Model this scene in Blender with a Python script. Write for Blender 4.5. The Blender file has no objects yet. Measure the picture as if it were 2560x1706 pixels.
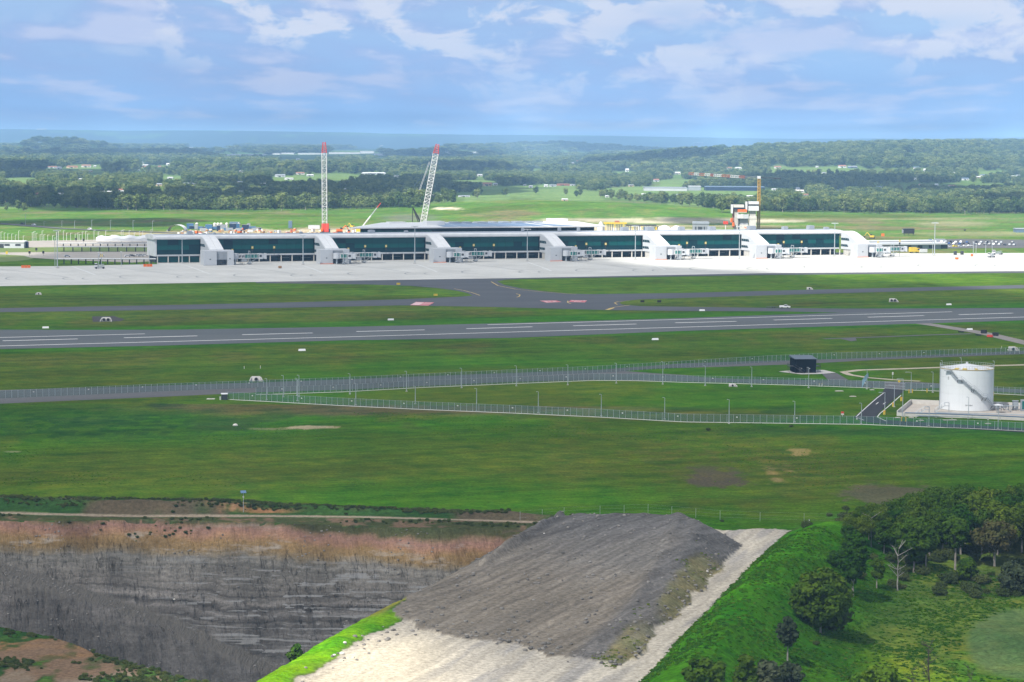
import bpy, math, random
import numpy as np
from mathutils import Vector, Matrix
random.seed(7)
RNG = np.random.RandomState(11)
D = bpy.data
SC = bpy.context.scene
COL = SC.collection

# ------------------------------------------------------------------ camera
FPX, HCAM, HOR, ROLL = 6000.0, 80.0, 350.0, 0.006      # focal length in pixels of the 2560 px frame, height above the airfield
cam_data = D.cameras.new('camera')
cam = D.objects.new('camera', cam_data)
COL.objects.link(cam)
cam_data.sensor_width = 36.0
cam_data.lens = 36.0 * FPX / 2560.0
cam_data.clip_start = 1.0
cam_data.clip_end = 120000.0
cam.location = (0, 0, HCAM)
PITCH = math.atan((853.0 - HOR) / FPX)
CROT = Matrix.Rotation(math.pi / 2 - PITCH, 3, 'X') @ Matrix.Rotation(-ROLL * -1.0, 3, 'Z')
cam.rotation_euler = CROT.to_euler()
SC.camera = cam
RM = np.array(CROT)

# ------------------------------------------------------------------ sun, sky, exposure
SUN_AZ = math.radians(218.0)      # compass-like: direction the light comes from, measured from +Y clockwise
SUN_EL = math.radians(50.0)
SUNV = Vector((math.sin(SUN_AZ) * math.cos(SUN_EL), math.cos(SUN_AZ) * math.cos(SUN_EL), math.sin(SUN_EL)))
sun_data = D.lights.new('sun', 'SUN')
sun_data.energy = 5.0
sun_data.angle = math.radians(0.53)
sun_data.color = (1.0, 0.955, 0.88)
sun = D.objects.new('sun', sun_data)
sun.rotation_euler = (-SUNV).to_track_quat('-Z', 'Y').to_euler()
COL.objects.link(sun)

SC.view_settings.view_transform = 'Standard'
SC.view_settings.look = 'None'
SC.view_settings.gamma = 1.0
SC.view_settings.use_curve_mapping = False
SC.view_settings.exposure = 0.92
SC.render.engine = 'CYCLES'
SC.cycles.use_denoising = True
SC.cycles.max_bounces = 5
SC.cycles.diffuse_bounces = 3
SC.cycles.glossy_bounces = 2
SC.cycles.transparent_max_bounces = 16
SC.cycles.volume_bounces = 0
SC.cycles.sample_clamp_indirect = 3.0

world = D.worlds.new('World')
SC.world = world
world.use_nodes = True
def build_world():
    nt = world.node_tree
    nt.nodes.clear()
    N = nt.nodes.new
    L = nt.links.new
    def math_(op, a, b=None, c=None):
        n = N('ShaderNodeMath'); n.operation = op
        for i, v in enumerate((a, b, c)):
            if v is None: continue
            if isinstance(v, (int, float)): n.inputs[i].default_value = v
            else: L(v, n.inputs[i])
        return n.outputs[0]
    out = N('ShaderNodeOutputWorld'); bg = N('ShaderNodeBackground')
    sky = N('ShaderNodeTexSky'); sky.sky_type = 'NISHITA'; sky.sun_disc = False
    sky.sun_elevation = SUN_EL; sky.sun_rotation = SUN_AZ
    sky.altitude = 100; sky.air_density = 1.1; sky.dust_density = 0.4; sky.ozone_density = 2.5
    tc = N('ShaderNodeTexCoord')
    sep = N('ShaderNodeSeparateXYZ'); L(tc.outputs['Generated'], sep.inputs[0])
    x, y, z = sep.outputs
    # cloud layer on a gently curved shell: clouds shrink and flatten towards the horizon
    zc = math_('MAXIMUM', z, 0.0)
    inv = math_('DIVIDE', 1.0, math_('ADD', zc, 0.055))
    comb = N('ShaderNodeCombineXYZ')
    L(math_('MULTIPLY', x, inv), comb.inputs[0]); L(math_('MULTIPLY', y, inv), comb.inputs[1])
    mp = N('ShaderNodeMapping'); L(comb.outputs[0], mp.inputs[0]); mp.inputs['Scale'].default_value = (2.2, 0.8, 1); mp.inputs['Location'].default_value = (3.7, 1.2, 0)
    n1 = N('ShaderNodeTexNoise'); n1.inputs['Scale'].default_value = 1.0; n1.inputs['Detail'].default_value = 7; n1.inputs['Roughness'].default_value = 0.52
    L(mp.outputs[0], n1.inputs['Vector'])
    # billows: noise in direction space so near cumulus get upright heads
    mp2 = N('ShaderNodeMapping'); L(tc.outputs['Generated'], mp2.inputs[0]); mp2.inputs['Scale'].default_value = (16, 16, 62)
    n2 = N('ShaderNodeTexNoise'); n2.inputs['Scale'].default_value = 1.0; n2.inputs['Detail'].default_value = 6; n2.inputs['Roughness'].default_value = 0.5; n2.inputs['Distortion'].default_value = 0.25
    L(mp2.outputs[0], n2.inputs['Vector'])
    mix = math_('ADD', math_('MULTIPLY', n1.outputs[0], 0.45), math_('MULTIPLY', n2.outputs[0], 0.55))
    # veil: thin broad cloud
    r1 = N('ShaderNodeMapRange'); r1.interpolation_type = 'SMOOTHSTEP'; L(mix, r1.inputs[0]); r1.inputs[1].default_value = 0.40; r1.inputs[2].default_value = 0.60
    r2 = N('ShaderNodeMapRange'); r2.interpolation_type = 'SMOOTHSTEP'; L(mix, r2.inputs[0]); r2.inputs[1].default_value = 0.495; r2.inputs[2].default_value = 0.60
    # far clouds lose contrast with depth of air: fade by elevation
    fade = N('ShaderNodeMapRange'); L(zc, fade.inputs[0]); fade.inputs[1].default_value = 0.0; fade.inputs[2].default_value = 0.06; fade.inputs[3].default_value = 0.65; fade.inputs[4].default_value = 1.0
    puff = math_('MULTIPLY', r2.outputs[0], fade.outputs[0])
    # heaped cumulus a few degrees up: crisp lumpy tops, in groups, with blue gaps between the groups
    mp3 = N('ShaderNodeMapping'); L(tc.outputs['Generated'], mp3.inputs[0]); mp3.inputs['Scale'].default_value = (32, 32, 62); mp3.inputs['Location'].default_value = (4.3, 1.1, .35)
    n3 = N('ShaderNodeTexNoise'); n3.inputs['Scale'].default_value = 1.0; n3.inputs['Detail'].default_value = 9; n3.inputs['Roughness'].default_value = 0.56; n3.inputs['Distortion'].default_value = 0.35
    L(mp3.outputs[0], n3.inputs['Vector'])
    mp4 = N('ShaderNodeMapping'); L(tc.outputs['Generated'], mp4.inputs[0]); mp4.inputs['Scale'].default_value = (7, 7, 26); mp4.inputs['Location'].default_value = (1.35, 2.0, .2)
    n4 = N('ShaderNodeTexNoise'); n4.inputs['Scale'].default_value = 1.0; n4.inputs['Detail'].default_value = 2; L(mp4.outputs[0], n4.inputs['Vector'])
    grp = N('ShaderNodeMapRange'); grp.interpolation_type = 'SMOOTHSTEP'; L(math_('ADD', n4.outputs[0], math_('MULTIPLY', x, .55)), grp.inputs[0]); grp.inputs[1].default_value = 0.40; grp.inputs[2].default_value = 0.58
    gap = N('ShaderNodeMapRange'); gap.interpolation_type = 'SMOOTHSTEP'; L(n4.outputs[0], gap.inputs[0]); gap.inputs[1].default_value = 0.34; gap.inputs[2].default_value = 0.50; gap.inputs[3].default_value = 0.35; gap.inputs[4].default_value = 1.0
    r3 = N('ShaderNodeMapRange'); r3.interpolation_type = 'SMOOTHSTEP'; L(n3.outputs[0], r3.inputs[0]); r3.inputs[1].default_value = 0.48; r3.inputs[2].default_value = 0.58
    up = N('ShaderNodeMapRange'); L(zc, up.inputs[0]); up.inputs[1].default_value = 0.012; up.inputs[2].default_value = 0.042; up.inputs[3].default_value = 0.12; up.inputs[4].default_value = 1.0
    heap3 = math_('MULTIPLY', math_('MULTIPLY', r3.outputs[0], grp.outputs[0]), up.outputs[0])
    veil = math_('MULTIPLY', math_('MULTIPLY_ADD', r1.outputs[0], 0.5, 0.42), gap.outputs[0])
    tint = N('ShaderNodeMixRGB'); tint.blend_type = 'MULTIPLY'; tint.inputs[0].default_value = 1.0
    L(sky.outputs[0], tint.inputs[1]); tint.inputs[2].default_value = SKY_TINT
    # the light at the horizon is evened out and blue (thick clean air), above it the true sky
    hz = N('ShaderNodeMapRange'); hz.interpolation_type = 'SMOOTHSTEP'; L(zc, hz.inputs[0]); hz.inputs[1].default_value = 0.0; hz.inputs[2].default_value = 0.16; hz.inputs[3].default_value = 0.92; hz.inputs[4].default_value = 0.0
    mh = N('ShaderNodeMixRGB'); L(hz.outputs[0], mh.inputs[0]); L(tint.outputs[0], mh.inputs[1]); mh.inputs[2].default_value = SKY_LOW
    # above the view the cloud veil is whitened, added to cut blue ambient light
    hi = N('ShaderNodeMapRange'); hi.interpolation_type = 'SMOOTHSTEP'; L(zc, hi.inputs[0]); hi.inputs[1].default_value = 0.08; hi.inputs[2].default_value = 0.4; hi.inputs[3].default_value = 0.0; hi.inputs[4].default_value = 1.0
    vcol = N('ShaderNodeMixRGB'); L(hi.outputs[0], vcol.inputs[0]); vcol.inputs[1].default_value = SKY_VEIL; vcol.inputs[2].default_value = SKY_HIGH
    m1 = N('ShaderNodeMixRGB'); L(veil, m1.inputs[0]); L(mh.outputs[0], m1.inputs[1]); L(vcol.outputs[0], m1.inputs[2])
    m2 = N('ShaderNodeMixRGB'); L(puff, m2.inputs[0]); L(m1.outputs[0], m2.inputs[1]); m2.inputs[2].default_value = SKY_PUFF
    m3 = N('ShaderNodeMixRGB'); L(heap3, m3.inputs[0]); L(m2.outputs[0], m3.inputs[1]); m3.inputs[2].default_value = SKY_HEAP
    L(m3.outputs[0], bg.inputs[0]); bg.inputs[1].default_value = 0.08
    L(bg.outputs[0], out.inputs[0])
SKY_TINT = (1.0, 1.0, 1.0, 1)
SKY_LOW = (1.35, 3.05, 6.1, 1)
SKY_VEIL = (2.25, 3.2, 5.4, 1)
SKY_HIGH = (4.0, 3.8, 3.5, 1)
SKY_HEAP = (4.5, 4.95, 6.0, 1)
SKY_PUFF = (3.7, 4.3, 5.9, 1)
build_world()

# ------------------------------------------------------------------ pixel <-> place helpers
def G(px, py, z=0.0):
    v = RM @ np.array([(px - 1280.0) / FPX, -(py - 853.0) / FPX, -1.0])
    t = (z - HCAM) / v[2]
    return Vector((v[0] * t, v[1] * t, z))
def P(X, Y, Z):
    """world -> photo pixels; works on arrays"""
    dx, dy, dz = X, Y, Z - HCAM
    cx = RM[0][0] * dx + RM[1][0] * dy + RM[2][0] * dz
    cy = RM[0][1] * dx + RM[1][1] * dy + RM[2][1] * dz
    cz = -(RM[0][2] * dx + RM[1][2] * dy + RM[2][2] * dz)
    return 1280.0 + FPX * cx / cz, 853.0 - FPX * cy / cz
def height_of(pxb, pyb, pyt, z=0.0):
    b = G(pxb, pyb, z)
    return (pyb - pyt) / FPX * (b.y)

# ------------------------------------------------------------------ noise in numpy
def _h(ix, iy, s):
    n = (ix * 374761393 + iy * 668265263 + s * 974634777) & 0xFFFFFFFF
    n = ((n ^ (n >> 13)) * 1274126177) & 0xFFFFFFFF
    n = n ^ (n >> 16)
    return (n & 0xFFFFFF) / float(0xFFFFFF)
def vnoise(x, y, s=0):
    x = np.asarray(x, float); y = np.asarray(y, float)
    ix = np.floor(x).astype(np.int64); iy = np.floor(y).astype(np.int64)
    fx = x - ix; fy = y - iy
    fx = fx * fx * (3 - 2 * fx); fy = fy * fy * (3 - 2 * fy)
    a = _h(ix, iy, s); b = _h(ix + 1, iy, s); c = _h(ix, iy + 1, s); d = _h(ix + 1, iy + 1, s)
    return (a * (1 - fx) + b * fx) * (1 - fy) + (c * (1 - fx) + d * fx) * fy
def fbm(x, y, s=0, o=4, g=0.5):
    t = 0; a = 1; n = 0
    for k in range(o):
        t = t + a * vnoise(x, y, s + k * 17); n += a
        a *= g; x = x * 2.03 + 11.3; y = y * 2.03 + 7.7
    return t / n
def sst(a, b, x):
    t = np.clip((x - a) / (b - a), 0, 1)
    return t * t * (3 - 2 * t)

# ------------------------------------------------------------------ mesh and object helpers
def link(o, parent=None):
    COL.objects.link(o)
    if parent is not None: o.parent = parent
    return o
def tag(o, label=None, cat=None, group=None, kind=None):
    if label: o['label'] = label
    if cat: o['category'] = cat
    if group: o['group'] = group
    if kind: o['kind'] = kind
    return o
def empty(name, loc, rz=0.0, label=None, cat=None, group=None):
    o = D.objects.new(name, None); o.location = loc; o.rotation_euler = (0, 0, rz)
    o.empty_display_size = 0.5
    link(o)
    return tag(o, label, cat, group)
class MB:
    def __init__(s): s.v = []; s.f = []; s.m = []; s.k = 0
    def mat(s, k): s.k = k; return s
    def add(s, vs, fs):
        b = len(s.v); s.v += [tuple(p) for p in vs]
        for f in fs: s.f.append(tuple(b + i for i in f)); s.m.append(s.k)
        return s
    def box(s, x0, x1, y0, y1, z0, z1):
        return s.add([(x0,y0,z0),(x1,y0,z0),(x1,y1,z0),(x0,y1,z0),(x0,y0,z1),(x1,y0,z1),(x1,y1,z1),(x0,y1,z1)],
                     [(0,3,2,1),(4,5,6,7),(0,1,5,4),(1,2,6,5),(2,3,7,6),(3,0,4,7)])
    def hexa(s, p):   # 8 points, bottom ring then top ring
        return s.add(p, [(0,3,2,1),(4,5,6,7),(0,1,5,4),(1,2,6,5),(2,3,7,6),(3,0,4,7)])
    def prism(s, pts, z0, z1):
        n = len(pts)
        v = [(p[0],p[1],z0) for p in pts] + [(p[0],p[1],z1) for p in pts]
        return s.add(v, [tuple(range(n))[::-1], tuple(range(n, 2*n))] + [(i,(i+1)%n,n+(i+1)%n,n+i) for i in range(n)])
    def extr(s, prof, x0, x1):   # profile in (y,z) swept along x
        n = len(prof)
        v = [(x0,p[0],p[1]) for p in prof] + [(x1,p[0],p[1]) for p in prof]
        return s.add(v, [tuple(range(n)), tuple(range(n, 2*n))[::-1]] + [(i,n+i,n+(i+1)%n,(i+1)%n) for i in range(n)])
    def tube(s, p, q, r, n=6, r2=None, caps=True):
        p = Vector(p); q = Vector(q); d = (q - p)
        if d.length < 1e-6: return s
        d.normalize()
        a = d.orthogonal().normalized(); b = d.cross(a)
        r2 = r if r2 is None else r2
        v = []
        for c, rr in ((p, r), (q, r2)):
            for i in range(n):
                t = 2 * math.pi * (i + .5) / n
                v.append(c + (a * math.cos(t) + b * math.sin(t)) * rr)
        f = [(i,(i+1)%n,n+(i+1)%n,n+i) for i in range(n)]
        if caps: f += [tuple(range(n))[::-1], tuple(range(n, 2*n))]
        return s.add(v, f)
    def ring(s, c, r, z, rad, n=32, k=4):
        for i in range(n):
            a = 2*math.pi*i/n; b = 2*math.pi*(i+1)/n
            s.tube((c[0]+r*math.cos(a), c[1]+r*math.sin(a), z), (c[0]+r*math.cos(b), c[1]+r*math.sin(b), z), rad, k, caps=False)
        return s
    def blob(s, c, rx, ry, rz, n=10, m=6, jit=0.0, seed=0, flat=False):
        rn = random.Random(seed); v = []; f = []
        for j in range(m + 1):
            ph = math.pi * j / m
            for i in range(n):
                th = 2*math.pi*i/n
                q = 1 + rn.uniform(-jit, jit)
                zz = math.cos(ph) * rz * q
                if flat: zz = max(zz, -rz*0.15)
                v.append((c[0]+rx*math.sin(ph)*math.cos(th)*q, c[1]+ry*math.sin(ph)*math.sin(th)*q, c[2]+zz))
        for j in range(m):
            for i in range(n):
                f.append((j*n+i, (j+1)*n+i, (j+1)*n+(i+1)%n, j*n+(i+1)%n))
        return s.add(v, f)
    def truss(s, p, q, w, h=None, bays=10, r=0.12, side=None, cr=None):
        """square lattice boom from p to q"""
        p = Vector(p); q = Vector(q); h = h or w; d = (q-p).normalized()
        a = Vector(side).normalized() if side else (d.cross(Vector((0,0,1))) if abs(d.z) < .98 else Vector((1,0,0))).normalized()
        a = (a - d * a.dot(d)).normalized(); b = d.cross(a)
        cr = cr or r * .6
        cs = [(-w/2,-h/2),(w/2,-h/2),(w/2,h/2),(-w/2,h/2)]
        P_ = lambda t, c: p.lerp(q, t) + a*c[0] + b*c[1]
        for c in cs: s.tube(P_(0,c), P_(1,c), r, 4)
        for i in range(bays):
            t0 = i/bays; t1 = (i+1)/bays
            for k in range(4):
                c0, c1 = cs[k], cs[(k+1)%4]
                if i % 2: c0, c1 = c1, c0
                s.tube(P_(t0,c0), P_(t1,c1), cr, 3, caps=False)
                s.tube(P_(t0,c0), P_(t0,c1), cr, 3, caps=False)
        return s
    def mesh(s, name, mats):
        me = D.meshes.new(name)
        me.from_pydata(s.v, [], s.f)
        for m in (mats if isinstance(mats, (list, tuple)) else [mats]): me.materials.append(m)
        if len(me.materials) > 1: me.polygons.foreach_set('material_index', s.m)
        me.update()
        return me
    def obj(s, name, mats, parent=None, world=False):
        """links one mesh object. world=True: the vertices are in world coordinates and the parent has a place of its own"""
        me = s.mesh(name, mats)
        o = D.objects.new(name, me)
        link(o, parent)
        if world and parent is not None:
            M = Matrix.LocRotScale(parent.location, parent.rotation_euler, None)
            me.transform(M.inverted())
        return o
def mobj(name, me, parent=None, loc=(0,0,0), rz=0.0, scale=None):
    o = D.objects.new(name, me); o.location = loc; o.rotation_euler = (0,0,rz)
    if scale is not None: o.scale = scale if hasattr(scale, '__len__') else (scale,)*3
    return link(o, parent)
def copy_tree(o, parent=None):
    c = o.copy(); COL.objects.link(c)
    c.parent = parent
    for ch in list(o.children): copy_tree(ch, c)
    return c
_ones = ['zeroth','first','second','third','fourth','fifth','sixth','seventh','eighth','ninth','tenth','eleventh','twelfth','thirteenth','fourteenth','fifteenth','sixteenth','seventeenth','eighteenth','nineteenth']
_tens = {2:('twentieth','twenty'),3:('thirtieth','thirty'),4:('fortieth','forty'),5:('fiftieth','fifty'),6:('sixtieth','sixty'),7:('seventieth','seventy'),8:('eightieth','eighty'),9:('ninetieth','ninety')}
def ordw(n):
    if n < 20: return _ones[n]
    if n < 100: return _tens[n//10][0] if n % 10 == 0 else _tens[n//10][1] + '-' + _ones[n % 10]
    return 'hundred-and-' + ordw(n - 100) if n % 100 else 'hundredth'

# ------------------------------------------------------------------ materials
def noise_mat(name, col, col2=None, scale=1.0, rough=0.7, metal=0.0, detail=4, spec=0.3, bump=0.0, rand=0.0, coat=0.0, transl=0.0, alpha=1.0, stretch=(1,1,1)):
    m = D.materials.new(name); m.use_nodes = True
    nt = m.node_tree; b = nt.nodes['Principled BSDF']; out = nt.nodes['Material Output']
    N = nt.nodes.new; L = nt.links.new
    col2 = col2 or tuple(c * 0.82 for c in col)
    tc = N('ShaderNodeTexCoord'); mp = N('ShaderNodeMapping'); mp.inputs['Scale'].default_value = stretch
    L(tc.outputs['Object'], mp.inputs[0])
    n = N('ShaderNodeTexNoise'); n.inputs['Scale'].default_value = scale; n.inputs['Detail'].default_value = detail
    L(mp.outputs[0], n.inputs['Vector'])
    r = N('ShaderNodeMapRange'); L(n.outputs[0], r.inputs[0]); r.inputs[1].default_value = 0.3; r.inputs[2].default_value = 0.7
    mx = N('ShaderNodeMixRGB'); L(r.outputs[0], mx.inputs[0]); mx.inputs[1].default_value = (*col, 1); mx.inputs[2].default_value = (*col2, 1)
    src = mx.outputs[0]
    if rand > 0:
        oi = N('ShaderNodeObjectInfo'); hs = N('ShaderNodeHueSaturation')
        rr = N('ShaderNodeMapRange'); L(oi.outputs['Random'], rr.inputs[0]); rr.inputs[3].default_value = 1 - rand; rr.inputs[4].default_value = 1 + rand
        L(rr.outputs[0], hs.inputs['Value']); L(src, hs.inputs['Color']); src = hs.outputs[0]
    L(src, b.inputs['Base Color'])
    b.inputs['Roughness'].default_value = rough; b.inputs['Metallic'].default_value = metal
    b.inputs['Specular IOR Level'].default_value = spec
    if coat: b.inputs['Coat Weight'].default_value = coat
    if bump:
        bp = N('ShaderNodeBump'); bp.inputs['Strength'].default_value = bump; L(n.outputs[0], bp.inputs['Height']); L(bp.outputs[0], b.inputs['Normal'])
    if transl > 0:
        t = N('ShaderNodeBsdfTranslucent'); ms = N('ShaderNodeMixShader'); ms.inputs[0].default_value = transl
        L(src, t.inputs[0]); L(b.outputs[0], ms.inputs[1]); L(t.outputs[0], ms.inputs[2]); L(ms.outputs[0], out.inputs[0])
    if alpha < 1: b.inputs['Alpha'].default_value = alpha
    return m
M = {}
M['white'] = noise_mat('white_paint', (.64,.65,.65), (.55,.56,.57), .25, .45)
M['whitewall'] = noise_mat('white_cladding', (.50,.52,.54), (.43,.45,.47), .12, .4)
M['roofgrey'] = noise_mat('pale_metal_roof', (.36,.39,.42), (.28,.31,.35), .08, .4, .2)
M['grey'] = noise_mat('mid_grey_metal', (.3,.32,.34), (.24,.26,.28), .4, .5, .1)
M['dark'] = noise_mat('dark_steel', (.05,.055,.06), (.035,.04,.045), .6, .5)
M['black'] = noise_mat('black_rubber', (.015,.015,.017), (.025,.025,.025), 2., .8)
M['galv'] = noise_mat('galvanised_steel', (.42,.46,.48), (.34,.38,.40), .6, .5, .3)
M['yellow'] = noise_mat('yellow_paint', (.62,.45,.04), (.52,.36,.04), .8, .5)
M['orange'] = noise_mat('orange_paint', (.75,.16,.02), (.62,.12,.02), .8, .55)
M['red'] = noise_mat('red_paint', (.62,.06,.03), (.5,.05,.03), .8, .55)
M['blue'] = noise_mat('blue_paint', (.06,.15,.28), (.05,.12,.22), .8, .5)
M['navy'] = noise_mat('navy_paint', (.015,.03,.07), (.02,.035,.07), .8, .5)
M['concrete'] = noise_mat('concrete', (.46,.45,.42), (.36,.35,.33), .5, .85, bump=.1)
M['palecon'] = noise_mat('pale_concrete', (.6,.58,.53), (.5,.48,.44), .6, .85)
M['teal'] = noise_mat('teal_glass', (.001,.075,.066), (.001,.050,.058), .05, .15, 0, 2, .12)
M['tealdark'] = noise_mat('dark_teal_glass', (.001,.030,.036), (.001,.022,.030), .05, .15, 0, 2, .12)
M['greenglass'] = noise_mat('green_glass', (.02,.16,.14), (.01,.1,.1), .3, .1, 0, 2, .5)
M['solar'] = noise_mat('blue_solar_roof', (.08,.15,.26), (.12,.2,.32), .06, .3, 0, 3, .5)
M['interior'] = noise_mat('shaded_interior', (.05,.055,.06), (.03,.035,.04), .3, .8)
M['tan'] = noise_mat('tan_render', (.5,.38,.24), (.42,.32,.2), .3, .8, rand=.15)
M['redroof'] = noise_mat('terracotta_roof', (.32,.14,.09), (.25,.1,.07), .5, .8, rand=.2)
M['wood'] = noise_mat('timber', (.35,.2,.09), (.26,.14,.06), .8, .8)
# ================================================================== TERRAIN
def Wl(pts, z=0.0): return [tuple(G(p[0], p[1], z))[:2] for p in pts]
def linedist(X, Y, pts):
    """distance to polyline, and sign (+ = right of the direction of travel)"""
    best = np.full(X.shape, 1e9); side = np.zeros(X.shape)
    for (ax, ay), (bx, by) in zip(pts[:-1], pts[1:]):
        dx, dy = bx-ax, by-ay; L2 = dx*dx+dy*dy
        t = np.clip(((X-ax)*dx+(Y-ay)*dy)/L2, 0, 1)
        ex = X-(ax+t*dx); ey = Y-(ay+t*dy)
        d = np.hypot(ex, ey); cr = -(dx*(Y-ay)-dy*(X-ax))
        m = d < best
        best = np.where(m, d, best); side = np.where(m, np.sign(cr), side)
    return best, side
OPEN = [(50,450,44,7),(430,446,28,5),(230,417,60,4),(600,392,60,6),(800,391,170,5.5),(755,409,38,4.5),(840,441,62,7),(935,437,28,4),(735,448,60,8),(1240,474,42,8),(1350,470,90,8),(1420,482,90,6),(1620,474,110,7),(1850,474,130,6),
        (1560,433,34,3),(1450,388,44,4.5),(1670,400,28,4),(1950,421,34,4),(2070,421,90,4),(2290,388,40,2.5),(2130,470,20,3),(20,500,30,5),(130,495,26,6),(1730,494,60,4),(400,418,40,3),(1180,455,60,4),(1000,374,120,3),(2480,430,40,3),(550,372,90,3),(900,377,80,3),(1700,452,50,3),(240,441,20,3), (1200,487,40,3)]
def open_mask(px, py, Y, cx, cy, rx, ry):
    # a clearing, and the low ground in front of it over which it is seen
    hp = 11*FPX/np.maximum(Y, 500)
    yy = np.where(py > cy, np.maximum(py-cy-hp*.9, 0), py-cy)
    d = ((px-cx)/rx)**2+(yy/ry)**2
    return sst(1.15, .85, d)
def inpoly(X, Y, pts):
    c = np.zeros(X.shape, bool); n = len(pts)
    for i in range(n):
        x0, y0 = pts[i]; x1, y1 = pts[(i+1) % n]
        if y0 == y1: continue
        k = ((y0 > Y) != (y1 > Y)) & (X < (x1-x0)*(Y-y0)/(y1-y0)+x0)
        c ^= k
    return c
FAR_RIM = Wl([(-700,1297),(-200,1300),(0,1303),(350,1300),(650,1306),(1000,1319),(1333,1322)])
RIGHT_RIM = Wl([(1345,1312),(1197,1404),(1080,1470),(957,1523),(860,1575),(762,1632),(642,1706),(560,1790)])
NEAR_RIM = Wl([(-700,1470),(-300,1520),(0,1566),(120,1588),(270,1642),(420,1684),(560,1712),(640,1760)])
TRACK = Wl([(-500,1282),(0,1284),(330,1292),(420,1292),(640,1291),(900,1293),(1150,1300),(1345,1306)])
PIT = FAR_RIM + RIGHT_RIM + NEAR_RIM[::-1]
BERM = Wl([(2020,1302),(1958,1338),(1893,1398),(1795,1496),(1697,1599),(1599,1706),(1500,1820)])
HEAP_R = [(G(1752,1312).x, G(1752,1312).y)] + Wl([(1858,1362),(1780,1443),(1712,1522),(1617,1608),(1537,1672)])
HEAP_BACK = Wl([(1333,1320),(1500,1326),(1752,1326),(1858,1362)])
HEAP_TOE = Wl([(985,1600),(1075,1580),(1170,1602),(1290,1606),(1360,1640),(1458,1655),(1537,1672)])
HEAP = Wl([(1345,1312),(1500,1326),(1700,1330),(1858,1362),(1780,1443),(1712,1522),(1617,1608),(1537,1672),(1458,1655),(1360,1640),(1290,1606),(1170,1602),(1075,1580),(1010,1560),(990,1520),(1080,1470),(1197,1404)])
PITD = 40.0
def heap_in(x, y):
    wx = (fbm(x*.16, y*.16, 151, 4)-.5)*5.0; wy = (fbm(x*.16, y*.16, 157, 4)-.5)*9.0
    k = sst(470, 440, y)
    return inpoly(x+wx*k, y+wy*k, HEAP)
def smin(a, b, k):
    h = np.clip(.5+.5*(b-a)/k, 0, 1)
    return b*(1-h)+a*h-k*h*(1-h)
SKYL = [(-1500,326),(0,324),(640,328),(1280,338),(1600,342),(1900,347),(2300,348),(2440,344),(2560,343),(4000,340)]
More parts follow.
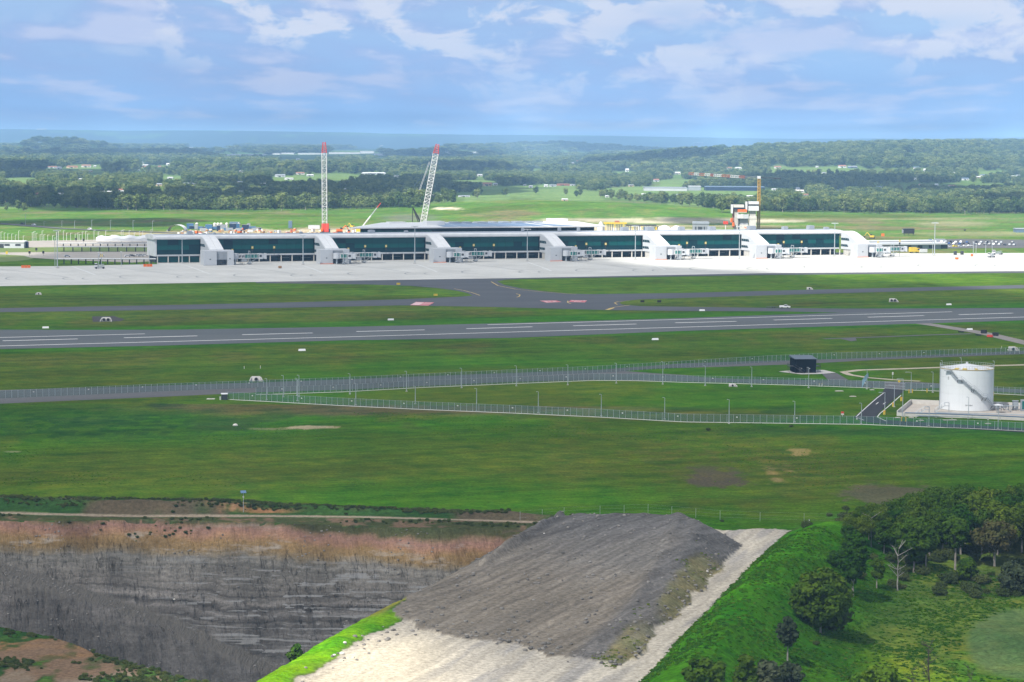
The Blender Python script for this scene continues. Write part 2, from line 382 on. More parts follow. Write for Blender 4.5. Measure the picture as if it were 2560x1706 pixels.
def heights(X, Y):
    Z = np.zeros(X.shape)
    mask = {}
    near = (Y < 640) & (Y > 250)
    x = X[near]; y = Y[near]
    z = np.zeros(x.shape)
    n_big = fbm(x*.02, y*.02, 3, 3)-.5
    n_med = fbm(x*.12, y*.12, 5, 4)-.5
    n_fin = fbm(x*.9, y*.9, 9, 3)-.5
    # rough field before the perimeter
    df, sf = linedist(x, y, FAR_RIM); df = df*sf          # + = towards the camera
    dr, sr = linedist(x, y, RIGHT_RIM); drs = dr*sr       # + = west of rim (towards the pit)
    dn, sn = linedist(x, y, NEAR_RIM); dns = -dn*sn
    inside = inpoly(x, y, PIT)
    # far wall with the haul ramp cut across it
    t = np.where(inside, np.abs(df), 0) + n_med*3.0*inside
    t = np.maximum(t, 0)
    zb = np.interp(x, [-190,-105,-86,-68,-56,-46,-36], [-1,-8.0,-13,-18.5,-22,-25.7,-32])
    zb = zb + n_big*1.0
    sl = 1.12
    gull = (fbm(x*.75+ y*.22, y*.05, 21, 3)-.5)
    tb = -zb/sl
    zw = -sl*t
    w = 9.0
    zw = np.where(t > tb, np.where(t < tb+w, zb-0.04*(t-tb), -sl*.86*(t-w)-(1-.86)*sl*tb), zw)
    offb = np.minimum(np.abs(t-tb), np.abs(t-tb-w))
    onb = ((t > tb) & (t < tb+w)).astype(float)
    strata = (vnoise(zw*1.1+n_med*1.2, x*.012, 31)-.5)*1.3*(1-onb)
    zw = zw + (gull*1.5*(1-onb)*sst(1.5, 6, t) + strata*1.5*sst(5,10,t) + n_fin*.35*(1-.8*onb))
    zr = -1.15*np.where(inside, dr, 0)+n_med*1.2*inside
    zn = -1.3*np.where(inside, dn, 0)+n_med*1.6*inside
    zp = np.maximum(np.maximum(zw, zr), zn)
    zp = np.maximum(zp, -PITD+n_med*1.5)
    z = np.where(inside, np.minimum(zp, 0), z)
    # windrow along the track and the rim
    dtk, stk = linedist(x, y, TRACK); dts = dtk*stk
    z = z + (~inside)*np.exp(-((dts+5.0)/2.2)**2)*(1.1+n_med*1.6)*(x < 14)*(n_big*0+1)
    # left end: overgrown bank beyond the track
    z = z + np.exp(-((dts+9)/5.0)**2)*2.2*sst(-30, -70, x)*(~inside)
    # heap: a grey tipping platform that climbs away from the camera
    inh = heap_in(x, y)
    dR, _ = linedist(x, y, HEAP_R[1:]); dB, _ = linedist(x, y, HEAP_BACK); dT, _ = linedist(x, y, HEAP_TOE)
    ramp = .3+.052*dT
    hh = np.minimum(ramp, 4.9+n_big*.6)
    hh = smin(hh, .66*dR, .7); hh = smin(hh, .6*dB, 1.0)
    hh = smin(hh, .4*dr+.6, .8)
    u = (x*.58+y*.82); vv = (x*.82-y*.58)
    fur = (fbm(vv*.9, u*.03, 44, 3)-.5)*.55 + (vnoise(vv*.33, u*.015, 48)-.5)*.7
    hh = np.maximum(hh+fur*.55*sst(.4, 2, hh)+n_fin*.3, 0)
    # crest rolls: loose windrows along the left shoulder and along the right crest
    HRN = Wl([(1412,1298),(1390,1350),(1290,1410),(1210,1450)])
    dw, _ = linedist(x, y, HRN); hh = hh + np.exp(-(dw/1.1)**2)*(1.7+n_med*2)*inh
    HCR = Wl([(1700,1330),(1690,1375),(1647,1440),(1599,1520),(1544,1592),(1479,1630)])
    dc, _ = linedist(x, y, HCR); hh = hh + np.exp(-(dc/1.2)**2)*(.5+n_med*1.2)*inh
    HBK = Wl([(1560,1318),(1760,1318)])
    db2, _ = linedist(x, y, HBK); hh = hh + np.exp(-(db2/2.0)**2)*(.5+n_fin*1.2)*inh
    z = np.where(inh, z+np.maximum(hh, 0), z)
    # verge on the right rim
    z = z + (~inside)*(~inh)*np.exp(-((drs+3.0)/2.5)**2)*(.8+n_med*1.5)*(y < 470)*(y > 335)
    # green berm and the lower paddock east of the haul road
    dbm, sb = linedist(x, y, BERM); s_ = -dbm*sb                # + = east of the foot
    endf = sst(G(1990,1310).y+4, G(1990,1310).y-14, y)
    prof = np.interp(s_, [-1, 0, 6, 8.5, 11, 20, 27, 36, 60, 200], [0, .1, 4.3, 5.1, 4.9, -1.2, -3.6, -4.4, -4.6, -4.6])
    prof2 = np.interp(s_, [-1, 0, 20, 36, 200], [0, 0, -.6, -2.5, -3])
    far = sst(455, 520, y)
    pr = prof*endf+prof2*(1-endf)
    pr = pr*(1-far)+0*far
    pr = np.where(s_ > 0, pr + (n_big*2.0+n_med*.9)*sst(14, 40, s_)*(1-far) + n_med*.9*sst(0, 5, s_), 0)
    z = np.where((s_ > -1) & (~inh), z+pr, z)
    east = (s_ > -0.5) & (~inh)
    z = z + (~inside)*(~inh)*(np.where(y < 540, 1, 0))*(n_fin*.25+n_med*.5)*sst(0, 3, np.abs(dtk))*sst(545, 500, y)
    Z[near] = z
    # airfield is level to about 2400 m; beyond it the country rolls
    n1 = fbm(X*.0011, Y*.0007, 61, 4)-.5
    n2 = fbm(X*.00035, Y*.00022, 67, 3)-.5
    az = X/np.maximum(Y, 1)
    far1 = sst(2750, 4200, Y)
    Z = Z + far1*(n1*16) + sst(5000, 9000, Y)*n2*36
    Z = Z + 13*np.exp(-((X-95)/170.)**2-((Y-2560)/170.)**2)*sst(2150, 2400, Y)
    Z = Z + 9*np.exp(-((X+10)/120.)**2-((Y-2760)/150.)**2)
    # right hand wooded ridge (crest near eye level)
    px = 1280+6000*az
    ridge = np.interp(px, [1400,1560,1700,1850,2100,2300,2560,3500], [6,22,40,50,58,66,66,60])
    Z = Z + ridge*np.exp(-((Y-7600)/1900.)**2)*(1+.25*n1)
    mid = np.interp(px, [-800,0,500,900,1280,1400,1520,1700], [22,20,14,22,44,52,30,0])
    Z = Z + mid*np.exp(-((Y-13500)/2500.)**2)*(.9+.6*n1)
    # flat-topped mound far left
    Z = Z + 48*sst(1050, 700, np.abs(X+ (1280-156)/6000*11500)*4.2)*np.exp(-((Y-11500)/420.)**2)
    # skyline plateau
    sk = np.interp(px, [p[0] for p in SKYL], [p[1] for p in SKYL])
    yh = 350+.006*(px-1280)
    topz = 80+(yh-sk)/6000*26000 + (fbm(px*.006, px*0, 71, 3)-.5)*16
    Z = Z*sst(24500, 20000, Y) + np.clip(topz, 60, 172)*sst(20500, 26000, Y)
    return Z
def hz(x, y): return float(heights(np.array([float(x)]), np.array([float(y)]))[0])
def onground(px, py, it=4):
    z = 0.0
    for _ in range(it):
        g = G(px, py, z); z = .5*z+.5*hz(g.x, g.y)
    return Vector((g.x, g.y, hz(g.x, g.y)))

def build_terrain():
    ys = [-900, -300, 60, 200, 300]
    y = 330.0
    while y < 545: ys.append(y); y += .55
    while y < 3200: ys.append(y); y += .55+.0115*(y-545)
    while y < 31000: ys.append(y); y += 32+.03*(y-3200)
    ys = np.array(ys)
    nu = 520
    us = np.concatenate([[-6,-3,-1.9,-1.45,-1.2,-1.08], np.linspace(-1,1,nu), [1.08,1.2,1.45,1.9,3,6]])
    W = .245*np.maximum(ys, 300)+14
    U, YY = np.meshgrid(us, ys)
    X = U*W[:, None]
    nr, nc = X.shape
    Xf = X.ravel(); Yf = YY.ravel()
    Zf = heights(Xf, Yf)
    # apron, runway etc. lie on level ground
    px, py = P(Xf, np.maximum(Yf, 100), Zf)
    C, aux = ground_colours(Xf, Yf, Zf, px, py)
    me = D.meshes.new('ground')
    me.vertices.add(nr*nc)
    me.vertices.foreach_set('co', np.stack([Xf, Yf, Zf], 1).ravel())
    idx = np.arange(nr*nc).reshape(nr, nc)
    q = np.stack([idx[:-1,:-1], idx[:-1,1:], idx[1:,1:], idx[1:,:-1]], -1).reshape(-1, 4)
    nf = len(q)
    me.loops.add(nf*4); me.loops.foreach_set('vertex_index', q.ravel())
    me.polygons.add(nf); me.polygons.foreach_set('loop_start', np.arange(nf)*4); me.polygons.foreach_set('loop_total', np.full(nf, 4))
    me.polygons.foreach_set('use_smooth', np.ones(nf, bool))
    me.materials.append(mat_ground()); me.materials.append(mat_pit())
    cx = Xf[q].mean(1); cy = Yf[q].mean(1)
    pit = np.zeros(nf, int); k = (cy < 560) & (cy > 320)
    pit[k] = inpoly(cx[k], cy[k], PIT) 
    me.polygons.foreach_set('material_index', pit)
    a = me.attributes.new('col', 'FLOAT_COLOR', 'POINT'); a.data.foreach_set('color', C.astype(np.float32).ravel())
    a = me.attributes.new('aux', 'FLOAT_COLOR', 'POINT'); a.data.foreach_set('color', aux.astype(np.float32).ravel())
    me.update(calc_edges=True)
    o = D.objects.new('ground', me); link(o); tag(o, kind='structure')
    o['label'] = 'grassy ground with quarry pit, grey spoil ramp, airfield and rolling land behind'
    return o

def ramp_of(x, y):
    df, sf = linedist(x, y, FAR_RIM); t = np.maximum(np.abs(df)+(fbm(x*.12, y*.12, 5, 4)-.5)*3.0, 0)
    zb = np.interp(x, [-190,-105,-86,-68,-56,-46,-36], [-1,-8.0,-13,-18.5,-22,-25.7,-32])+(fbm(x*.02, y*.02, 3, 3)-.5)
    tb = -zb/1.12
    return sst(tb-.8, tb+.6, t)*sst(tb+10.0, tb+8.4, t), sst(tb+4, tb+10, t)
GR = dict(grass=(.040,.100,.004), bright=(.034,.118,.004), lime=(.10,.23,.005), olive=(.064,.098,.008), brown=(.090,.086,.022), tan=(.36,.29,.19),
          sand=(.50,.44,.33), dirt=(.30,.17,.09), grey=(.145,.138,.126), gdark=(.095,.090,.088), pale=(.42,.38,.31), scrub=(.024,.062,.014), forest=(.022,.045,.016), field=(.075,.155,.022))
def ground_colours(X, Y, Z, px, py):
    n = len(X)
    C = np.ones((n, 4)); aux = np.zeros((n, 4))
    nb = fbm(X*.012, Y*.009, 81, 4); nm = fbm(X*.06, Y*.03, 83, 4); nf = fbm(X*.35, Y*.2, 85, 3)
    nL = fbm(X*.004, Y*.004, 87, 3)
    def lay(c, m):
        m = np.clip(m, 0, 1)[:, None]
        C[:, :3] = C[:, :3]*(1-m)+np.array(GR[c] if isinstance(c, str) else c)*m
    C[:, :3] = GR['grass']
    C[:, 3] = 1.0          # alpha = how grassy
    lay('bright', sst(.45, .62, nb))
    lay('olive', sst(.50, .66, 1-nb)*.8)
    lay('olive', sst(.52, .7, nm)*.6)
    lay('brown', sst(.62, .78, nm)*.25)
    def ell(cx, cy, rx, ry, s=.35, nz=.8):
        d = np.hypot((px-cx)/rx, (py-cy)/ry)+(nf-.5)*nz*.7+(nm-.5)*nz
        return sst(1+s, 1-s, d)
    def dirt(m, c, k=1.0):
        lay(c, m*k); C[:, 3] = C[:, 3]*(1-np.clip(m*k, 0, 1))
    nearf = (Y < 720)
    # --- airfield bands
    rd = (Y-np.interp(X, [G(310,845.4).x, G(2533,782).x], [G(310,845.4).y, G(2533,782).y]))   # along-view distance from runway centreline
    slope = (G(2533,782).y-G(310,845.4).y)/(G(2533,782).x-G(310,845.4).x)
    yc = G(310,845.4).y+slope*(X-G(310,845.4).x); rd = (Y-yc)*math.cos(math.atan(slope))
    af = (Y > 700) & (Y < 1700)
    lay('olive', af*sst(45, 62, np.abs(rd))*(.55+.5*(nm-.3)))
    lay('brown', af*sst(60, 80, rd)*sst(125, 105, rd)*sst(.42, .6, nm)*.45)
    lay('bright', af*sst(60, 48, np.abs(rd))*.85)
    lay('brown', af*sst(-60, -80, rd)*sst(-130, -105, rd)*sst(.42, .62, nm)*.35)
    lay('bright', af*sst(.5, .62, nb)*sst(-110, -150, rd)*.6)
    lay((.070,.140,.010), ((Y > 1225) & (Y < 1560) & (rd > 150))*sst(.30,.6,nm+.1)*.9); lay((.075,.115,.014), af*sst(95, 110, rd)*sst(190,160,rd)*.6)
    # --- country behind the terminal
    bk = Y > 1620
    lay('field', bk*1.0); lay((.11,.17,.03), bk*sst(.48, .65, nb)*.7); lay('olive', bk*sst(.5, .68, nL)*.5)
    dirt(bk*ell(1690, 552, 345, 7.0, .2, .25), 'sand', .75); dirt(bk*ell(1560, 566, 420, 4, .3, .4), 'tan', .6)
    lay((.13,.15,.045), bk*sst(.52,.66,nm)*.6); lay((.16,.13,.07), bk*sst(.60,.72,nb)*.7)
    dirt(bk*ell(2200, 547, 330, 3.0, .5, .8), 'tan', .45); dirt(bk*ell(2480, 585, 200, 6, .5, .8), 'tan', .4)
    dirt(bk*ell(1300, 580, 560, 13, .3, .6), 'sand', .8)
    dirt(bk*ell(640, 583, 330, 7, .4, .8), 'tan', .8)
    dirt(bk*ell(1120, 522, 34, 3.2, .3, .6), 'sand'); 
    dirt(bk*ell(2380, 560, 90, 7, .5, .8), 'tan', .5)
    dirt(bk*ell(1020, 545, 60, 9, .5, .8), 'grey', .6)
    lay('olive', bk*ell(2100, 543, 260, 6, .4, .8)*.7)
    lay((.10,.15,.05), (Y > 2820)*(Y < 30000)*.6)
    for cx_, cy_, rx_, ry_ in OPEN: lay((.13,.20,.06), (Y > 2700)*open_mask(px, py, Y, cx_, cy_, rx_, ry_)*.9)
    lay((.02,.04,.03), (Y > 19000)*1.0)
    lay('forest', (Y > 9000)*(Y < 19000)*sst(.35, .6, fbm(X*.0014, Y*.0005, 93, 3)))
    lay('field', (Y > 6000)*sst(.62, .7, fbm(X*.002, Y*.0006, 95, 3))*.8)
    # --- field before the fence
    lay('bright', ell(260, 1055, 420, 52)*.6*nearf); lay((.022,.070,.010), ell(160, 1062, 560, 40, .4, .6)*(.35+.65*sst(.4,.6,nf))*nearf); lay((.018,.050,.012), ell(410, 1012, 56, 13, .3, .7)*nearf)
    lay('olive', ell(900, 1180, 900, 90, .6)*.45*nearf)
    lay('bright', ell(1150, 1240, 700, 40, .6)*.7*nearf)
    lay((.085,.080,.035), ell(960, 1020, 620, 19, .4, .6)*.95*nearf); lay('brown', ell(620, 1015, 130, 30, .5)*.7*nearf)
    dirt(ell(765, 1069, 46, 3.2, .3, 2.2)*nearf, 'tan', .8); dirt(ell(670, 1073, 60, 2.2, .5)*nearf, 'tan', .35)
    dirt(ell(1790, 1199, 92, 20, .3, 2.4)*nearf, (.075,.055,.045), .85)
    dirt(ell(1960, 1172, 52, 40, .35, 2.6)*nearf, (.25,.17,.08), .65); dirt(ell(1995, 1133, 34, 13, .3, 2.4)*nearf, (.42,.27,.13), .9)
    dirt(ell(2190, 1226, 105, 20, .3, 2.4)*nearf, (.10,.08,.06), .7)
    lay('brown', ell(1700, 1040, 420, 14, .5)*.6*nearf); lay('scrub', ell(2150, 1080, 420, 10, .5)*.6*nearf)
    lay('olive', ell(2200, 1140, 420, 40, .6)*.6*nearf)
    lay('scrub', sst(.56, .68, nm)*sst(.5, .62, nb)*nearf*.7)
    lay('brown', ell(1760, 1150, 300, 60, .8)*sst(.5, .6, nf)*.5*nearf)
    lay('olive', ell(300, 1195, 420, 24, .6)*.8*nearf)
    dirt(ell(30, 1130, 20, 2, .5)*nearf, 'tan', .5)
    # --- quarry surrounds
    k = np.where(nearf & (Y > 250))[0]
    x = X[k]; y = Y[k]
    sub_nm = nm[k]; sub_nf = nf[k]
    def layk(c, m, gr=None):
        m = np.clip(m, 0, 1)
        c = np.array(GR[c] if isinstance(c, str) else c)
        C[k, :3] = C[k, :3]*(1-m[:, None])+c*m[:, None]
        if gr is not None: C[k, 3] = C[k, 3]*(1-m)+gr*m
    dtk, st = linedist(x, y, TRACK); dts = dtk*st
    left = sst(12, 4, x)
    strip = sst(-16, -9, dts)*left
    layk('scrub', strip*sst(.35, .55, sub_nm+.12), .8)
    layk((.085,.068,.042), strip*sst(.42, .55, 1-sub_nm)*sst(-8, -5, dts), .2)
    layk((.24,.14,.075), strip*np.exp(-((x+60)/4.5)**2)*sst(-9,-6,dts)*sst(.4,.55,sub_nf), 0); layk((.26,.13,.06), strip*np.exp(-((x+52)/5.)**2)*sst(-5,-3.5,dts)*sst(-2,-3,dts), 0)
    layk((.19,.125,.09), strip*sst(-82, -96, x)*np.exp(-((dts+10)/2.2)**2)*sst(.46, .56, sub_nm), 0)
    layk((.27,.22,.16), sst(1.7, .8, np.abs(dts)+sub_nf*.6)*left, 0)
    inside = inpoly(x, y, PIT)
    rimb = (~inside)*(dts > 1.6)*(dts < 30)*left*(x < 8)*(y > 470)
    layk((.050,.060,.022), rimb*1.0, .7); layk((.14,.095,.06), rimb*sst(.56, .66, sub_nf*.6+sub_nm*.4), .2)
    # west verge of pit
    dr, sr = linedist(x, y, RIGHT_RIM)
    v = (~inside)*(dr < 12)*(y < 500)*(sr < 0)
    layk('lime', v*sst(8.5, 6.0, dr+sub_nf*3.0)*sst(404, 392, y), 1)
    layk((.16,.17,.03), v*sst(4.5, 3.2, dr+sub_nf*2)*sst(392, 402, y)*sst(500, 470, y), 1)
    # grey works area between verge and berm
    inh = heap_in(x, y)
    dbm, sb = linedist(x, y, BERM); s_ = -dbm*sb
    west = (~inside)*(s_ < 0.2+(sub_nf*.5+sub_nm*.5-.5)*3.5)*(y < G(1900,1333).y+(fbm(x*.15, y*.1, 177, 3)-.5)*14+(x-38)*.15)*(x > -60)*((dr+sub_nf*3.0) > np.where(y < 398, 7.6, 5.2))*(sr < 0)
    layk('grey', west*(~inh), 0)
    pale = west*(~inh)*sst(0, 5, dr-6+sub_nf*3)
    layk('pale', pale*(sst(.25, .5, sub_nm+.1)), 0)
    layk((.27,.255,.235), pale*sst(.50, .62, fbm((x*.95-y*.30)*.35, (x*.30+y*.95)*.03, 171, 4))*.8, 0)
    layk((.33,.30,.25), west*(~inh)*sst(.5, .6, fbm((x*.95-y*.30)*.9, (x*.30+y*.95)*.035, 173, 3))*.6, 0)
    layk((.47,.41,.30), pale*sst(-5, -18, x)*sst(400, 370, y)*.7, 0)
    dR, _ = linedist(x, y, HEAP_R[1:])
    layk((.128,.122,.113), inh*1.0, 0)
    u = (x*.58+y*.82); vv = (x*.82-y*.58)
    stn = fbm(vv*.8, u*.02, 99, 3)
    layk((.190,.162,.125), inh*sst(475, 400, y+(sub_nm-.5)*60)*(.5+.6*stn), 0)
    layk((.108,.104,.102), inh*sst(440, 470, y)*.7, 0)
    layk((.075,.07,.07), inh*sst(.55,.7,stn)*.35, 0)
    layk((.115,.110,.106), inh*sst(10, 7, dR)*.8, 0)
    layk((.17,.155,.07), inh*sst(6, 4, dR+sub_nf*2)*sst(.45, .6, sub_nm)*sst(455, 440, y)*.8, .5)
    C[k, 3] = np.where(west | inh, C[k, 3], C[k, 3])
    aux[k, 0] = np.where(inh, 1, 0)
    rmk, low = ramp_of(x, y); aux[k, 2] = rmk*inside; aux[k, 3] = low*inside
    aux[k, 1] = np.where(west & (~inh), 1, 0)
    # berm and paddock
    bm = (s_ > .2+(sub_nf*.5+sub_nm*.5-.5)*3.5)*(y < G(1990,1310).y+3)
    layk((.036,.120,.004), bm*1.0, 1)
    layk((.042,.160,.004), bm*sst(24, 4, s_)*sst(.3, .5, sub_nm+.1), 1)
    layk((.045,.090,.018), bm*sst(1.6, .2, s_), 1)
    layk((.075,.180,.006), bm*sst(26, 40, s_), 1)
    layk((.135,.215,.010), bm*sst(26, 36, s_)*sst(.45, .6, sub_nm), 1)
    layk((.14,.12,.05), bm*sst(22, 30, s_)*sst(.52, .62, nb[k])*.35, .6)
    layk((.050,.19,.010), bm*sst(30, 45, s_)*sst(.5, .6, sub_nf)*.5*sst(.4, .5, sub_nm), 1)
    layk((.045,.045,.020), bm*sst(436, 452, y)*sst(30, 44, s_)*.6, .3)
    pk = ((px[k]-2570)/150)**2+((py[k]-1610)/85)**2
    layk((.10,.16,.055), bm*sst(1.3, .9, pk+(sub_nm-.5)*.3)*.9, .6)
    # near bottom-left bank: bare orange clay and scrub
    dn, sn = linedist(x, y, NEAR_RIM)
    nb_ = (~inside)*(sn > 0)*(y < 430)*(x < -25)
    layk((.165,.110,.070), nb_*1.0, 0)
    layk((.20,.165,.12), nb_*sst(.45, .6, sub_nm), 0)
    layk((.23,.13,.06), nb_*sst(.52, .66, fbm(x*.03, y*.08, 191, 4)), 0)
    layk((.07,.075,.03), nb_*sst(.5, .6, sub_nf)*.7, .3)
    layk('scrub', nb_*sst(.52, .62, sub_nf*.5+sub_nm*.5+.12*sst(4, 0, dn)+.10*sst(-60,-90,x)), .8)
    layk((.05,.11,.02), nb_*sst(.56, .66, sub_nf*.6+nb[k]*.4), 1)
    return C, aux

def nodes_of(m):
    nt = m.node_tree; return nt, nt.nodes.new, nt.links.new
def mat_ground():
    m = D.materials.new('ground_cover'); m.use_nodes = True
    nt, N, L = nodes_of(m); b = nt.nodes['Principled BSDF']
    at = N('ShaderNodeAttribute'); at.attribute_name = 'col'
    ax = N('ShaderNodeAttribute'); ax.attribute_name = 'aux'
    geo = N('ShaderNodeNewGeometry')
    def noise(scale, stretch=(1,1,1), det=4, rot=0, rough=.55):
        m0 = N('ShaderNodeMapping'); m0.inputs['Rotation'].default_value = (0,0,rot); L(geo.outputs['Position'], m0.inputs[0])
        mp = N('ShaderNodeMapping'); mp.inputs['Scale'].default_value = stretch
        L(m0.outputs[0], mp.inputs[0])
        n = N('ShaderNodeTexNoise'); n.inputs['Scale'].default_value = scale; n.inputs['Detail'].default_value = det; n.inputs['Roughness'].default_value = rough
        L(mp.outputs[0], n.inputs['Vector']); return n.outputs[0]
    def rng(v, a, b_, c, d):
        r = N('ShaderNodeMapRange'); L(v, r.inputs[0]); r.inputs[1].default_value = a; r.inputs[2].default_value = b_; r.inputs[3].default_value = c; r.inputs[4].default_value = d; return r.outputs[0]
    nh = noise(.9, (.22, 1, 1), 6, 0, .75)
    n1 = noise(.018, det=6); n2 = noise(.12, det=6, rough=.65); n3 = noise(1.3, det=5, rough=.7)
    # grassy areas: hue wanders between blue-green and straw
    mul = N('ShaderNodeMixRGB'); mul.blend_type = 'MULTIPLY'; mul.inputs[0].default_value = 1
    cr = N('ShaderNodeValToRGB'); L(n2, cr.inputs[0])
    e = cr.color_ramp.elements; e[0].position = .34; e[0].color = (.55,.80,.72,1); e[1].position = .70; e[1].color = (1.45,1.15,1.0,1)
    k = cr.color_ramp.elements.new(.5); k.color = (1,1,1,1)
    L(at.outputs['Color'], mul.inputs[1])
    flat = N('ShaderNodeMixRGB'); flat.inputs[1].default_value = (1,1,1,1); L(at.outputs['Alpha'], flat.inputs[0]); L(cr.outputs[0], flat.inputs[2]); L(flat.outputs[0], mul.inputs[2])
    mow = noise(.09, (.05, 1, 1), 5, -.39, .65); mw = N('ShaderNodeMix'); L(at.outputs['Alpha'], mw.inputs[0]); mw.inputs[2].default_value = 1; mh_ = N('ShaderNodeMath'); mh_.operation = 'MULTIPLY'; L(rng(mow, .32, .68, .76, 1.24), mh_.inputs[0]); L(rng(nh, .3, .7, .62, 1.38), mh_.inputs[1]); L(mh_.outputs[0], mw.inputs[3])
    v = N('ShaderNodeMath'); v.operation = 'MULTIPLY'; L(rng(n3, .3, .7, .62, 1.38), v.inputs[0]); L(rng(n1, .3, .7, .78, 1.22), v.inputs[1])
    # streaks on the spoil heap run with the dozer tracks
    st = noise(.8, (1.1, .022, 1), 5, math.atan2(.42, .91)); st2 = noise(.35, (1.1,.05,1), 3, math.atan2(.58,.82)+.10)
    sm = N('ShaderNodeMath'); sm.operation = 'MULTIPLY'; L(rng(st, .36, .66, .80, 1.18), sm.inputs[0]); L(rng(st2, .3, .7, .84, 1.18), sm.inputs[1])
    sepa = N('ShaderNodeSeparateColor'); L(ax.outputs['Color'], sepa.inputs[0])
    sx = N('ShaderNodeMix'); L(sepa.outputs[0], sx.inputs[0]); sx.inputs[2].default_value = 1; L(sm.outputs[0], sx.inputs[3])
    # wheel sweeps on the pale dirt
    wv = N('ShaderNodeTexWave'); wv.wave_type = 'RINGS'; wv.inputs['Scale'].default_value = .11; wv.inputs['Distortion'].default_value = 22; wv.inputs['Detail'].default_value = 4; wv.inputs['Detail Scale'].default_value = .35
    mpw = N('ShaderNodeMapping'); mpw.inputs['Location'].default_value = (22,-330,0); L(geo.outputs['Position'], mpw.inputs[0]); L(mpw.outputs[0], wv.inputs[0])
    swp = noise(.55, (1, .05, 1), 5, .33, .6)
    px_ = N('ShaderNodeMix'); L(sepa.outputs[1], px_.inputs[0]); px_.inputs[2].default_value = 1; L(rng(swp, .3, .7, .84, 1.14), px_.inputs[3])
    v2 = N('ShaderNodeMath'); v2.operation = 'MULTIPLY'; vmw = N('ShaderNodeMath'); vmw.operation = 'MULTIPLY'; L(v.outputs[0], vmw.inputs[0]); L(mw.outputs[0], vmw.inputs[1]); L(vmw.outputs[0], v2.inputs[0]); L(sx.outputs[0], v2.inputs[1])
    v3 = N('ShaderNodeMath'); v3.operation = 'MULTIPLY'; L(v2.outputs[0], v3.inputs[0]); L(px_.outputs[0], v3.inputs[1])
    vm = N('ShaderNodeVectorMath'); vm.operation = 'SCALE'; L(mul.outputs[0], vm.inputs[0]); L(v3.outputs[0], vm.inputs['Scale'])
    L(vm.outputs[0], b.inputs['Base Color'])
    b.inputs['Roughness'].default_value = 1; b.inputs['Specular IOR Level'].default_value = 0
    bp = N('ShaderNodeBump'); bp.inputs['Strength'].default_value = .5; bp.inputs['Distance'].default_value = .6; L(n3, bp.inputs['Height']); L(bp.outputs[0], b.inputs['Normal'])
    return m
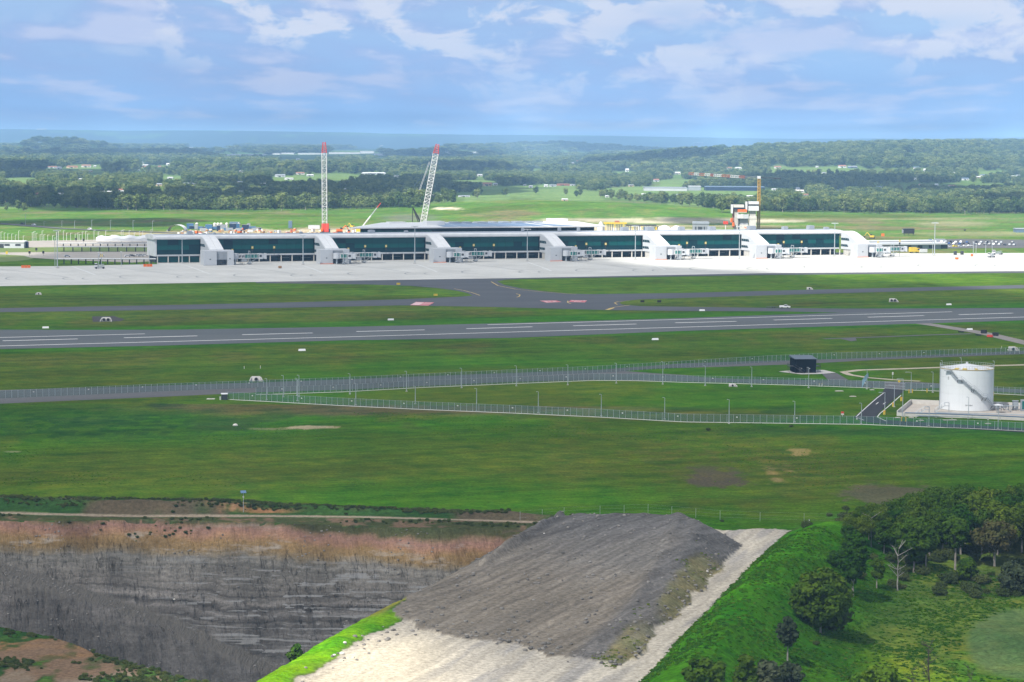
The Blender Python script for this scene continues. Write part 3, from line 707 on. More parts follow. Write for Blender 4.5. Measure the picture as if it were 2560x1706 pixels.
def mat_pit():
    m = D.materials.new('quarry_face'); m.use_nodes = True
    nt, N, L = nodes_of(m); b = nt.nodes['Principled BSDF']
    geo = N('ShaderNodeNewGeometry'); sp = N('ShaderNodeSeparateXYZ'); L(geo.outputs['Position'], sp.inputs[0])
    def noise(scale, stretch=(1,1,1), det=4, rough=.6, rot=(0,0,0)):
        m0 = N('ShaderNodeMapping'); m0.inputs['Rotation'].default_value = rot; L(geo.outputs['Position'], m0.inputs[0])
        mp = N('ShaderNodeMapping'); mp.inputs['Scale'].default_value = stretch
        L(m0.outputs[0], mp.inputs[0])
        n = N('ShaderNodeTexNoise'); n.inputs['Scale'].default_value = scale; n.inputs['Detail'].default_value = det; n.inputs['Roughness'].default_value = rough
        L(mp.outputs[0], n.inputs['Vector']); return n.outputs[0]
    def mth(op, a, c=None, d=None):
        n = N('ShaderNodeMath'); n.operation = op
        for i, q in enumerate((a, c, d)):
            if q is None: continue
            if isinstance(q, (int, float)): n.inputs[i].default_value = q
            else: L(q, n.inputs[i])
        return n.outputs[0]
    def rng(v, a, b_, c, d):
        r = N('ShaderNodeMapRange'); L(v, r.inputs[0]); r.inputs[1].default_value = a; r.inputs[2].default_value = b_; r.inputs[3].default_value = c; r.inputs[4].default_value = d; return r.outputs[0]
    axq = N('ShaderNodeAttribute'); axq.attribute_name = 'aux'; lowm = axq.outputs['Alpha']; upm = mth('SUBTRACT', 1, lowm)
    warp = noise(.035, det=4); warp2 = noise(.25, det=4)
    # beds dip gently; depth in metres, warped
    zz = mth('ADD', mth('MULTIPLY', sp.outputs[2], -1), mth('MULTIPLY', sp.outputs[0], -.022))
    zz = mth('ADD', zz, mth('MULTIPLY', mth('SUBTRACT', warp, .5), 6)); zz = mth('ADD', zz, mth('MULTIPLY', mth('SUBTRACT', warp2, .5), 2))
    cr = N('ShaderNodeValToRGB'); L(mth('DIVIDE', zz, 27), cr.inputs[0])
    els = [(0, (.045,.055,.022)), (.06, (.065,.065,.028)), (.085, (.17,.11,.07)), (.11, (.205,.118,.088)), (.15, (.225,.130,.080)), (.19, (.20,.13,.060)), (.24, (.175,.12,.058)),
           (.27, (.150,.12,.078)), (.30, (.128,.120,.105)), (.45, (.125,.115,.102)), (.6, (.108,.100,.092)), (.8, (.092,.086,.080)), (1, (.078,.074,.070))]
    e = cr.color_ramp.elements
    e[0].position = 0; e[0].color = (*els[0][1], 1); e[1].position = 1; e[1].color = (*els[-1][1], 1)
    for p, c in els[1:-1]:
        k = e.new(p); k.color = (*c, 1)
    # thin pale and dark beds
    bed = N('ShaderNodeTexNoise'); bed.noise_dimensions = '1D'; bed.inputs['Scale'].default_value = .9; bed.inputs['Detail'].default_value = 3; L(zz, bed.inputs['W'])
    bedm = rng(zz, 6, 10, 0, 1)
    bedv = mth('ADD', 1.08, mth('MULTIPLY', mth('MULTIPLY', bedm, rng(lowm, 0, 1, 1, .25)), mth('MULTIPLY', mth('SUBTRACT', bed.outputs[0], .5), 1.9)))
    lines = noise(.55, (.08, 1, 2.6), 3)
    pale = mth('MULTIPLY', mth('MULTIPLY', rng(lines, .56, .62, 0, 1), bedm), mth('MULTIPLY', upm, rng(sp.outputs[0], -85, -60, .1, 1)))
    gull = noise(.9, (1, .16, .24), 5, .7, (0, .28, 0)); gbr = noise(.22, (1, 1, 2), 4, .6)
    gl0 = rng(gull, .30, .48, .55, 1.05); gl = mth('ADD', 1, mth('MULTIPLY', mth('MULTIPLY', mth('SUBTRACT', gl0, 1), mth('MAXIMUM', rng(zz, 8, 14, 1, .35), lowm)), rng(gbr, .42, .56, .05, 1)))
    fine = noise(2.2, (1, 1, 1), 4, .7); fl = rng(fine, .25, .75, .74, 1.26)
    blot = noise(.09, (1, .6, 1), 4); bl = rng(blot, .35, .68, .66, 1.38)
    crk = noise(.62, (1, .12, .2), 3, .6, (0, .25, 0)); cl = rng(mth('ABSOLUTE', mth('SUBTRACT', crk, .5)), .004, .03, .42, 1.0)
    cb = noise(.3, (1, 1, 1.4), 3, .6); cmask = mth('MULTIPLY', rng(cb, .44, .54, 0, 1), mth('MULTIPLY', rng(zz, 4, 7, 0, 1), rng(zz, 30, 18, 0, 1)))
    crack = mth('ADD', 1, mth('MULTIPLY', mth('SUBTRACT', cl, 1), cmask))
    rough = noise(.7, (1, 1, 2.5), 6, .8); rl = rng(rough, .3, .7, .72, 1.3)
    v = mth('MULTIPLY', mth('MULTIPLY', mth('MULTIPLY', bedv, gl), mth('MULTIPLY', crack, rl)), mth('MULTIPLY', fl, bl))
    vm = N('ShaderNodeVectorMath'); vm.operation = 'SCALE'; L(cr.outputs[0], vm.inputs[0]); L(v, vm.inputs['Scale'])
    # white quartz streak in the upper beds
    wh = noise(.16, (.5, 1, 2.2), 6, .7); whm = mth('MULTIPLY', rng(wh, .56, .68, 0, .75), mth('MULTIPLY', rng(zz, 1.5, 3.5, 0, 1), rng(zz, 11, 8, 0, 1)))
    mx = N('ShaderNodeMixRGB'); L(whm, mx.inputs[0]); L(vm.outputs[0], mx.inputs[1]); mx.inputs[2].default_value = (.36,.32,.27,1)
    mp_ = N('ShaderNodeMixRGB'); L(mth('MULTIPLY', pale, .8), mp_.inputs[0]); L(mx.outputs[0], mp_.inputs[1]); mp_.inputs[2].default_value = (.24,.24,.235,1)
    # level ground in the pit (ramp, floor) is trafficked grey-brown
    nz = N('ShaderNodeSeparateXYZ'); L(geo.outputs['Normal'], nz.inputs[0])
    axp = N('ShaderNodeAttribute'); axp.attribute_name = 'aux'; sxp = N('ShaderNodeSeparateColor'); L(axp.outputs['Color'], sxp.inputs[0]); rm = sxp.outputs[2]
    rampc = N('ShaderNodeMixRGB'); L(fl, rampc.inputs[0]); rampc.inputs[1].default_value = (.098,.090,.080,1); rampc.inputs[2].default_value = (.128,.118,.104,1)
    mr = N('ShaderNodeMixRGB'); L(rm, mr.inputs[0]); L(mp_.outputs[0], mr.inputs[1]); L(rampc.outputs[0], mr.inputs[2])
    L(mr.outputs[0], b.inputs['Base Color'])
    b.inputs['Roughness'].default_value = .95; b.inputs['Specular IOR Level'].default_value = 0
    bp = N('ShaderNodeBump'); bp.inputs['Strength'].default_value = .8; bp.inputs['Distance'].default_value = 1.2
    L(mth('ADD', mth('MULTIPLY', gull, 1.5), mth('MULTIPLY', fine, .4)), bp.inputs['Height']); L(bp.outputs[0], b.inputs['Normal'])
    return m
build_terrain()
# ================================================================== PAVED SHEETS
def sheet(name, pts, z, mat, label=None, px=True, th=0.0):
    w = Wl(pts) if px else pts
    mb = MB()
    n = len(w)
    me = D.meshes.new(name)
    import bmesh
    bm = bmesh.new()
    vs = [bm.verts.new((p[0], p[1], z)) for p in w]
    f = bm.faces.new(vs)
    if f.normal.z == 0: f.normal_update()
    if f.normal.z < 0: f.normal_flip()
    bmesh.ops.triangulate(bm, faces=bm.faces[:])
    bm.to_mesh(me); bm.free(); me.materials.append(mat)
    o = D.objects.new(name, me); link(o); tag(o, kind='structure')
    if label: o['label'] = label
    return o
def strip(name, pts, width, z, mat, label=None, px=True, parent=None):
    w = Wl(pts) if px else pts
    mb = MB(); L_ = []; R_ = []
    for i, p in enumerate(w):
        a = Vector(w[max(i-1, 0)]); c = Vector(w[min(i+1, len(w)-1)]); d = (c-a).normalized(); nn = Vector((-d.y, d.x))*width/2
        L_.append((p[0]+nn.x, p[1]+nn.y, z)); R_.append((p[0]-nn.x, p[1]-nn.y, z))
    for i in range(len(w)-1): mb.add([R_[i], R_[i+1], L_[i+1], L_[i]], [(0,1,2,3)])
    o = mb.obj(name, mat, parent)
    if parent is None: tag(o, label, kind='structure')
    return o
def asphalt_mat(name, c, c2, scale=.05, stretch=(.25,1,1)):
    m = D.materials.new(name); m.use_nodes = True
    nt, N, L = nodes_of(m); b = nt.nodes['Principled BSDF']
    geo = N('ShaderNodeNewGeometry')
    def noise(scale, stretch, det=5):
        m0 = N('ShaderNodeMapping'); m0.inputs['Rotation'].default_value = (0,0,-.39); L(geo.outputs['Position'], m0.inputs[0]); mp = N('ShaderNodeMapping'); mp.inputs['Scale'].default_value = stretch; L(m0.outputs[0], mp.inputs[0])
        n = N('ShaderNodeTexNoise'); n.inputs['Scale'].default_value = scale; n.inputs['Detail'].default_value = det; L(mp.outputs[0], n.inputs['Vector']); return n.outputs[0]
    r = N('ShaderNodeMapRange'); L(noise(scale, stretch), r.inputs[0]); r.inputs[1].default_value = .35; r.inputs[2].default_value = .65
    mx = N('ShaderNodeMixRGB'); L(r.outputs[0], mx.inputs[0]); mx.inputs[1].default_value = (*c,1); mx.inputs[2].default_value = (*c2,1)
    r2 = N('ShaderNodeMapRange'); L(noise(.9, (1,1,1)), r2.inputs[0]); r2.inputs[1].default_value = .3; r2.inputs[2].default_value = .7; r2.inputs[3].default_value = .9; r2.inputs[4].default_value = 1.1
    vm = N('ShaderNodeVectorMath'); vm.operation = 'SCALE'; L(mx.outputs[0], vm.inputs[0]); L(r2.outputs[0], vm.inputs['Scale'])
    L(vm.outputs[0], b.inputs['Base Color']); b.inputs['Roughness'].default_value = 1; b.inputs['Specular IOR Level'].default_value = .04
    return m
M['asph'] = asphalt_mat('runway_asphalt', (.108,.116,.118), (.088,.096,.100))
M['asph2'] = asphalt_mat('taxiway_asphalt', (.090,.095,.103), (.074,.079,.086))
M['road'] = asphalt_mat('service_road_asphalt', (.115,.115,.115), (.09,.09,.092))
M['newroad'] = asphalt_mat('new_asphalt', (.045,.047,.052), (.038,.04,.044))
M['gravel'] = asphalt_mat('gravel', (.42,.37,.29), (.33,.29,.22), .3, (1,1,1))
M['gravel2'] = asphalt_mat('compacted_gravel', (.24,.22,.20), (.19,.175,.16), .3, (1,1,1))
M['tarrybank'] = asphalt_mat('dark_rock_lining', (.07,.065,.062), (.05,.048,.046), .6, (1,1,1))
M['slate'] = noise_mat('slate_roof', (.06,.085,.11), (.05,.07,.09), .5, .4)
M['paint'] = noise_mat('white_line_paint', (.62,.62,.60), (.5,.5,.49), .3, .7)
M['ypaint'] = noise_mat('yellow_line_paint', (.50,.36,.10), (.4,.3,.1), .3, .7)
M['pinkpaint'] = noise_mat('red_marking_paint', (.45,.10,.11), (.38,.08,.09), .3, .7)
def apron_mat():
    m = D.materials.new('apron_concrete'); m.use_nodes = True
    nt, N, L = nodes_of(m); b = nt.nodes['Principled BSDF']
    tc = N('ShaderNodeTexCoord')
    br = N('ShaderNodeTexBrick'); br.offset = 0; br.inputs['Scale'].default_value = 1
    br.inputs['Brick Width'].default_value = 7.5; br.inputs['Row Height'].default_value = 7.5; br.inputs['Mortar Size'].default_value = .07
    br.inputs['Color1'].default_value = (.480,.478,.450,1); br.inputs['Color2'].default_value = (.450,.450,.425,1); br.inputs['Mortar'].default_value = (.32,.33,.32,1)
    L(tc.outputs['Object'], br.inputs[0])
    n = N('ShaderNodeTexNoise'); n.inputs['Scale'].default_value = .03; n.inputs['Detail'].default_value = 6; L(tc.outputs['Object'], n.inputs[0])
    r = N('ShaderNodeMapRange'); L(n.outputs[0], r.inputs[0]); r.inputs[1].default_value = .3; r.inputs[2].default_value = .7; r.inputs[3].default_value = .88; r.inputs[4].default_value = 1.08
    vm = N('ShaderNodeVectorMath'); vm.operation = 'SCALE'; L(br.outputs[0], vm.inputs[0]); L(r.outputs[0], vm.inputs['Scale'])
    L(vm.outputs[0], b.inputs['Base Color']); b.inputs['Roughness'].default_value = 1; b.inputs['Specular IOR Level'].default_value = .04
    return m
M['apron'] = apron_mat()
M['forecourt'] = noise_mat('forecourt_paving', (.34,.31,.27), (.26,.24,.21), .08, .85)
M['bluegrey'] = noise_mat('blue_grey_paint', (.13,.2,.30), (.1,.16,.25), .8, .45)
M['dullred'] = noise_mat('faded_red_paint', (.42,.12,.08), (.34,.10,.07), .8, .6)
M['hutblack'] = noise_mat('black_cladding', (.006,.010,.014), (.009,.013,.017), .5, .9, spec=.0)
M['mustard'] = noise_mat('mustard_crane_paint', (.42,.27,.05), (.34,.21,.04), .8, .5)
FA = G(392, 658); FB = G(2096, 637.5)
FDIR = (FB-FA).normalized(); FANG = math.atan2(FDIR.y, FDIR.x)
# apron: its mesh is built in the terminal's own axes so the slab joints run square to the building
def apron():
    pts = Wl([(-1200,677),(-260,668),(150,666),(392,661),(396,650),(2096,632),(2330,634),(2560,633),(2900,632),(2900,676),(2560,678.5),(1920,683.5),(1280,696),(640,705.6),(0,716),(-260,720),(-1200,734)])
    o = sheet('apron', [((Vector((p[0],p[1],0))-FA).dot(FDIR), (Vector((p[0],p[1],0))-FA).dot(Vector((-FDIR.y, FDIR.x, 0)))) for p in pts], 0.0, M['apron'], 'pale concrete apron in front of the terminal', px=False)
    o.location = (FA.x, FA.y, .06); o.rotation_euler = (0,0,FANG)
apron()
# taxiways with the wide connector to the apron
sheet('taxiway', [(-260,781),(-1300,802),(-1300,788),(-260,774),(0,771),(300,765.5),(600,759.5),(860,753),(1000,749),(1100,744.5),(1150,742.5),(1181,740),(1170,734),(1140,727),(1090,720.5),(1030,715.5),(930,712),(790,710),(640,708.5),(640,704),(1280,695),(1920,682),(2560,677),(2900,675),(2900,680),(2560,683),(1920,688),(1300,698),(1262,700),(1243,704.5),(1262,713),(1300,721),(1360,729),(1420,734.5),(1480,736),(1710,733),(2015,725),(2300,719),(2560,713),(3500,692),(3500,699),(2900,713),(2560,721.5),(2300,728),(2000,736.5),(1710,745.5),(1600,749),(1565,752.5),(1548,757),(1555,762),(1600,766),(1710,767.5),(1900,770),(2100,772),(2350,771.5),(2560,770.5),(2900,768),(2900,785),(2300,787),(2120,782.5),(1950,779),(1710,778),(1510,775.5),(1250,768.5),(1000,764),(850,767.5),(500,774),(250,778),(0,781)], .05, M['asph2'], 'grey taxiways between the grass islands')
sheet('runway', [(-260,879),(-1300,901),(-1300,846),(-260,829),(0,825),(240,825.5),(430,825),(860,818),(1284,808.5),(1710,796),(1900,789),(2113,782),(2300,776),(2560,771),(2900,764),(3500,751),(3500,771),(2900,791),(2560,801.6),(2200,813),(1710,828),(1284,845.5),(860,851.7),(400,865),(0,873.6)], .08, M['asph'], 'long grey runway crossing the whole view')
def strips(name, quads, mat, z, label, w):
    root = MB()
    for a, b_ in quads:
        p = G(*a); q = G(*b_); d = (q-p).normalized(); nn = Vector((-d.y, d.x, 0))*w/2
        root.add([(p+nn)[:2]+(z,), (p-nn)[:2]+(z,), (q-nn)[:2]+(z,), (q+nn)[:2]+(z,)], [(0,1,2,3)])
    return root
DASH = [((-322,861.5),(-118,856.3)),((6.6,853.1),(194.4,848.4)),((310,845.5),(493.4,840.7)),((605.6,837.8),(782,833.4)),((891,829.8),(1062,825.7)),((1166,822.8),(1331,818)),((1433,815.5),(1591,811.1)),((1688,808),(1840.7,804.5)),((1934,801),(2080,797)),((2169.7,794),(2310,790)),((2397,787.7),(2532.6,783.7))]
for i, d_ in enumerate(DASH):
    o = strips('c', [d_], M['paint'], .11, '', 2.0).obj('centreline_dash', M['paint']); tag(o, kind='structure')
o = strips('e', [((-1200,895),(-200,871.5)),((-200,871.5),(0,866)),((0,866),(860,843.3)),((860,843.3),(1284,831)),((1284,831),(1710,818.8)),((1710,818.8),(2560,793.6)),((2560,793.6),(2850,785))], M['paint'], .11, '', 1.7).obj('runway_edge_line', M['paint']); tag(o, kind='structure')
o = strips('e', [((-1200,872),(-200,850)),((-200,850),(362,835.6)),((1219,812.7),(1710,799.4)),((1710,799.4),(2380,780.4))], M['paint'], .11, '', 1.7).obj('runway_edge_line', M['paint']); tag(o, kind='structure')
# yellow taxi lines
def yl(pts, w=.6, z=.10):
    o = strip('yellow_taxi_line', pts, w, z, M['ypaint'])
for p_ in ([(1135,722.5),(1160,727),(1182,733),(1200,739.5)], [(1228,705),(1245,715),(1290,724),(1360,731),(1440,736.5)], [(1290,735),(1300,738),(1298,742),(1292,744)],
           [(1575,753),(1545,755),(1536,758),(1543,762)], [(1520,775.5),(1535,769),(1575,763.5)], [(1420,753),(1419,757),(1427,760)], [(690,706),(760,708),(860,710)]):
    yl(p_)
yl([(1518,775.5),(1532,770.5)], 2.0, .105)
# red mandatory markings with pale lettering blocks
def marking(quad, rows, label):
    a, b_, c, d = [G(*q) for q in quad]      # far-left, far-right, near-right, near-left
    root = empty('red_taxiway_marking', (a+b_+c+d)/4, 0, label, 'painted marking', 'red painted markings on the taxiway')
    def pt(u, v, z): 
        p = a.lerp(b_, u).lerp(d.lerp(c, u), v); return (p.x, p.y, z)
    m = MB(); m.add([pt(0,0,.10), pt(0,1,.10), pt(1,1,.10), pt(1,0,.10)], [(0,1,2,3)]); m.obj('red_panel', M['pinkpaint'], root, True)
    for (u0, u1, v0, v1) in rows:
        m = MB(); m.add([pt(u0,v0,.115), pt(u0,v1,.115), pt(u1,v1,.115), pt(u1,v0,.115)], [(0,1,2,3)]); m.obj('pale_block', M['pinkpale'], root, True)
M['pinkpale'] = noise_mat('pale_pink_paint', (.62,.42,.42), (.55,.36,.37), .3, .7)
marking([(1040,755.8),(1086,757),(1071,765),(1025,763.8)], [(.04,.48,.08,.92),(.52,.96,.1,.22),(.52,.96,.42,.56),(.52,.96,.82,.92),(.0,.03,0,1)], 'red and pink chequered marking on the taxiway beneath the left grass island')
marking([(1349,752.6),(1391,752.2),(1404,755.8),(1366,757.6)], [(.02,.98,.0,.12),(.02,.98,.88,1),(.1,.3,.3,.7),(.4,.55,.25,.55),(.6,.8,.35,.7)], 'slim red diamond marking on the taxiway, middle of the three markings')
marking([(1427,751.2),(1468,752.2),(1462,757),(1421,755.8)], [(.0,1,.0,.1),(.0,1,.92,1),(.3,.34,.2,.8),(.34,.42,.2,.32),(.34,.42,.46,.56),(.34,.42,.7,.8),(.42,.45,.24,.5),(.42,.45,.54,.76),(.50,.54,.2,.8),(.60,.63,.2,.8),(.68,.71,.2,.8),(.63,.68,.2,.32),(.63,.68,.68,.8),(.1,.2,.12,.35),(.8,.9,.12,.35)], 'red marking reading B10 on the taxiway, rightmost of the three markings')
# service roads and tracks
sheet('service_road', [(-300,1024),(-1300,1078),(-1300,1026),(-300,985),(0,976),(300,968),(640,957),(860,949),(1284,933),(1500,925),(1710,909),(1900,903),(2100,898),(2560,877.5),(2900,868),(2900,877),(2560,886),(2200,900),(2000,911),(1800,918),(1640,922),(1560,928),(1640,934),(1710,938),(1760,944),(1842,948),(2100,952),(2230,954),(2300,956),(2560,975),(2560,984),(2330,970),(2250,975),(2200,972),(2100,965),(1842,957),(1710,954),(1500,950),(1284,955),(860,975),(640,982),(400,993),(0,1010)], .05, M['road'], 'grey service road forking behind the perimeter fence')
sheet('access_road', [(2212,971),(2262,977),(2256,982),(2228,1005),(2205,1025),(2196,1035),(2189,1044),(2200,1050),(2290,1056),(2560,1072),(2900,1094),(2900,1104),(2560,1082),(2290,1066),(2180,1058),(2150,1052),(2135,1044),(2146,1034),(2170,1014),(2190,995),(2205,984)], .09, M['newroad'], 'new black asphalt access road with white edge lines by the tank')
strip('access_road_edge_line', [(2160,1052),(2140,1044),(2150,1034),(2172,1014),(2194,995),(2209,984)], .3, .12, M['paint'])
strip('access_road_edge_line', [(2215,1054),(2193,1044),(2200,1035),(2212,1025),(2234,1006),(2253,989)], .3, .12, M['paint'])
strip('access_road_centre_dash', [(2190,1012),(2196,1007)], .3, .12, M['paint'])
strip('access_road_centre_dash', [(2208,1012),(2214,1007)], .3, .12, M['paint'])
strip('gravel_path', [(2108,931),(2150,926),(2250,923),(2350,919.5),(2450,916),(2560,913),(2750,908)], 3.6, .07, M['gravel'], 'pale gravel path looping behind the tank')
strip('gravel_path', [(2108,931),(2125,938),(2170,945),(2230,950),(2300,954)], 2.6, .075, M['gravel'], 'pale gravel path looping behind the tank')
strip('airfield_track', [(2296,808),(2340,814),(2400,824),(2440,830),(2480,838),(2560,857),(2700,890)], 7.5, .07, M['gravel2'] if 'gravel2' in M else M['road'], 'narrow track leaving the runway at the right')
strip('airfield_track', [(2430,835),(2330,838),(2200,843),(2060,848)], 3.5, .075, M['road'], 'thin grey track across the grass')
sheet('track_apron', [(2098,847),(2138,844),(2142,852),(2128,854)], .08, M['road'])
sheet('building_pad', [(1946,930),(1990,925.5),(2060,926),(2090,933),(2050,936),(2003,937)], .10, M['concrete'], 'concrete pad around the black hut')
sheet('hut_driveway', [(2055,936),(2092,934),(2120,950),(2115,956),(2075,956)], .09, M['road'])
# roads beyond the terminal
strip('far_road', [(-300,553),(0,560),(150,572),(260,577.5),(420,583),(600,586)], 12, .4, M['road'], 'grey road crossing the field behind the light poles')
sheet('left_forecourt', [(-260,612),(62,603),(240,600),(420,600),(420,652),(330,657),(150,650),(0,640),(-260,640)], .1, M['forecourt'], 'pale paved forecourt left of the terminal')
M['lawn'] = noise_mat('lawn', (.09,.15,.03), (.12,.15,.035), .05, .95)
sheet('lawn_strip', [(-260,621),(62,619.5),(240,618),(390,618),(390,630),(240,630),(0,632),(-260,633)], .15, M['lawn'], 'green lawn strip among the canopies')
sheet('lawn_strip', [(-260,640),(0,637),(60,640),(85,648),(40,654),(0,656),(-260,660)], .15, M['lawn'], 'yellow-green lawn patch beside the apron')
sheet('car_park', [(2180,603),(2400,598),(2560,600),(2900,603),(2900,624),(2560,620.5),(2330,622),(2180,618)], .12, M['road'], 'asphalt car park right of the terminal')
# apron paint: lead-in lines and curved stand lines
M['apronline'] = noise_mat('worn_stand_line', (.55,.56,.53), (.45,.46,.44), .2, .7)
M['tyre'] = noise_mat('tyre_scuff', (.20,.21,.21), (.25,.26,.26), .05, .8)
for i in range(-1, 9):
    o = strip('stand_line', [(180+i*285, 667-i*2.6), (215+i*285, 679-i*2.6), (238+i*285, 688-i*2.5)], 1.6, .09, M['apronline'])
for i in range(-1, 9):
    x0 = 40+i*285; y0 = 706-i*4.0
    for (dx, w_, hh_) in ((0, 26, 4), (135, 18, 3), (175, 9, 2)):
        strip('tyre_mark', [(x0+dx+w_*math.cos(t), y0-9-i*.1+hh_*math.sin(t)) for t in np.linspace(.9, 4.6, 9)], .9, .095, M['tyre'])
    strip('tyre_mark', [(x0-60, y0-34), (x0+60, y0-22), (x0+130, y0-12)], .8, .095, M['tyre'])
# ================================================================== CLOUDS OVERHEAD AND HAZE
def cloud_mat(clear=.62):
    m = D.materials.new('cloud_vapour'); m.use_nodes = True
    nt, N, L = nodes_of(m); nt.nodes.remove(nt.nodes['Principled BSDF'])
    d = N('ShaderNodeBsdfDiffuse'); t = N('ShaderNodeBsdfTranslucent'); mx = N('ShaderNodeMixShader')
    n = N('ShaderNodeTexNoise'); n.inputs['Scale'].default_value = .004; n.inputs['Detail'].default_value = 5
    tc = N('ShaderNodeTexCoord'); L(tc.outputs['Object'], n.inputs[0])
    r = N('ShaderNodeMapRange'); L(n.outputs[0], r.inputs[0]); r.inputs[3].default_value = .35; r.inputs[4].default_value = .6
    d.inputs[0].default_value = (.93,.94,.95,1); t.inputs[0].default_value = (.9,.92,.95,1)
    L(r.outputs[0], mx.inputs[0]); L(d.outputs[0], mx.inputs[1]); L(t.outputs[0], mx.inputs[2]); tr = N('ShaderNodeBsdfTransparent'); m2 = N('ShaderNodeMixShader'); m2.inputs[0].default_value = clear
    L(mx.outputs[0], m2.inputs[1]); L(tr.outputs[0], m2.inputs[2]); L(m2.outputs[0], nt.nodes['Material Output'].inputs[0])
    return m
CM = cloud_mat(); CM2 = cloud_mat(.36)
CALT = 2000.0
CN = [0]
def cloud(ground_poly, alt=CALT, thick=None, rag=18.0, step=24, mat=None):
    """a flat-based cumulus whose base outline throws its shade on ground_poly (world x, y)"""
    # resample outline and roughen
    pts = []
    n = len(ground_poly)
    for i in range(n):
        a = Vector(ground_poly[i]); b = Vector(ground_poly[(i+1) % n]); L_ = (b-a).length; k = max(1, int(L_/max(step, L_/24)))
        for j in range(k): pts.append(a.lerp(b, j/k))
    c = sum(pts, Vector((0,0)))/len(pts)
    size = max((p-c).length for p in pts)
    rag_ = rag
    out = []
    for i, p in enumerate(pts):
        nz = float(fbm(np.array([p.x*.012]), np.array([p.y*.012]), 200+CN[0], 4)[0])-.5
        out.append(p+(p-c).normalized()*nz*rag_*3)
    off = Vector((SUNV.x, SUNV.y))*(alt/SUNV.z)
    thick = thick or min(size*.10, 70)
    m = MB(); K = 5; rings = []
    for k in range(K+1):
        f = math.cos(k/K*math.pi/2*.97); zz = alt+math.sin(k/K*math.pi/2)*thick
        ring = []
        for i, p in enumerate(out):
            w = float(fbm(np.array([i*.35+k*2.]), np.array([k*1.3]), 300+CN[0], 3)[0])-.5
            q = c+(p-c)*(f*(1+(.25*w if k else 0)))
            ring.append((q.x+off.x, q.y+off.y, zz+(w*thick*.4 if k else 0)))
        rings.append(ring)
    nn = len(out); v = [p for r_ in rings for p in r_]; fs = [tuple(range(nn))[::-1]]
    for k in range(K):
        for i in range(nn): fs.append((k*nn+i, k*nn+(i+1) % nn, (k+1)*nn+(i+1) % nn, (k+1)*nn+i))
    fs.append(tuple(range(K*nn, (K+1)*nn)))
    m.add(v, fs)
    o = m.obj('cloud', mat or CM)
    for p in o.data.polygons: p.use_smooth = True
    tag(o, kind='structure')
    CN[0] += 1
    return o
def ell_px(cx, cy, rx, ry, n=14):
    a = G(cx, cy); up = G(cx, cy-ry).y; dn = G(cx, cy+ry).y; yc = (up+dn)/2; ryw = (up-dn)/2; rxw = rx/FPX*a.y
    xc = (cx-1280)/FPX*yc
    return [(xc+rxw*math.cos(t), yc+ryw*math.sin(t)) for t in [2*math.pi*i/n for i in range(n)]]
# one broad cloud shades the quarry, the runway and the left of the terminal; its far edge runs across the apron
cloud(Wl([(-900,656),(-200,652),(80,640),(300,608),(500,590),(760,590),(860,606),(1060,614),(1300,634),(1420,646),(1500,653),(1560,660),(1700,669),(1850,677),(1960,685),(2080,694),(2200,702),(2330,711),(2450,723),(2560,738),(2700,760),(3000,800)])+[(520,900),(480,300),(430,150),(60,230),(0,335),(-14,368),(-27,390),(-46,388),(-52,360),(-70,290),(-130,330),(-420,380),(-700,900)], rag=4)
for e_ in [(300,507,640,19), (930,473,420,20), (250,556,300,12), (2150,472,300,22), (2640,520,170,14), (1950,574,120,6), (800,500,270,9), (60,436,260,12), (820,398,460,11),
           (1620,425,230,9), (1180,430,160,9), (2450,408,180,9), (1500,385,300,7), (300,396,220,8), (2150,388,260,8), (1780,560,130,5)]:
    cloud(ell_px(*e_), rag=14+e_[2]*.18, mat=CM2)
# haze: one closed box of thin blue air
def haze():
    m = D.materials.new('haze'); m.use_nodes = True
    nt, N, L = nodes_of(m); nt.nodes.remove(nt.nodes['Principled BSDF'])
    v = N('ShaderNodeVolumePrincipled'); v.inputs['Color'].default_value = HAZE_COL; v.inputs['Density'].default_value = HAZE_D; v.inputs['Anisotropy'].default_value = -0.3
    L(v.outputs[0], nt.nodes['Material Output'].inputs['Volume'])
    mb = MB(); mb.box(-42000, 42000, -1500, 32500, -60, 190)
    o = mb.obj('haze', m); tag(o, kind='stuff'); o['label'] = 'thin blue haze over the plain'
    o.display_type = 'WIRE'
    return o
HAZE_COL = (.38,.66,1.0,1)
HAZE_D = 6.6e-5
haze()
# ================================================================== TERMINAL PIER
def Tw(x, y, z=0.0):       # terminal axes -> world: x along the facade, y away from the camera
    return FA+FDIR*x+Vector((-FDIR.y, FDIR.x, 0))*y+Vector((0,0,z))
def S(px, y=0.0):
    lo, hi = -600., 1100.
    for _ in range(50):
        m = (lo+hi)/2; w = Tw(m, y); q = P(w.x, w.y, 0)[0]
        if q < px: lo = m
        else: hi = m
    return (lo+hi)/2
def at(px, py, Y):         # point on the ray of a pixel at depth Y
    v = RM @ np.array([(px-1280.)/FPX, -(py-853.)/FPX, -1.]); t = Y/v[1]
    return Vector((v[0]*t, Y, HCAM+v[2]*t))
TR = empty('airport_terminal', FA, FANG, 'long low white terminal pier with dark teal glass and seven sloping boarding gates', 'terminal building')
LT = S(2096)
GATES = [S(p) for p in (500, 784.6, 1061.7, 1346.6, 1603.6, 1850, 2098.7)]
DP = 24.0
m = MB()
prof = [(-1.6,15.0),(-1.9,15.6),(-1.8,16.9),(-1.2,17.5),(.6,17.65),(.6,15.0)]
m.extr(prof, -1.0, LT+1); m.obj('fascia', M['white'], TR)
m = MB(); m.extr([(.6,15.0),(.6,17.6),(DP*.5,18.1),(DP,17.4),(DP,15.0)], -1.0, LT+1); m.obj('roof', M['roofgrey'], TR)
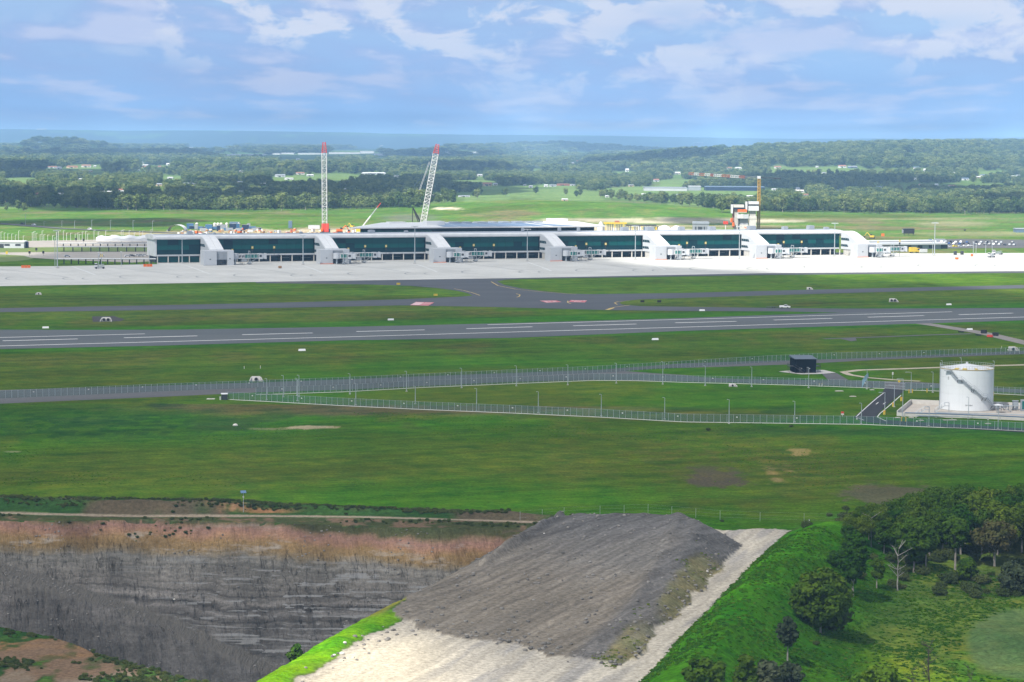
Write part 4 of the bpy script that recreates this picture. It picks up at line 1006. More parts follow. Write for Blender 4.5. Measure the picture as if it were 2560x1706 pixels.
m = MB(); m.extr([(0,4.2),(0,14.95),(DP,14.95),(DP,4.2)], -1.4, -.02); m.obj('end_wall', M['white'], TR)
m = MB(); m.extr([(-1.9,15.6),(-1.0,17.8),(DP*.5,18.3),(DP,17.6),(DP,14.97),(-1.6,14.97)], -2.4, -1.02); m.obj('end_frame', M['white'], TR)
m = MB()
m.hexa([(LT+1,-1.6,14.4),(LT+15,-1.6,12.0),(LT+15,DP,12.0),(LT+1,DP,14.4),(LT+1,-1.2,17.5),(LT+15,-1.2,14.4),(LT+15,DP,14.4),(LT+1,DP,17.5)]); m.obj('end_roof', M['white'], TR)
m = MB(); m.box(.02, LT, .6, DP, 4.35, 14.9); m.obj('core', M['tealdark'], TR)
m = MB(); m.box(0, LT, 5.0, DP, 0, 4.3); m.obj('ground_floor_core', M['interior'], TR)
m = MB(); m.box(0, LT, -1.2, 5.0, 4.32, 5.25); m.obj('canopy_band', M['whitewall'], TR)
# glass, pane by pane
edges = [0]+GATES
pane_cache = {}
def pane(w, h, mat):
    k = (round(w,2), round(h,2), mat)
    if k not in pane_cache: pane_cache[k] = MB().box(0,w,0,.18,0,h).mesh('pane', M[mat])
    return pane_cache[k]
for b in range(len(GATES)):
    x0 = 0.3 if b == 0 else GATES[b-1]+9.6
    x1 = GATES[b]-.2
    n = max(1, round((x1-x0)/6.2)); w = (x1-x0)/n
    for i in range(n):
        for (z0, h, mt) in ((5.3, 2.9, 'tealdark'), (8.28, 3.2, 'teal'), (11.56, 3.36, 'teal')):
            if mt == 'teal' and random.random() < .10: mt = 'tealdark'
            mobj('glass_pane', pane(w-.1, h, mt), TR, (x0+i*w+.05, .22, z0))
    n2 = max(1, round((x1-x0)/7.7)); w2 = (x1-x0)/n2
    for i in range(n2+1):
        mobj('column', pane_cache.setdefault('col', MB().box(-.28,.28,-.28,.28,0,4.3).mesh('column', M['tan'] if False else M['palecon'])), TR, (x0+i*w2, -.7, 0))
        if i < n2:
            if b == 0: mobj('ground_window', pane(w2-.7, 3.2, 'teal'), TR, (x0+i*w2+.35, .2, .5))
            else:
                mobj('ground_window', pane(w2-.9, 2.6, 'tealdark'), TR, (x0+i*w2+.45, 4.75, .5))
                if i % 2 == 0: mobj('crossbar', pane_cache.setdefault('bar', MB().box(.4,6.8,-.1,.1,2.2,2.42).mesh('crossbar', M['grey'])), TR, (x0+i*w2, 4.5, 0))
# rooftop plant
for (px_, w_, h_, d_) in [(479,3.2,1.6,5),(540,1.2,.7,2),(757,2,.8,2),(935,3.6,1.5,5),(1021,2.2,1.0,3),(1313,1.6,2.2,2),(1405,2,2.4,2),(1453,1.8,2.2,2),(1570,4.5,2.2,5),(1633,4.8,2.4,5),(1712,4,2.2,4),(1789,4.4,2.2,5),(1889,5,2.4,5),(1972,3.4,1.8,4),(2037,4,2.4,5),(2075,3.4,1.2,3)]:
    x = S(px_)+1; mm = MB(); mm.box(x-w_/2, x+w_/2, 7, 7+d_, 17.8, 18.0+h_); mm.box(x-w_/2+.3, x+w_/2-.3, 7.3, 6.7+d_, 18.0+h_, 18.3+h_); mm.obj('roof_unit', M['roofgrey'], TR)
# boarding gates: sloping link, side wall, drum end
def gate(x):
    g = D.objects.new('boarding_gate', MB().box(-.0, 9.4, -27.5, -1.9, 4.35, 5.2).mesh('boarding_gate', M['whitewall'])); link(g, TR); g.location = (x, 0, 0)
    # side walls follow the sloping roof line
    CURV = [(-27.9,9.6),(-17.5,13.4),(-14.0,14.6),(-11.5,15.4),(-9.0,16.1),(-6.5,16.6),(-4.0,16.9),(-1.95,17.05)]
    side = [(-1.95,5.22),(-27.4,5.22)]+[(p[0]+.4 if i == 0 else p[0], p[1]-.35) for i, p in enumerate(CURV)]
    for sx in (0.0, 9.0):
        m = MB(); m.extr(side, sx, sx+.35); m.obj('side_wall', M['whitewall'], g)
    for sx in (.37, 4.72):
        m = MB(); m.extr(CURV+[(p[0], p[1]-.6) for p in CURV[::-1]], sx, sx+4.2)
        m.obj('roof_panel', M['white'], g)
    for z0, z1, y1 in ((10.6, 12.3, -14.5), (6.2, 7.8, -13.0)):
        w = MB(); w.extr([(-2.4,z0),(y1,z0),(y1+(z1-z0)*.9,z1),(-2.4,z1)], -.08, .0).obj('window_strip', M['tealdark'], g)
        for k in range(3):
            q = MB(); q.box(-.12, -.085, -5.2-k*3.1, -5.0-k*3.1, z0, z1); q.obj('mullion', M['whitewall'], g)
    # undercroft back wall
    m = MB(); m.box(.5, 1.0, -16, -5, 0, 4.3); m.obj('undercroft_wall', M['concrete'], g)
    for yy in (-22, -12): MB().tube((1.0,yy,0),(1.0,yy,4.4),.3,8).obj('gate_column', M['palecon'], g)
    # gatehouse
    h = MB(); h.box(-6, 2.2, -38, -27.85, 0, 9.2); h.box(9.2, 13.2, -38, -27.85, 0, 9.4); h.box(2.2, 9.2, -36.6, -27.85, 8.2, 9.2); h.box(2.2, 9.2, -29.5, -27.85, 0, 8.2)
    h.obj('gatehouse', M['whitewall'], g)
    MB().box(2.25, 9.15, -37.0, -36.62, 3.6, 8.6).obj('roller_shutter', M['grey'], g)
    MB().box(2.25, 9.15, -36, -29.6, 0, .05).obj('shaft_floor', M['interior'], g)
    MB().box(-2.4, -1.5, -38.06, -38.01, 3.6, 4.2).obj('vent', M['dark'], g)
    MB().box(10.3, 11.1, -38.06, -38.01, 3.8, 4.4).obj('vent', M['dark'], g)
    MB().box(-6.3, 2.4, -38.5, -38.02, 0, .35).obj('kerb_guard', M['orange'] if x > 60 else M['grey'], g)
    return g
for i, x in enumerate(GATES): gate(x)

# ------------------------------------------------------------------ jet bridges
def jet_bridge(x, y, ang, length, label, sec=True):
    r = empty('jet_bridge', Tw(x, y), FANG+ang, label, 'jet bridge', 'jet bridges beside the boarding gates')
    MB().tube((0,0,0),(0,0,4.0),.55,10).obj('pivot_column', M['galv'], r)
    MB().tube((0,0,3.6),(0,0,7.2),2.3,14).obj('rotunda', M['whitewall'], r)
    L1 = length
    # tunnel frame
    m = MB(); m.box(1.8, L1, -1.45, 1.45, 3.9, 4.2); m.box(1.8, L1, -1.45, 1.45, 6.55, 6.85)
    for k in range(int(L1/2)): m.box(2+k*2, 2.18+k*2, -1.45, 1.45, 4.2, 6.55)
    m.obj('tunnel_frame', M['white'], r)
    MB().box(L1*.40, L1-.2, -1.3, 1.3, 4.25, 6.5).obj('tunnel_glass', M['greenglass'], r)
    t = MB(); t.truss((2.2,0,5.4),(L1*.4,0,5.4), 2.5, 2.3, 4, .1); t.obj('tunnel_truss', M['white'], r)
    c = MB(); c.box(L1, L1+2.6, -1.9, 1.9, 3.5, 7.0); c.box(L1+2.6, L1+4.4, -1.6, 1.6, 3.7, 6.8); c.box(L1+4.4, L1+5.1, -2.0, 2.0, 3.4, 7.1)
    cb = c.obj('cab', M['whitewall'], r)
    MB().box(L1+.5, L1+2.0, -1.96, -1.92, 4.8, 6.2).obj('cab_window', M['dark'], cb)
    m = MB(); xc = L1*.62
    m.tube((xc,-1.9,.8),(xc,-1.9,8.6),.18,6); m.tube((xc,1.9,.8),(xc,1.9,8.6),.18,6); m.tube((xc,-1.9,3.6),(xc,1.9,3.6),.2,6); m.tube((xc,-1.9,8.5),(xc,1.9,8.5),.2,6)
    m.tube((xc,-1.9,1.2),(xc+4.5,-.5,3.8),.1,4); m.tube((xc,1.9,1.2),(xc+4.5,.5,3.8),.1,4)
    m.obj('lift_column', M['galv'], r)
    w = MB(); w.box(xc-1.1, xc+1.1, -1.9, 1.9, .5, 1.1); bg = w.obj('bogie', M['grey'], r)
    for sy in (-1.3, 1.3): MB().tube((xc,sy-.35,.55),(xc,sy+.35,.55),.55,12).obj('wheel', M['black'], bg)
    s = MB()
    for k in range(8): s.box(L1-.5-k*.5, L1-k*.5, 1.95, 2.9, 3.6-k*.45, 3.75-k*.45)
    s.tube((L1,2.9,4.6),(L1-4,2.9,1.0),.06,4); s.obj('service_stairs', M['galv'], r)
    b = MB(); b.box(4, 7.5, -1.2, 1.2, 2.0, 3.8); b.obj('cooling_unit', M['grey'], r)
    return r
for i, x in enumerate(GATES):
    jet_bridge(x+15.5, -31.5, 0.0, 15.0, 'white jet bridge with green glass reaching right from the %s boarding gate from the left' % ordw(i+1))
    if i > 0: jet_bridge(x+3.8, -41.5, math.radians(-18), 7.0, 'short jet bridge standing in front of the %s gatehouse from the left' % ordw(i+1))
# twin masts, gate lamps and dark ground equipment by each gate
def stand_sign(px, pyc, label, y=-3.0, base=None):
    x = S(px, y); w = Tw(x, y); z = at(px, pyc, w.y).z
    r = empty('stand_sign', (w.x, w.y, 0), FANG, label, 'sign', 'yellow stand number signs along the terminal')
    MB().tube((0,0,0),(0,0,z-1),.12,6).obj('post', M['dark'], r)
    MB().box(-.62,.62,-.2,.0,z-.75,z+.75).obj('number_board', M['yellow'], r)
    MB().box(-.28,.28,-.24,-.21,z-.35,z+.35).obj('numeral', M['paint'], r)
    MB().box(-.5,.5,-.3,.15,z-2.5,z-1.0).obj('display_box', M['black'], r)
    return r
SG = [(685.4,618.6),(870.7,622.7),(912.8,615.9),(965,615.6),(1150,620),(1184,613.2),(1234.3,613),(1439,616.5),(1465.5,610.2),(1513.9,610.2),(1697.5,613.7),(1717,607.7),(1763.6,607.7),(1945,611.8),(1958.6,605.6),(2003.5,605),(581,625.8),(631,619),(2194.7,605.5),(2248.5,602.8)]
for i, (a, b_) in enumerate(sorted(SG)):
    near_gate = min(range(7), key=lambda g: abs([500,784.6,1061.7,1346.6,1603.6,1850,2098.7][g]-a))
    stand_sign(a, b_, 'yellow stand sign on a dark post, %s from the left along the terminal front' % ordw(i+1), y=(-34 if a > 2100 else -3.2))
def apron_mast(px, pyb, pyt, label):
    g = G(px, pyb); h = height_of(px, pyb, pyt)
    r = empty('apron_light_mast', g, 0, label, 'light mast', 'tall apron light masts')
    MB().tube((0,0,0),(0,0,h),.38,8,.2).obj('mast', M['galv'], r)
    m = MB(); m.tube((-2.2,0,h),(2.2,0,h),.12,5); m.tube((0,-1.2,h),(0,1.2,h),.12,5); m.ring((0,0),1.3,h-.2,.1,10,3)
    hd = m.obj('lamp_ring', M['galv'], r)
    for k in range(5): MB().box(-2.3+k*1.0,-1.7+k*1.0,-.35,.35,h-.5,h-.15).obj('floodlight', M['white'], hd)
    MB().box(-.9,.9,-.9,.9,0,.8).obj('base_block', M['concrete'], r)
    return r
for i, (a, b_, c) in enumerate([(143.5,671,576),(455.5,659,597),(757.6,663,589),(1037,660,566),(1318,654,573),(1588,650,565),(1848,649,590-24),(2086,642,558),(2336,640,557)]):
    apron_mast(a, b_, c, 'tall grey apron light mast, %s from the left in front of the terminal' % ordw(i+1))
for i, (a, b_, c) in enumerate([(137.5,668,596),(246,672,632),(254,670,632),(303,667,630),(373,664,626),(2331,640,600),(2433,636.5,606),(2439.7,648,610),(2464,635,605),(2480,632,603)]):
    g = G(a, b_); h = height_of(a, b_, c)
    r = empty('slim_light_pole', g, 0, 'slim pale pole at the apron edge, %s from the left' % ordw(i+1), 'pole', 'slim poles at the apron edge')
    MB().tube((0,0,0),(0,0,h),.17,6).obj('pole', M['galv'], r); MB().box(-.5,.5,-.2,.2,h,h+.3).obj('lamp', M['white'], r)
# ------------------------------------------------------------------ main terminal hall behind
HB = Tw(S(1195, 45), 45); YB = HB.y
HR = empty('terminal_hall', HB, FANG, 'large main terminal hall with white roof and blue solar panels behind the pier', 'terminal building')
def hx(px, y): return S(px, y)-S(1195, 45)
zb = 19.2
xl, xr = hx(872,45), hx(1517,45); xl2, xr2 = hx(955,115), hx(1440,115)
m = MB(); pl = [(xl,0),(xr,0),(xr2,70),(xl2,70)]
m.hexa([(xl+4,0,zb),(xr-4,0,zb),(xr2,70,zb+.4),(xl2,70,zb+.4),(xl,0,zb+.7),(xr,0,zb+.7),(xr2,70,zb+1.7),(xl2,70,zb+1.7)]); m.obj('roof', M['white'], HR)
x1, x2, x3 = hx(1112,45), hx(1378,45), hx(1452,45)
def top(x, y): return zb+.76+(1.0)*y/70.
for (a, b_, c, d_) in ((x1, x2, x1+8, x2-2), (x2+3, x3, x2+1, x3-22)):
    n = max(2, int((b_-a)/12))
    for i in range(n):
        u0 = i/n; u1 = (i+1)/n-.012
        A0 = a+(b_-a)*u0; A1 = a+(b_-a)*u1; C0 = c+(d_-c)*u0; C1 = c+(d_-c)*u1
        MB().add([(A0,3,top(0,3)),(A1,3,top(0,3)),(C1,60,top(0,60)),(C0,60,top(0,60))], [(0,1,2,3)]).obj('solar_panel', M['solar'], HR)
xg = hx(905,45)
n = int((xr-8-xg)/8.5); w = (xr-8-xg)/n
MB().prism([(xg,4.3),(xr-8,4.3),(xr2-10,60),(xl2+25,60)], 0, zb-.05).obj('hall_core', M['tealdark'], HR)
for i in range(n):
    px_ = i/n
    mobj('glass_pane', pane(w-.25, 6.2, 'tealdark' if px_ > .28 else 'greenglass'), HR, (xg+i*w, 4.0, 11.5))
    if i % 3 == 1: MB().box(xg+i*w+1, xg+i*w+1.8, 3.2, 4.0, 12.0, 15.5).obj('display_panel', M['white'], HR)
for (a, b_, t_, y_) in ((971,1012,553.5,60),(1063,1107,552,30),(1372,1414,549.5,50),(1128,1150,555.5,55),(1160,1176,556,55),(1190,1215,555.5,55),(1226,1240,556,55),(1252,1274,555.5,55),(1284,1310,555,55),(1318,1330,556,55),(1336,1352,555.5,55)):
    p0 = at(a, t_, YB+y_); p1 = at(b_, t_, YB+y_)
    q0 = hx(a, 45+y_); q1 = hx(b_, 45+y_)
    MB().box(q0, q1, y_-4, y_+6, zb+.6, max(p0.z, zb+2.4)).obj('plant_room', M['white' if b_-a > 35 else 'roofgrey'], HR)
# ------------------------------------------------------------------ low annex right of the pier
r = empty('service_annex', G(2170,624.5), FANG, 'low pale annex building right of the last boarding gate', 'building')
m = MB(); m.box(-10, 62, 0, 18, 0, 3.4); m.obj('wall', M['roofgrey'], r); MB().box(-12, 66, -2.4, 19, 3.4, 4.5).obj('roof', M['whitewall'], r)
for k in range(6): MB().box(4+k*9.5, 8+k*9.5, -.08, -.01, .6, 2.8).obj('window', M['dark'], r)
MB().box(62, 67, -1, 14, 0, 3.3).obj('end_bay', M['dark'], r)
r = empty('link_building', G(2150,617), FANG, 'long low white link roof behind the annex', 'building')
MB().box(0, 62, 0, 8, 0, 3.6).obj('wall', M['white'], r); MB().box(-1, 64, -1, 9, 3.6, 4.4).obj('roof', M['white'], r)
# ================================================================== FENCES
def chain_mat():
    m = D.materials.new('chain_link_mesh'); m.use_nodes = True
    nt, N, L = nodes_of(m); b = nt.nodes['Principled BSDF']
    tc = N('ShaderNodeTexCoord'); n = N('ShaderNodeTexNoise'); n.inputs['Scale'].default_value = 2.5; L(tc.outputs['Object'], n.inputs[0])
    r = N('ShaderNodeMapRange'); L(n.outputs[0], r.inputs[0]); r.inputs[1].default_value = .3; r.inputs[2].default_value = .7; r.inputs[3].default_value = .32; r.inputs[4].default_value = .40
    b.inputs['Base Color'].default_value = (.055,.15,.14,1); b.inputs['Roughness'].default_value = .6; b.inputs['Metallic'].default_value = 0
    L(r.outputs[0], b.inputs['Alpha'])
    return m
M['chain'] = chain_mat()
POST = MB().tube((0,0,0),(0,0,2.45),.05,5).mesh('post', M['galv'])
PANEL = MB().add([(0,0,.05),(1,0,.05),(1,0,2.35),(0,0,2.35)], [(0,1,2,3)]).mesh('mesh_panel', M['chain'])
RAIL = MB().tube((0,0,2.38),(1,0,2.38),.03,4,caps=False).mesh('top_rail', M['galv'])
KERB = MB().box(0,1,-.1,.1,0,.1).mesh('footing', M['palecon'])
SIGN = MB().box(-.2,.2,-.06,-.03,1.5,1.8).mesh('warning_sign', M['paint'])
def fence(pts, spacing, label, zfun=None, foot=True, signs=9, hs=1.0):
    w = [G(*p) for p in pts]
    root = empty('perimeter_fence', w[0], 0, label, 'fence', 'steel perimeter fences')
    acc = [0]
    for a, b_ in zip(w[:-1], w[1:]): acc.append(acc[-1]+(b_-a).length)
    n = int(acc[-1]/spacing); out = []
    for i in range(n+1):
        d = acc[-1]*i/n; k = max(j for j in range(len(acc)-1) if acc[j] <= d+1e-6); f = (d-acc[k])/(acc[k+1]-acc[k])
        out.append(w[k].lerp(w[k+1], min(f,1))-w[0])
    for i, p in enumerate(out):
        mobj('post', POST, root, p, 0, (1,1,hs))
        if i < n:
            q = out[i+1]; a = math.atan2(q.y-p.y, q.x-p.x); L_ = (q-p).length
            mobj('mesh_panel', PANEL, root, p, a, (L_,1,hs))
    # rails and footings run the whole length: one part each
    for nm, rad, z_, mt in (('top_rail', .03, 2.38*hs, 'grey'), ('footing', .10, .05, 'palecon')):
        if nm == 'footing' and not foot: continue
        m = MB()
        for a, b_ in zip(out[:-1], out[1:]): m.tube(a+Vector((0,0,z_)), b_+Vector((0,0,z_)), rad, 4, caps=False)
        m.obj(nm, M[mt], root)
    for i in range(4, n, signs):
        q = out[i+1]; p = out[i]; a = math.atan2(q.y-p.y, q.x-p.x)
        mobj('warning_sign', SIGN, root, p.lerp(q,.5), a)
fence([(-420,1017),(-60,999),(0,997),(400,979),(860,962),(1284,942),(1500,932.5),(1710,919.3),(1830,911.5)], 1.95, 'long chain-link fence beyond the service road at the left, running from the left edge', foot=False)
fence([(1830,911.5),(1940,905),(2060,899),(2300,893),(2400,889),(2560,884.6),(2640,882)], 2.05, 'chain-link fence between the airfield and the black hut at the right', foot=False)
fence([(640,988),(760,984),(860,980.7),(1050,970),(1289,960),(1486,952),(1600,953),(1710,957),(1842,960),(1990,964),(2153,970),(2212,972.5)], 1.85, 'chain-link fence on the near side of the service road, behind the inner lawn')
fence([(2262,976),(2300,977),(2343,978.5),(2460,984),(2560,989),(2640,993)], 1.85, 'chain-link fence right of the gate, passing behind the white tank')
fence([(570,999.7),(700,1006.5),(850,1015),(1060,1025),(1284,1034),(1500,1044),(1710,1056),(1900,1058.5),(2153,1062),(2290,1067.5),(2440,1073),(2560,1079),(2640,1083)], 1.87, 'nearest chain-link fence crossing between the rough field and the inner lawn')
# gate across the access road
g = G(2212,972.5); g2 = G(2262,976)
r = empty('sliding_gate', g, math.atan2(g2.y-g.y, g2.x-g.x), 'grey barred gate across the access road', 'gate')
Lg = (g2-g).length
m = MB(); m.tube((0,0,.25),(Lg,0,.25),.06,4); m.tube((0,0,2.2),(Lg,0,2.2),.06,4); m.tube((0,0,1.2),(Lg,0,1.2),.05,4); m.obj('gate_frame', M['galv'], r)
for k in range(int(Lg/.35)): mobj('bar', pane_cache.setdefault('gb', MB().tube((0,0,.25),(0,0,2.2),.03,4).mesh('bar', M['galv'])), r, (k*.35+.1,0,0))
# ------------------------------------------------------------------ fence lighting poles
def lamp_pole(px, pyb, pyt, label, arm=False):
    g = G(px, pyb); h = height_of(px, pyb, pyt)
    r = empty('fence_light_pole', g, 0, label, 'light pole', 'slim light poles along the fences')
    MB().tube((0,0,0),(0,0,h),.13,6,.07).obj('pole', M['galv'], r)
    m = MB()
    if arm: m.tube((0,0,h),(-1.5,0,h+.05),.06,5); m.box(-1.9,-1.2,-.15,.15,h-.05,h+.1)
    else: m.tube((0,0,h),(-.35,0,h+.08),.05,4); m.box(-.65,-.3,-.12,.12,h,h+.12)
    m.obj('lamp_head', M['galv'], r)
    MB().box(-.28,.28,-.28,.28,0,.25).obj('footing', M['concrete'], r)
PB = [(708.4,993,939),(742.4,990,946) ,(747.6,992.5,938.5),(874.9,986,934.6),(1016.3,979.6,928.4),(1154,970.5,921),(1290.8,965.7,914.9),(1419.4,963.2,912.7),(1540.8,958.8,908.3),(1656.7,961.3,904.7),(1762.9,964.9,914.9),(1879,967.6,917.8),(2021.3,970.4,919),(2167,973.4,924.8)]
PC = [(667,1000,946.4),(743.6,1003,950),(889.5,1013.6,958.4),(1038.2,1010.6,965.7),(1191.4,1028.9,971.5),(1345.6,1033.3,979.6),(1503,1041,986.2),(1661.4,1049,994.2),(1822.4,1060,998.9),(1986.5,1056.3,1003.3),(2153.2,1062,1008.1),(2322,1066,1018),(2495,1073,1018)]
PT = [(2211.7,1037,981,1),(2235.4,1018,963,1),(2256.3,1042,947,1),(2277.5,982,930.6,1),(2331.8,982,930.3,0),(2420.8,1048,993,0)]
for i, (a, b_, c) in enumerate(PB): lamp_pole(a, b_, c, 'slim pale light pole on the far side of the inner lawn, %s from the left' % ordw(i+1))
for i, (a, b_, c) in enumerate(PC): lamp_pole(a, b_, c, 'slim pale light pole along the nearest fence, %s from the left' % ordw(i+1))
for i, (a, b_, c, d_) in enumerate(PT): lamp_pole(a, b_, c, 'slim light pole beside the access road and tank, %s from the left' % ordw(i+1), bool(d_))
# ------------------------------------------------------------------ small airfield things
for i, (a, b_) in enumerate([(114,821),(755,877.5),(977,801),(1755,777.8),(1638,850.3),(2424,825.5),(2372,763)]):
    g = G(a, b_); r = empty('strip_marker', g, .3, 'white gable marker lying on the grass beside the runway, %s from the left' % ordw([1,2,3,5,4,7,6][i]), 'runway marker', 'white gable markers')
    MB().extr([(-.6,0),(.6,0),(0,.75)], -1.3, 1.3).obj('gable', M['white'], r)
    MB().box(-1.4,1.4,-.7,.7,-.02,.06).obj('base', M['palecon'], r)
for i, (a, b_) in enumerate([(1089,740.6),(996,712.8),(1606,757),(1648,757),(2412,577)]):
    r = empty('taxiway_sign', G(a, b_+1), .2, ['small yellow taxiway sign at the lower edge of the left grass island','small yellow and black taxiway sign high on the left grass island','small black taxiway sign on the lower right grass tongue, left one','small black taxiway sign on the lower right grass tongue, right one','small dark board in the field far right'][i], 'sign')
    MB().box(-1.0,1.0,-.12,.12,.35,1.35).obj('board', M['yellow'] if i < 2 else M['black'], r); MB().box(-.8,-.7,-.05,.05,0,.35).obj('leg', M['dark'], r); MB().box(.7,.8,-.05,.05,0,.35).obj('leg', M['dark'], r)
def culvert(px, pyb, w, holes, label, sc=1.0, patch=True):
    g = G(px, pyb); r = empty('culvert_headwall', g, .12, label, 'culvert', 'concrete culvert headwalls')
    W_ = w/2; H_ = w*.36
    # headwall with flat black discs that stand for the shade inside the pipes
    m = MB(); m.hexa([(-W_,-1.4,0),(W_,-1.4,0),(W_*.62,0,0),(-W_*.62,0,0),(-W_*.8,-1.1,.25*H_),(W_*.8,-1.1,.25*H_),(W_*.62,.3,H_),(-W_*.62,.3,H_)]); m.obj('headwall', M['concrete'], r)
    for k in range(holes):
        cx = (k-(holes-1)/2)*w*.34; rr = H_*.34
        MB().tube((cx,-1.6,H_*.48),(cx,-.6,H_*.48),rr*1.18,16).obj('pipe_rim', M['concrete'], r)
        MB().tube((cx,-1.63,H_*.48),(cx,-1.6,H_*.48),rr,16).obj('pipe_mouth', M['black'], r)
    for s_ in (-1,1): MB().hexa([(s_*W_*.95-.15,-2.6,0),(s_*W_*.95+.15,-2.6,0),(s_*W_*.7+.15,-.6,0),(s_*W_*.7-.15,-.6,0),(s_*W_*.95-.15,-2.6,.4),(s_*W_*.95+.15,-2.6,.4),(s_*W_*.7+.15,-.6,H_*.9),(s_*W_*.7-.15,-.6,H_*.9)]).obj('wing_wall', M['concrete'], r)
sheet('drain_apron', [(230,792),(286,791),(300,796),(312,799),(300,804),(232,805.5)], .10, M['tarrybank'] if 'tarrybank' in M else M['newroad'])
culvert(265.5, 804, 5.2, 2, 'twin-pipe concrete culvert on a dark apron between taxiway and runway, left')
culvert(640, 953, 4.4, 1, 'single-pipe pale concrete culvert in the bank behind the fence, left of the lamp poles')
culvert(2231, 755, 4.8, 2, 'twin-pipe culvert in the grass right of the parked ute')
culvert(2022, 724, 3.4, 1, 'small culvert beside the upper taxiway at the right')
culvert(97, 737, 3.0, 1, 'small culvert in the left grass island')
culvert(2530, 877, 4.4, 1, 'pale culvert wing wall at the right edge fence')
culvert(1829, 966, 2.6, 1, 'small culvert at the inner lawn fence')
for i, (a, b_) in enumerate([(610.5,922.5),(651,921.5),(2504,872),(2048,967),(2055,967)]):
    r = empty('marker_post', G(a, b_), 0, 'thin white marker post in the grass, %s from the left' % ordw([1,2,5,3,4][i]), 'post'); MB().tube((0,0,0),(0,0,.9),.09,6).obj('post', M['white'], r); MB().box(-.12,.12,-.12,.12,.9,1.0).obj('cap', M['yellow'], r)
# ------------------------------------------------------------------ vehicles
GLASSM = noise_mat('car_glass', (.02,.025,.03), (.03,.035,.04), 1, .1)
def car_paint(name, c): return noise_mat(name, c, tuple(v*.9 for v in c), .8, .3, coat=.6)
CP = {'white': car_paint('white_car_paint', (.75,.75,.75)), 'silver': car_paint('silver_car_paint', (.42,.44,.46)), 'black': car_paint('black_car_paint', (.02,.02,.025)), 'blue': car_paint('blue_car_paint', (.03,.07,.2)), 'red': car_paint('red_car_paint', (.4,.03,.03)), 'grey': car_paint('grey_car_paint', (.14,.15,.16)), 'yellow': car_paint('yellow_car_paint', (.75,.6,.03))}
car_mesh = {}
def car_meshes(col, kind):
    k = (col, kind)
    if k in car_mesh: return car_mesh[k]
    p = CP[col]
    body = MB()
    if kind == 'ute':
        body.extr([(-.9,.45),(.9,.45),(.9,.95),(.85,1.05),(-.85,1.05),(-.9,.95)], -2.6, 2.6)
        body.hexa([(-.3,-.85,1.05),(1.7,-.85,1.05),(1.7,.85,1.05),(-.3,.85,1.05),(-.2,-.72,1.72),(.95,-.72,1.72),(.95,.72,1.72),(-.2,.72,1.72)])
        body.box(-2.6,-.4,-.9,-.8,1.05,1.3); body.box(-2.6,-.4,.8,.9,1.05,1.3); body.box(-2.6,-2.5,-.9,.9,1.05,1.3)
        gl = MB().hexa([(-.22,-.87,1.12),(1.5,-.87,1.12),(1.5,.87,1.12),(-.22,.87,1.12),(-.16,-.76,1.62),(.95,-.76,1.62),(.95,.76,1.62),(-.16,.76,1.62)])
    else:
        H = 1.5 if kind == 'sedan' else 1.8
        body.hexa([(-2.2,-.88,.4),(2.2,-.88,.4),(2.2,.88,.4),(-2.2,.88,.4),(-2.15,-.86,.95),(2.1,-.84,.85),(2.1,.84,.85),(-2.15,.86,.95)])
        body.hexa([(-1.9,-.8,.95),(1.2,-.8,.9),(1.2,.8,.9),(-1.9,.8,.95),(-1.4,-.66,H),(.45,-.66,H),(.45,.66,H),(-1.4,.66,H)])
        gl = MB().hexa([(-1.8,-.82,1.0),(1.1,-.82,.98),(1.1,.82,.98),(-1.8,.82,1.0),(-1.42,-.69,H-.1),(.5,-.69,H-.1),(.5,.69,H-.1),(-1.42,.69,H-.1)])
    wh = MB()
    wh.tube((0,-.12,0),(0,.12,0),.34,12)
    car_mesh[k] = (body.mesh('body', p), gl.mesh('windows', GLASSM), wh.mesh('wheel', M['black']))
    return car_mesh[k]
def car(px, py, rz, col, kind, label, group=None, at_=None, name='parked_car', cat='car'):
    b_, g_, w_ = car_meshes(col, kind)
    g = at_ or G(px, py, .1)
    r = empty(name, g, rz, label, cat, group)
    mobj('body', b_, r); mobj('windows', g_, r)
    for sx in (-1.35, 1.35):
        for sy in (-.8, .8): mobj('wheel', w_, r, (sx, sy, .34))
    return r
car(1962, 771, -.1, 'white', 'ute', 'white ute parked on the lower taxiway', at_=G(1962,771,.07), name='utility_vehicle', cat='ute')
# flatbed drag trail equipment behind it: a low dark trailer
r = empty('flat_trailer', G(1934,770.5,.07), -.1, 'low dark trailer behind the white ute', 'trailer'); MB().box(-3.5,3.5,-.9,.9,.35,.6).obj('deck', M['dark'], r); [MB().tube((sx,sy-.15,.3),(sx,sy+.15,.3),.3,10).obj('wheel', M['black'], r) for sx in (-.5,.5) for sy in (-.9,.9)]
cols = ['white','silver','black','blue','grey','white','black','red','silver','grey']
rowspec = [(2262,609.5,2548,614.5,24),(2290,606.5,2530,609,20),(2256,606,2320,606.5,6)]
names_row = ['front row','back row','short rear row']
for ri, (xa, ya, xb, yb, n) in enumerate(rowspec):
    cnt = {}
    for i in range(n):
        if random.random() < .06: continue
        f = (i+random.uniform(-.15,.15))/(n-1); c = random.choice(cols); kd = random.choice(['sedan','suv','suv','ute'])
        cnt[(c,kd)] = cnt.get((c,kd), 0)+1
        car(xa+(xb-xa)*f, ya+(yb-ya)*f, random.choice([1.2,1.25,-1.9])+random.uniform(-.08,.08), c, kd, '%s %s, car park %s, %s of its kind from the left' % (c, {'sedan':'sedan','suv':'four-wheel drive','ute':'pickup'}[kd], names_row[ri], ordw(cnt[(c,kd)])), 'cars parked right of the terminal')
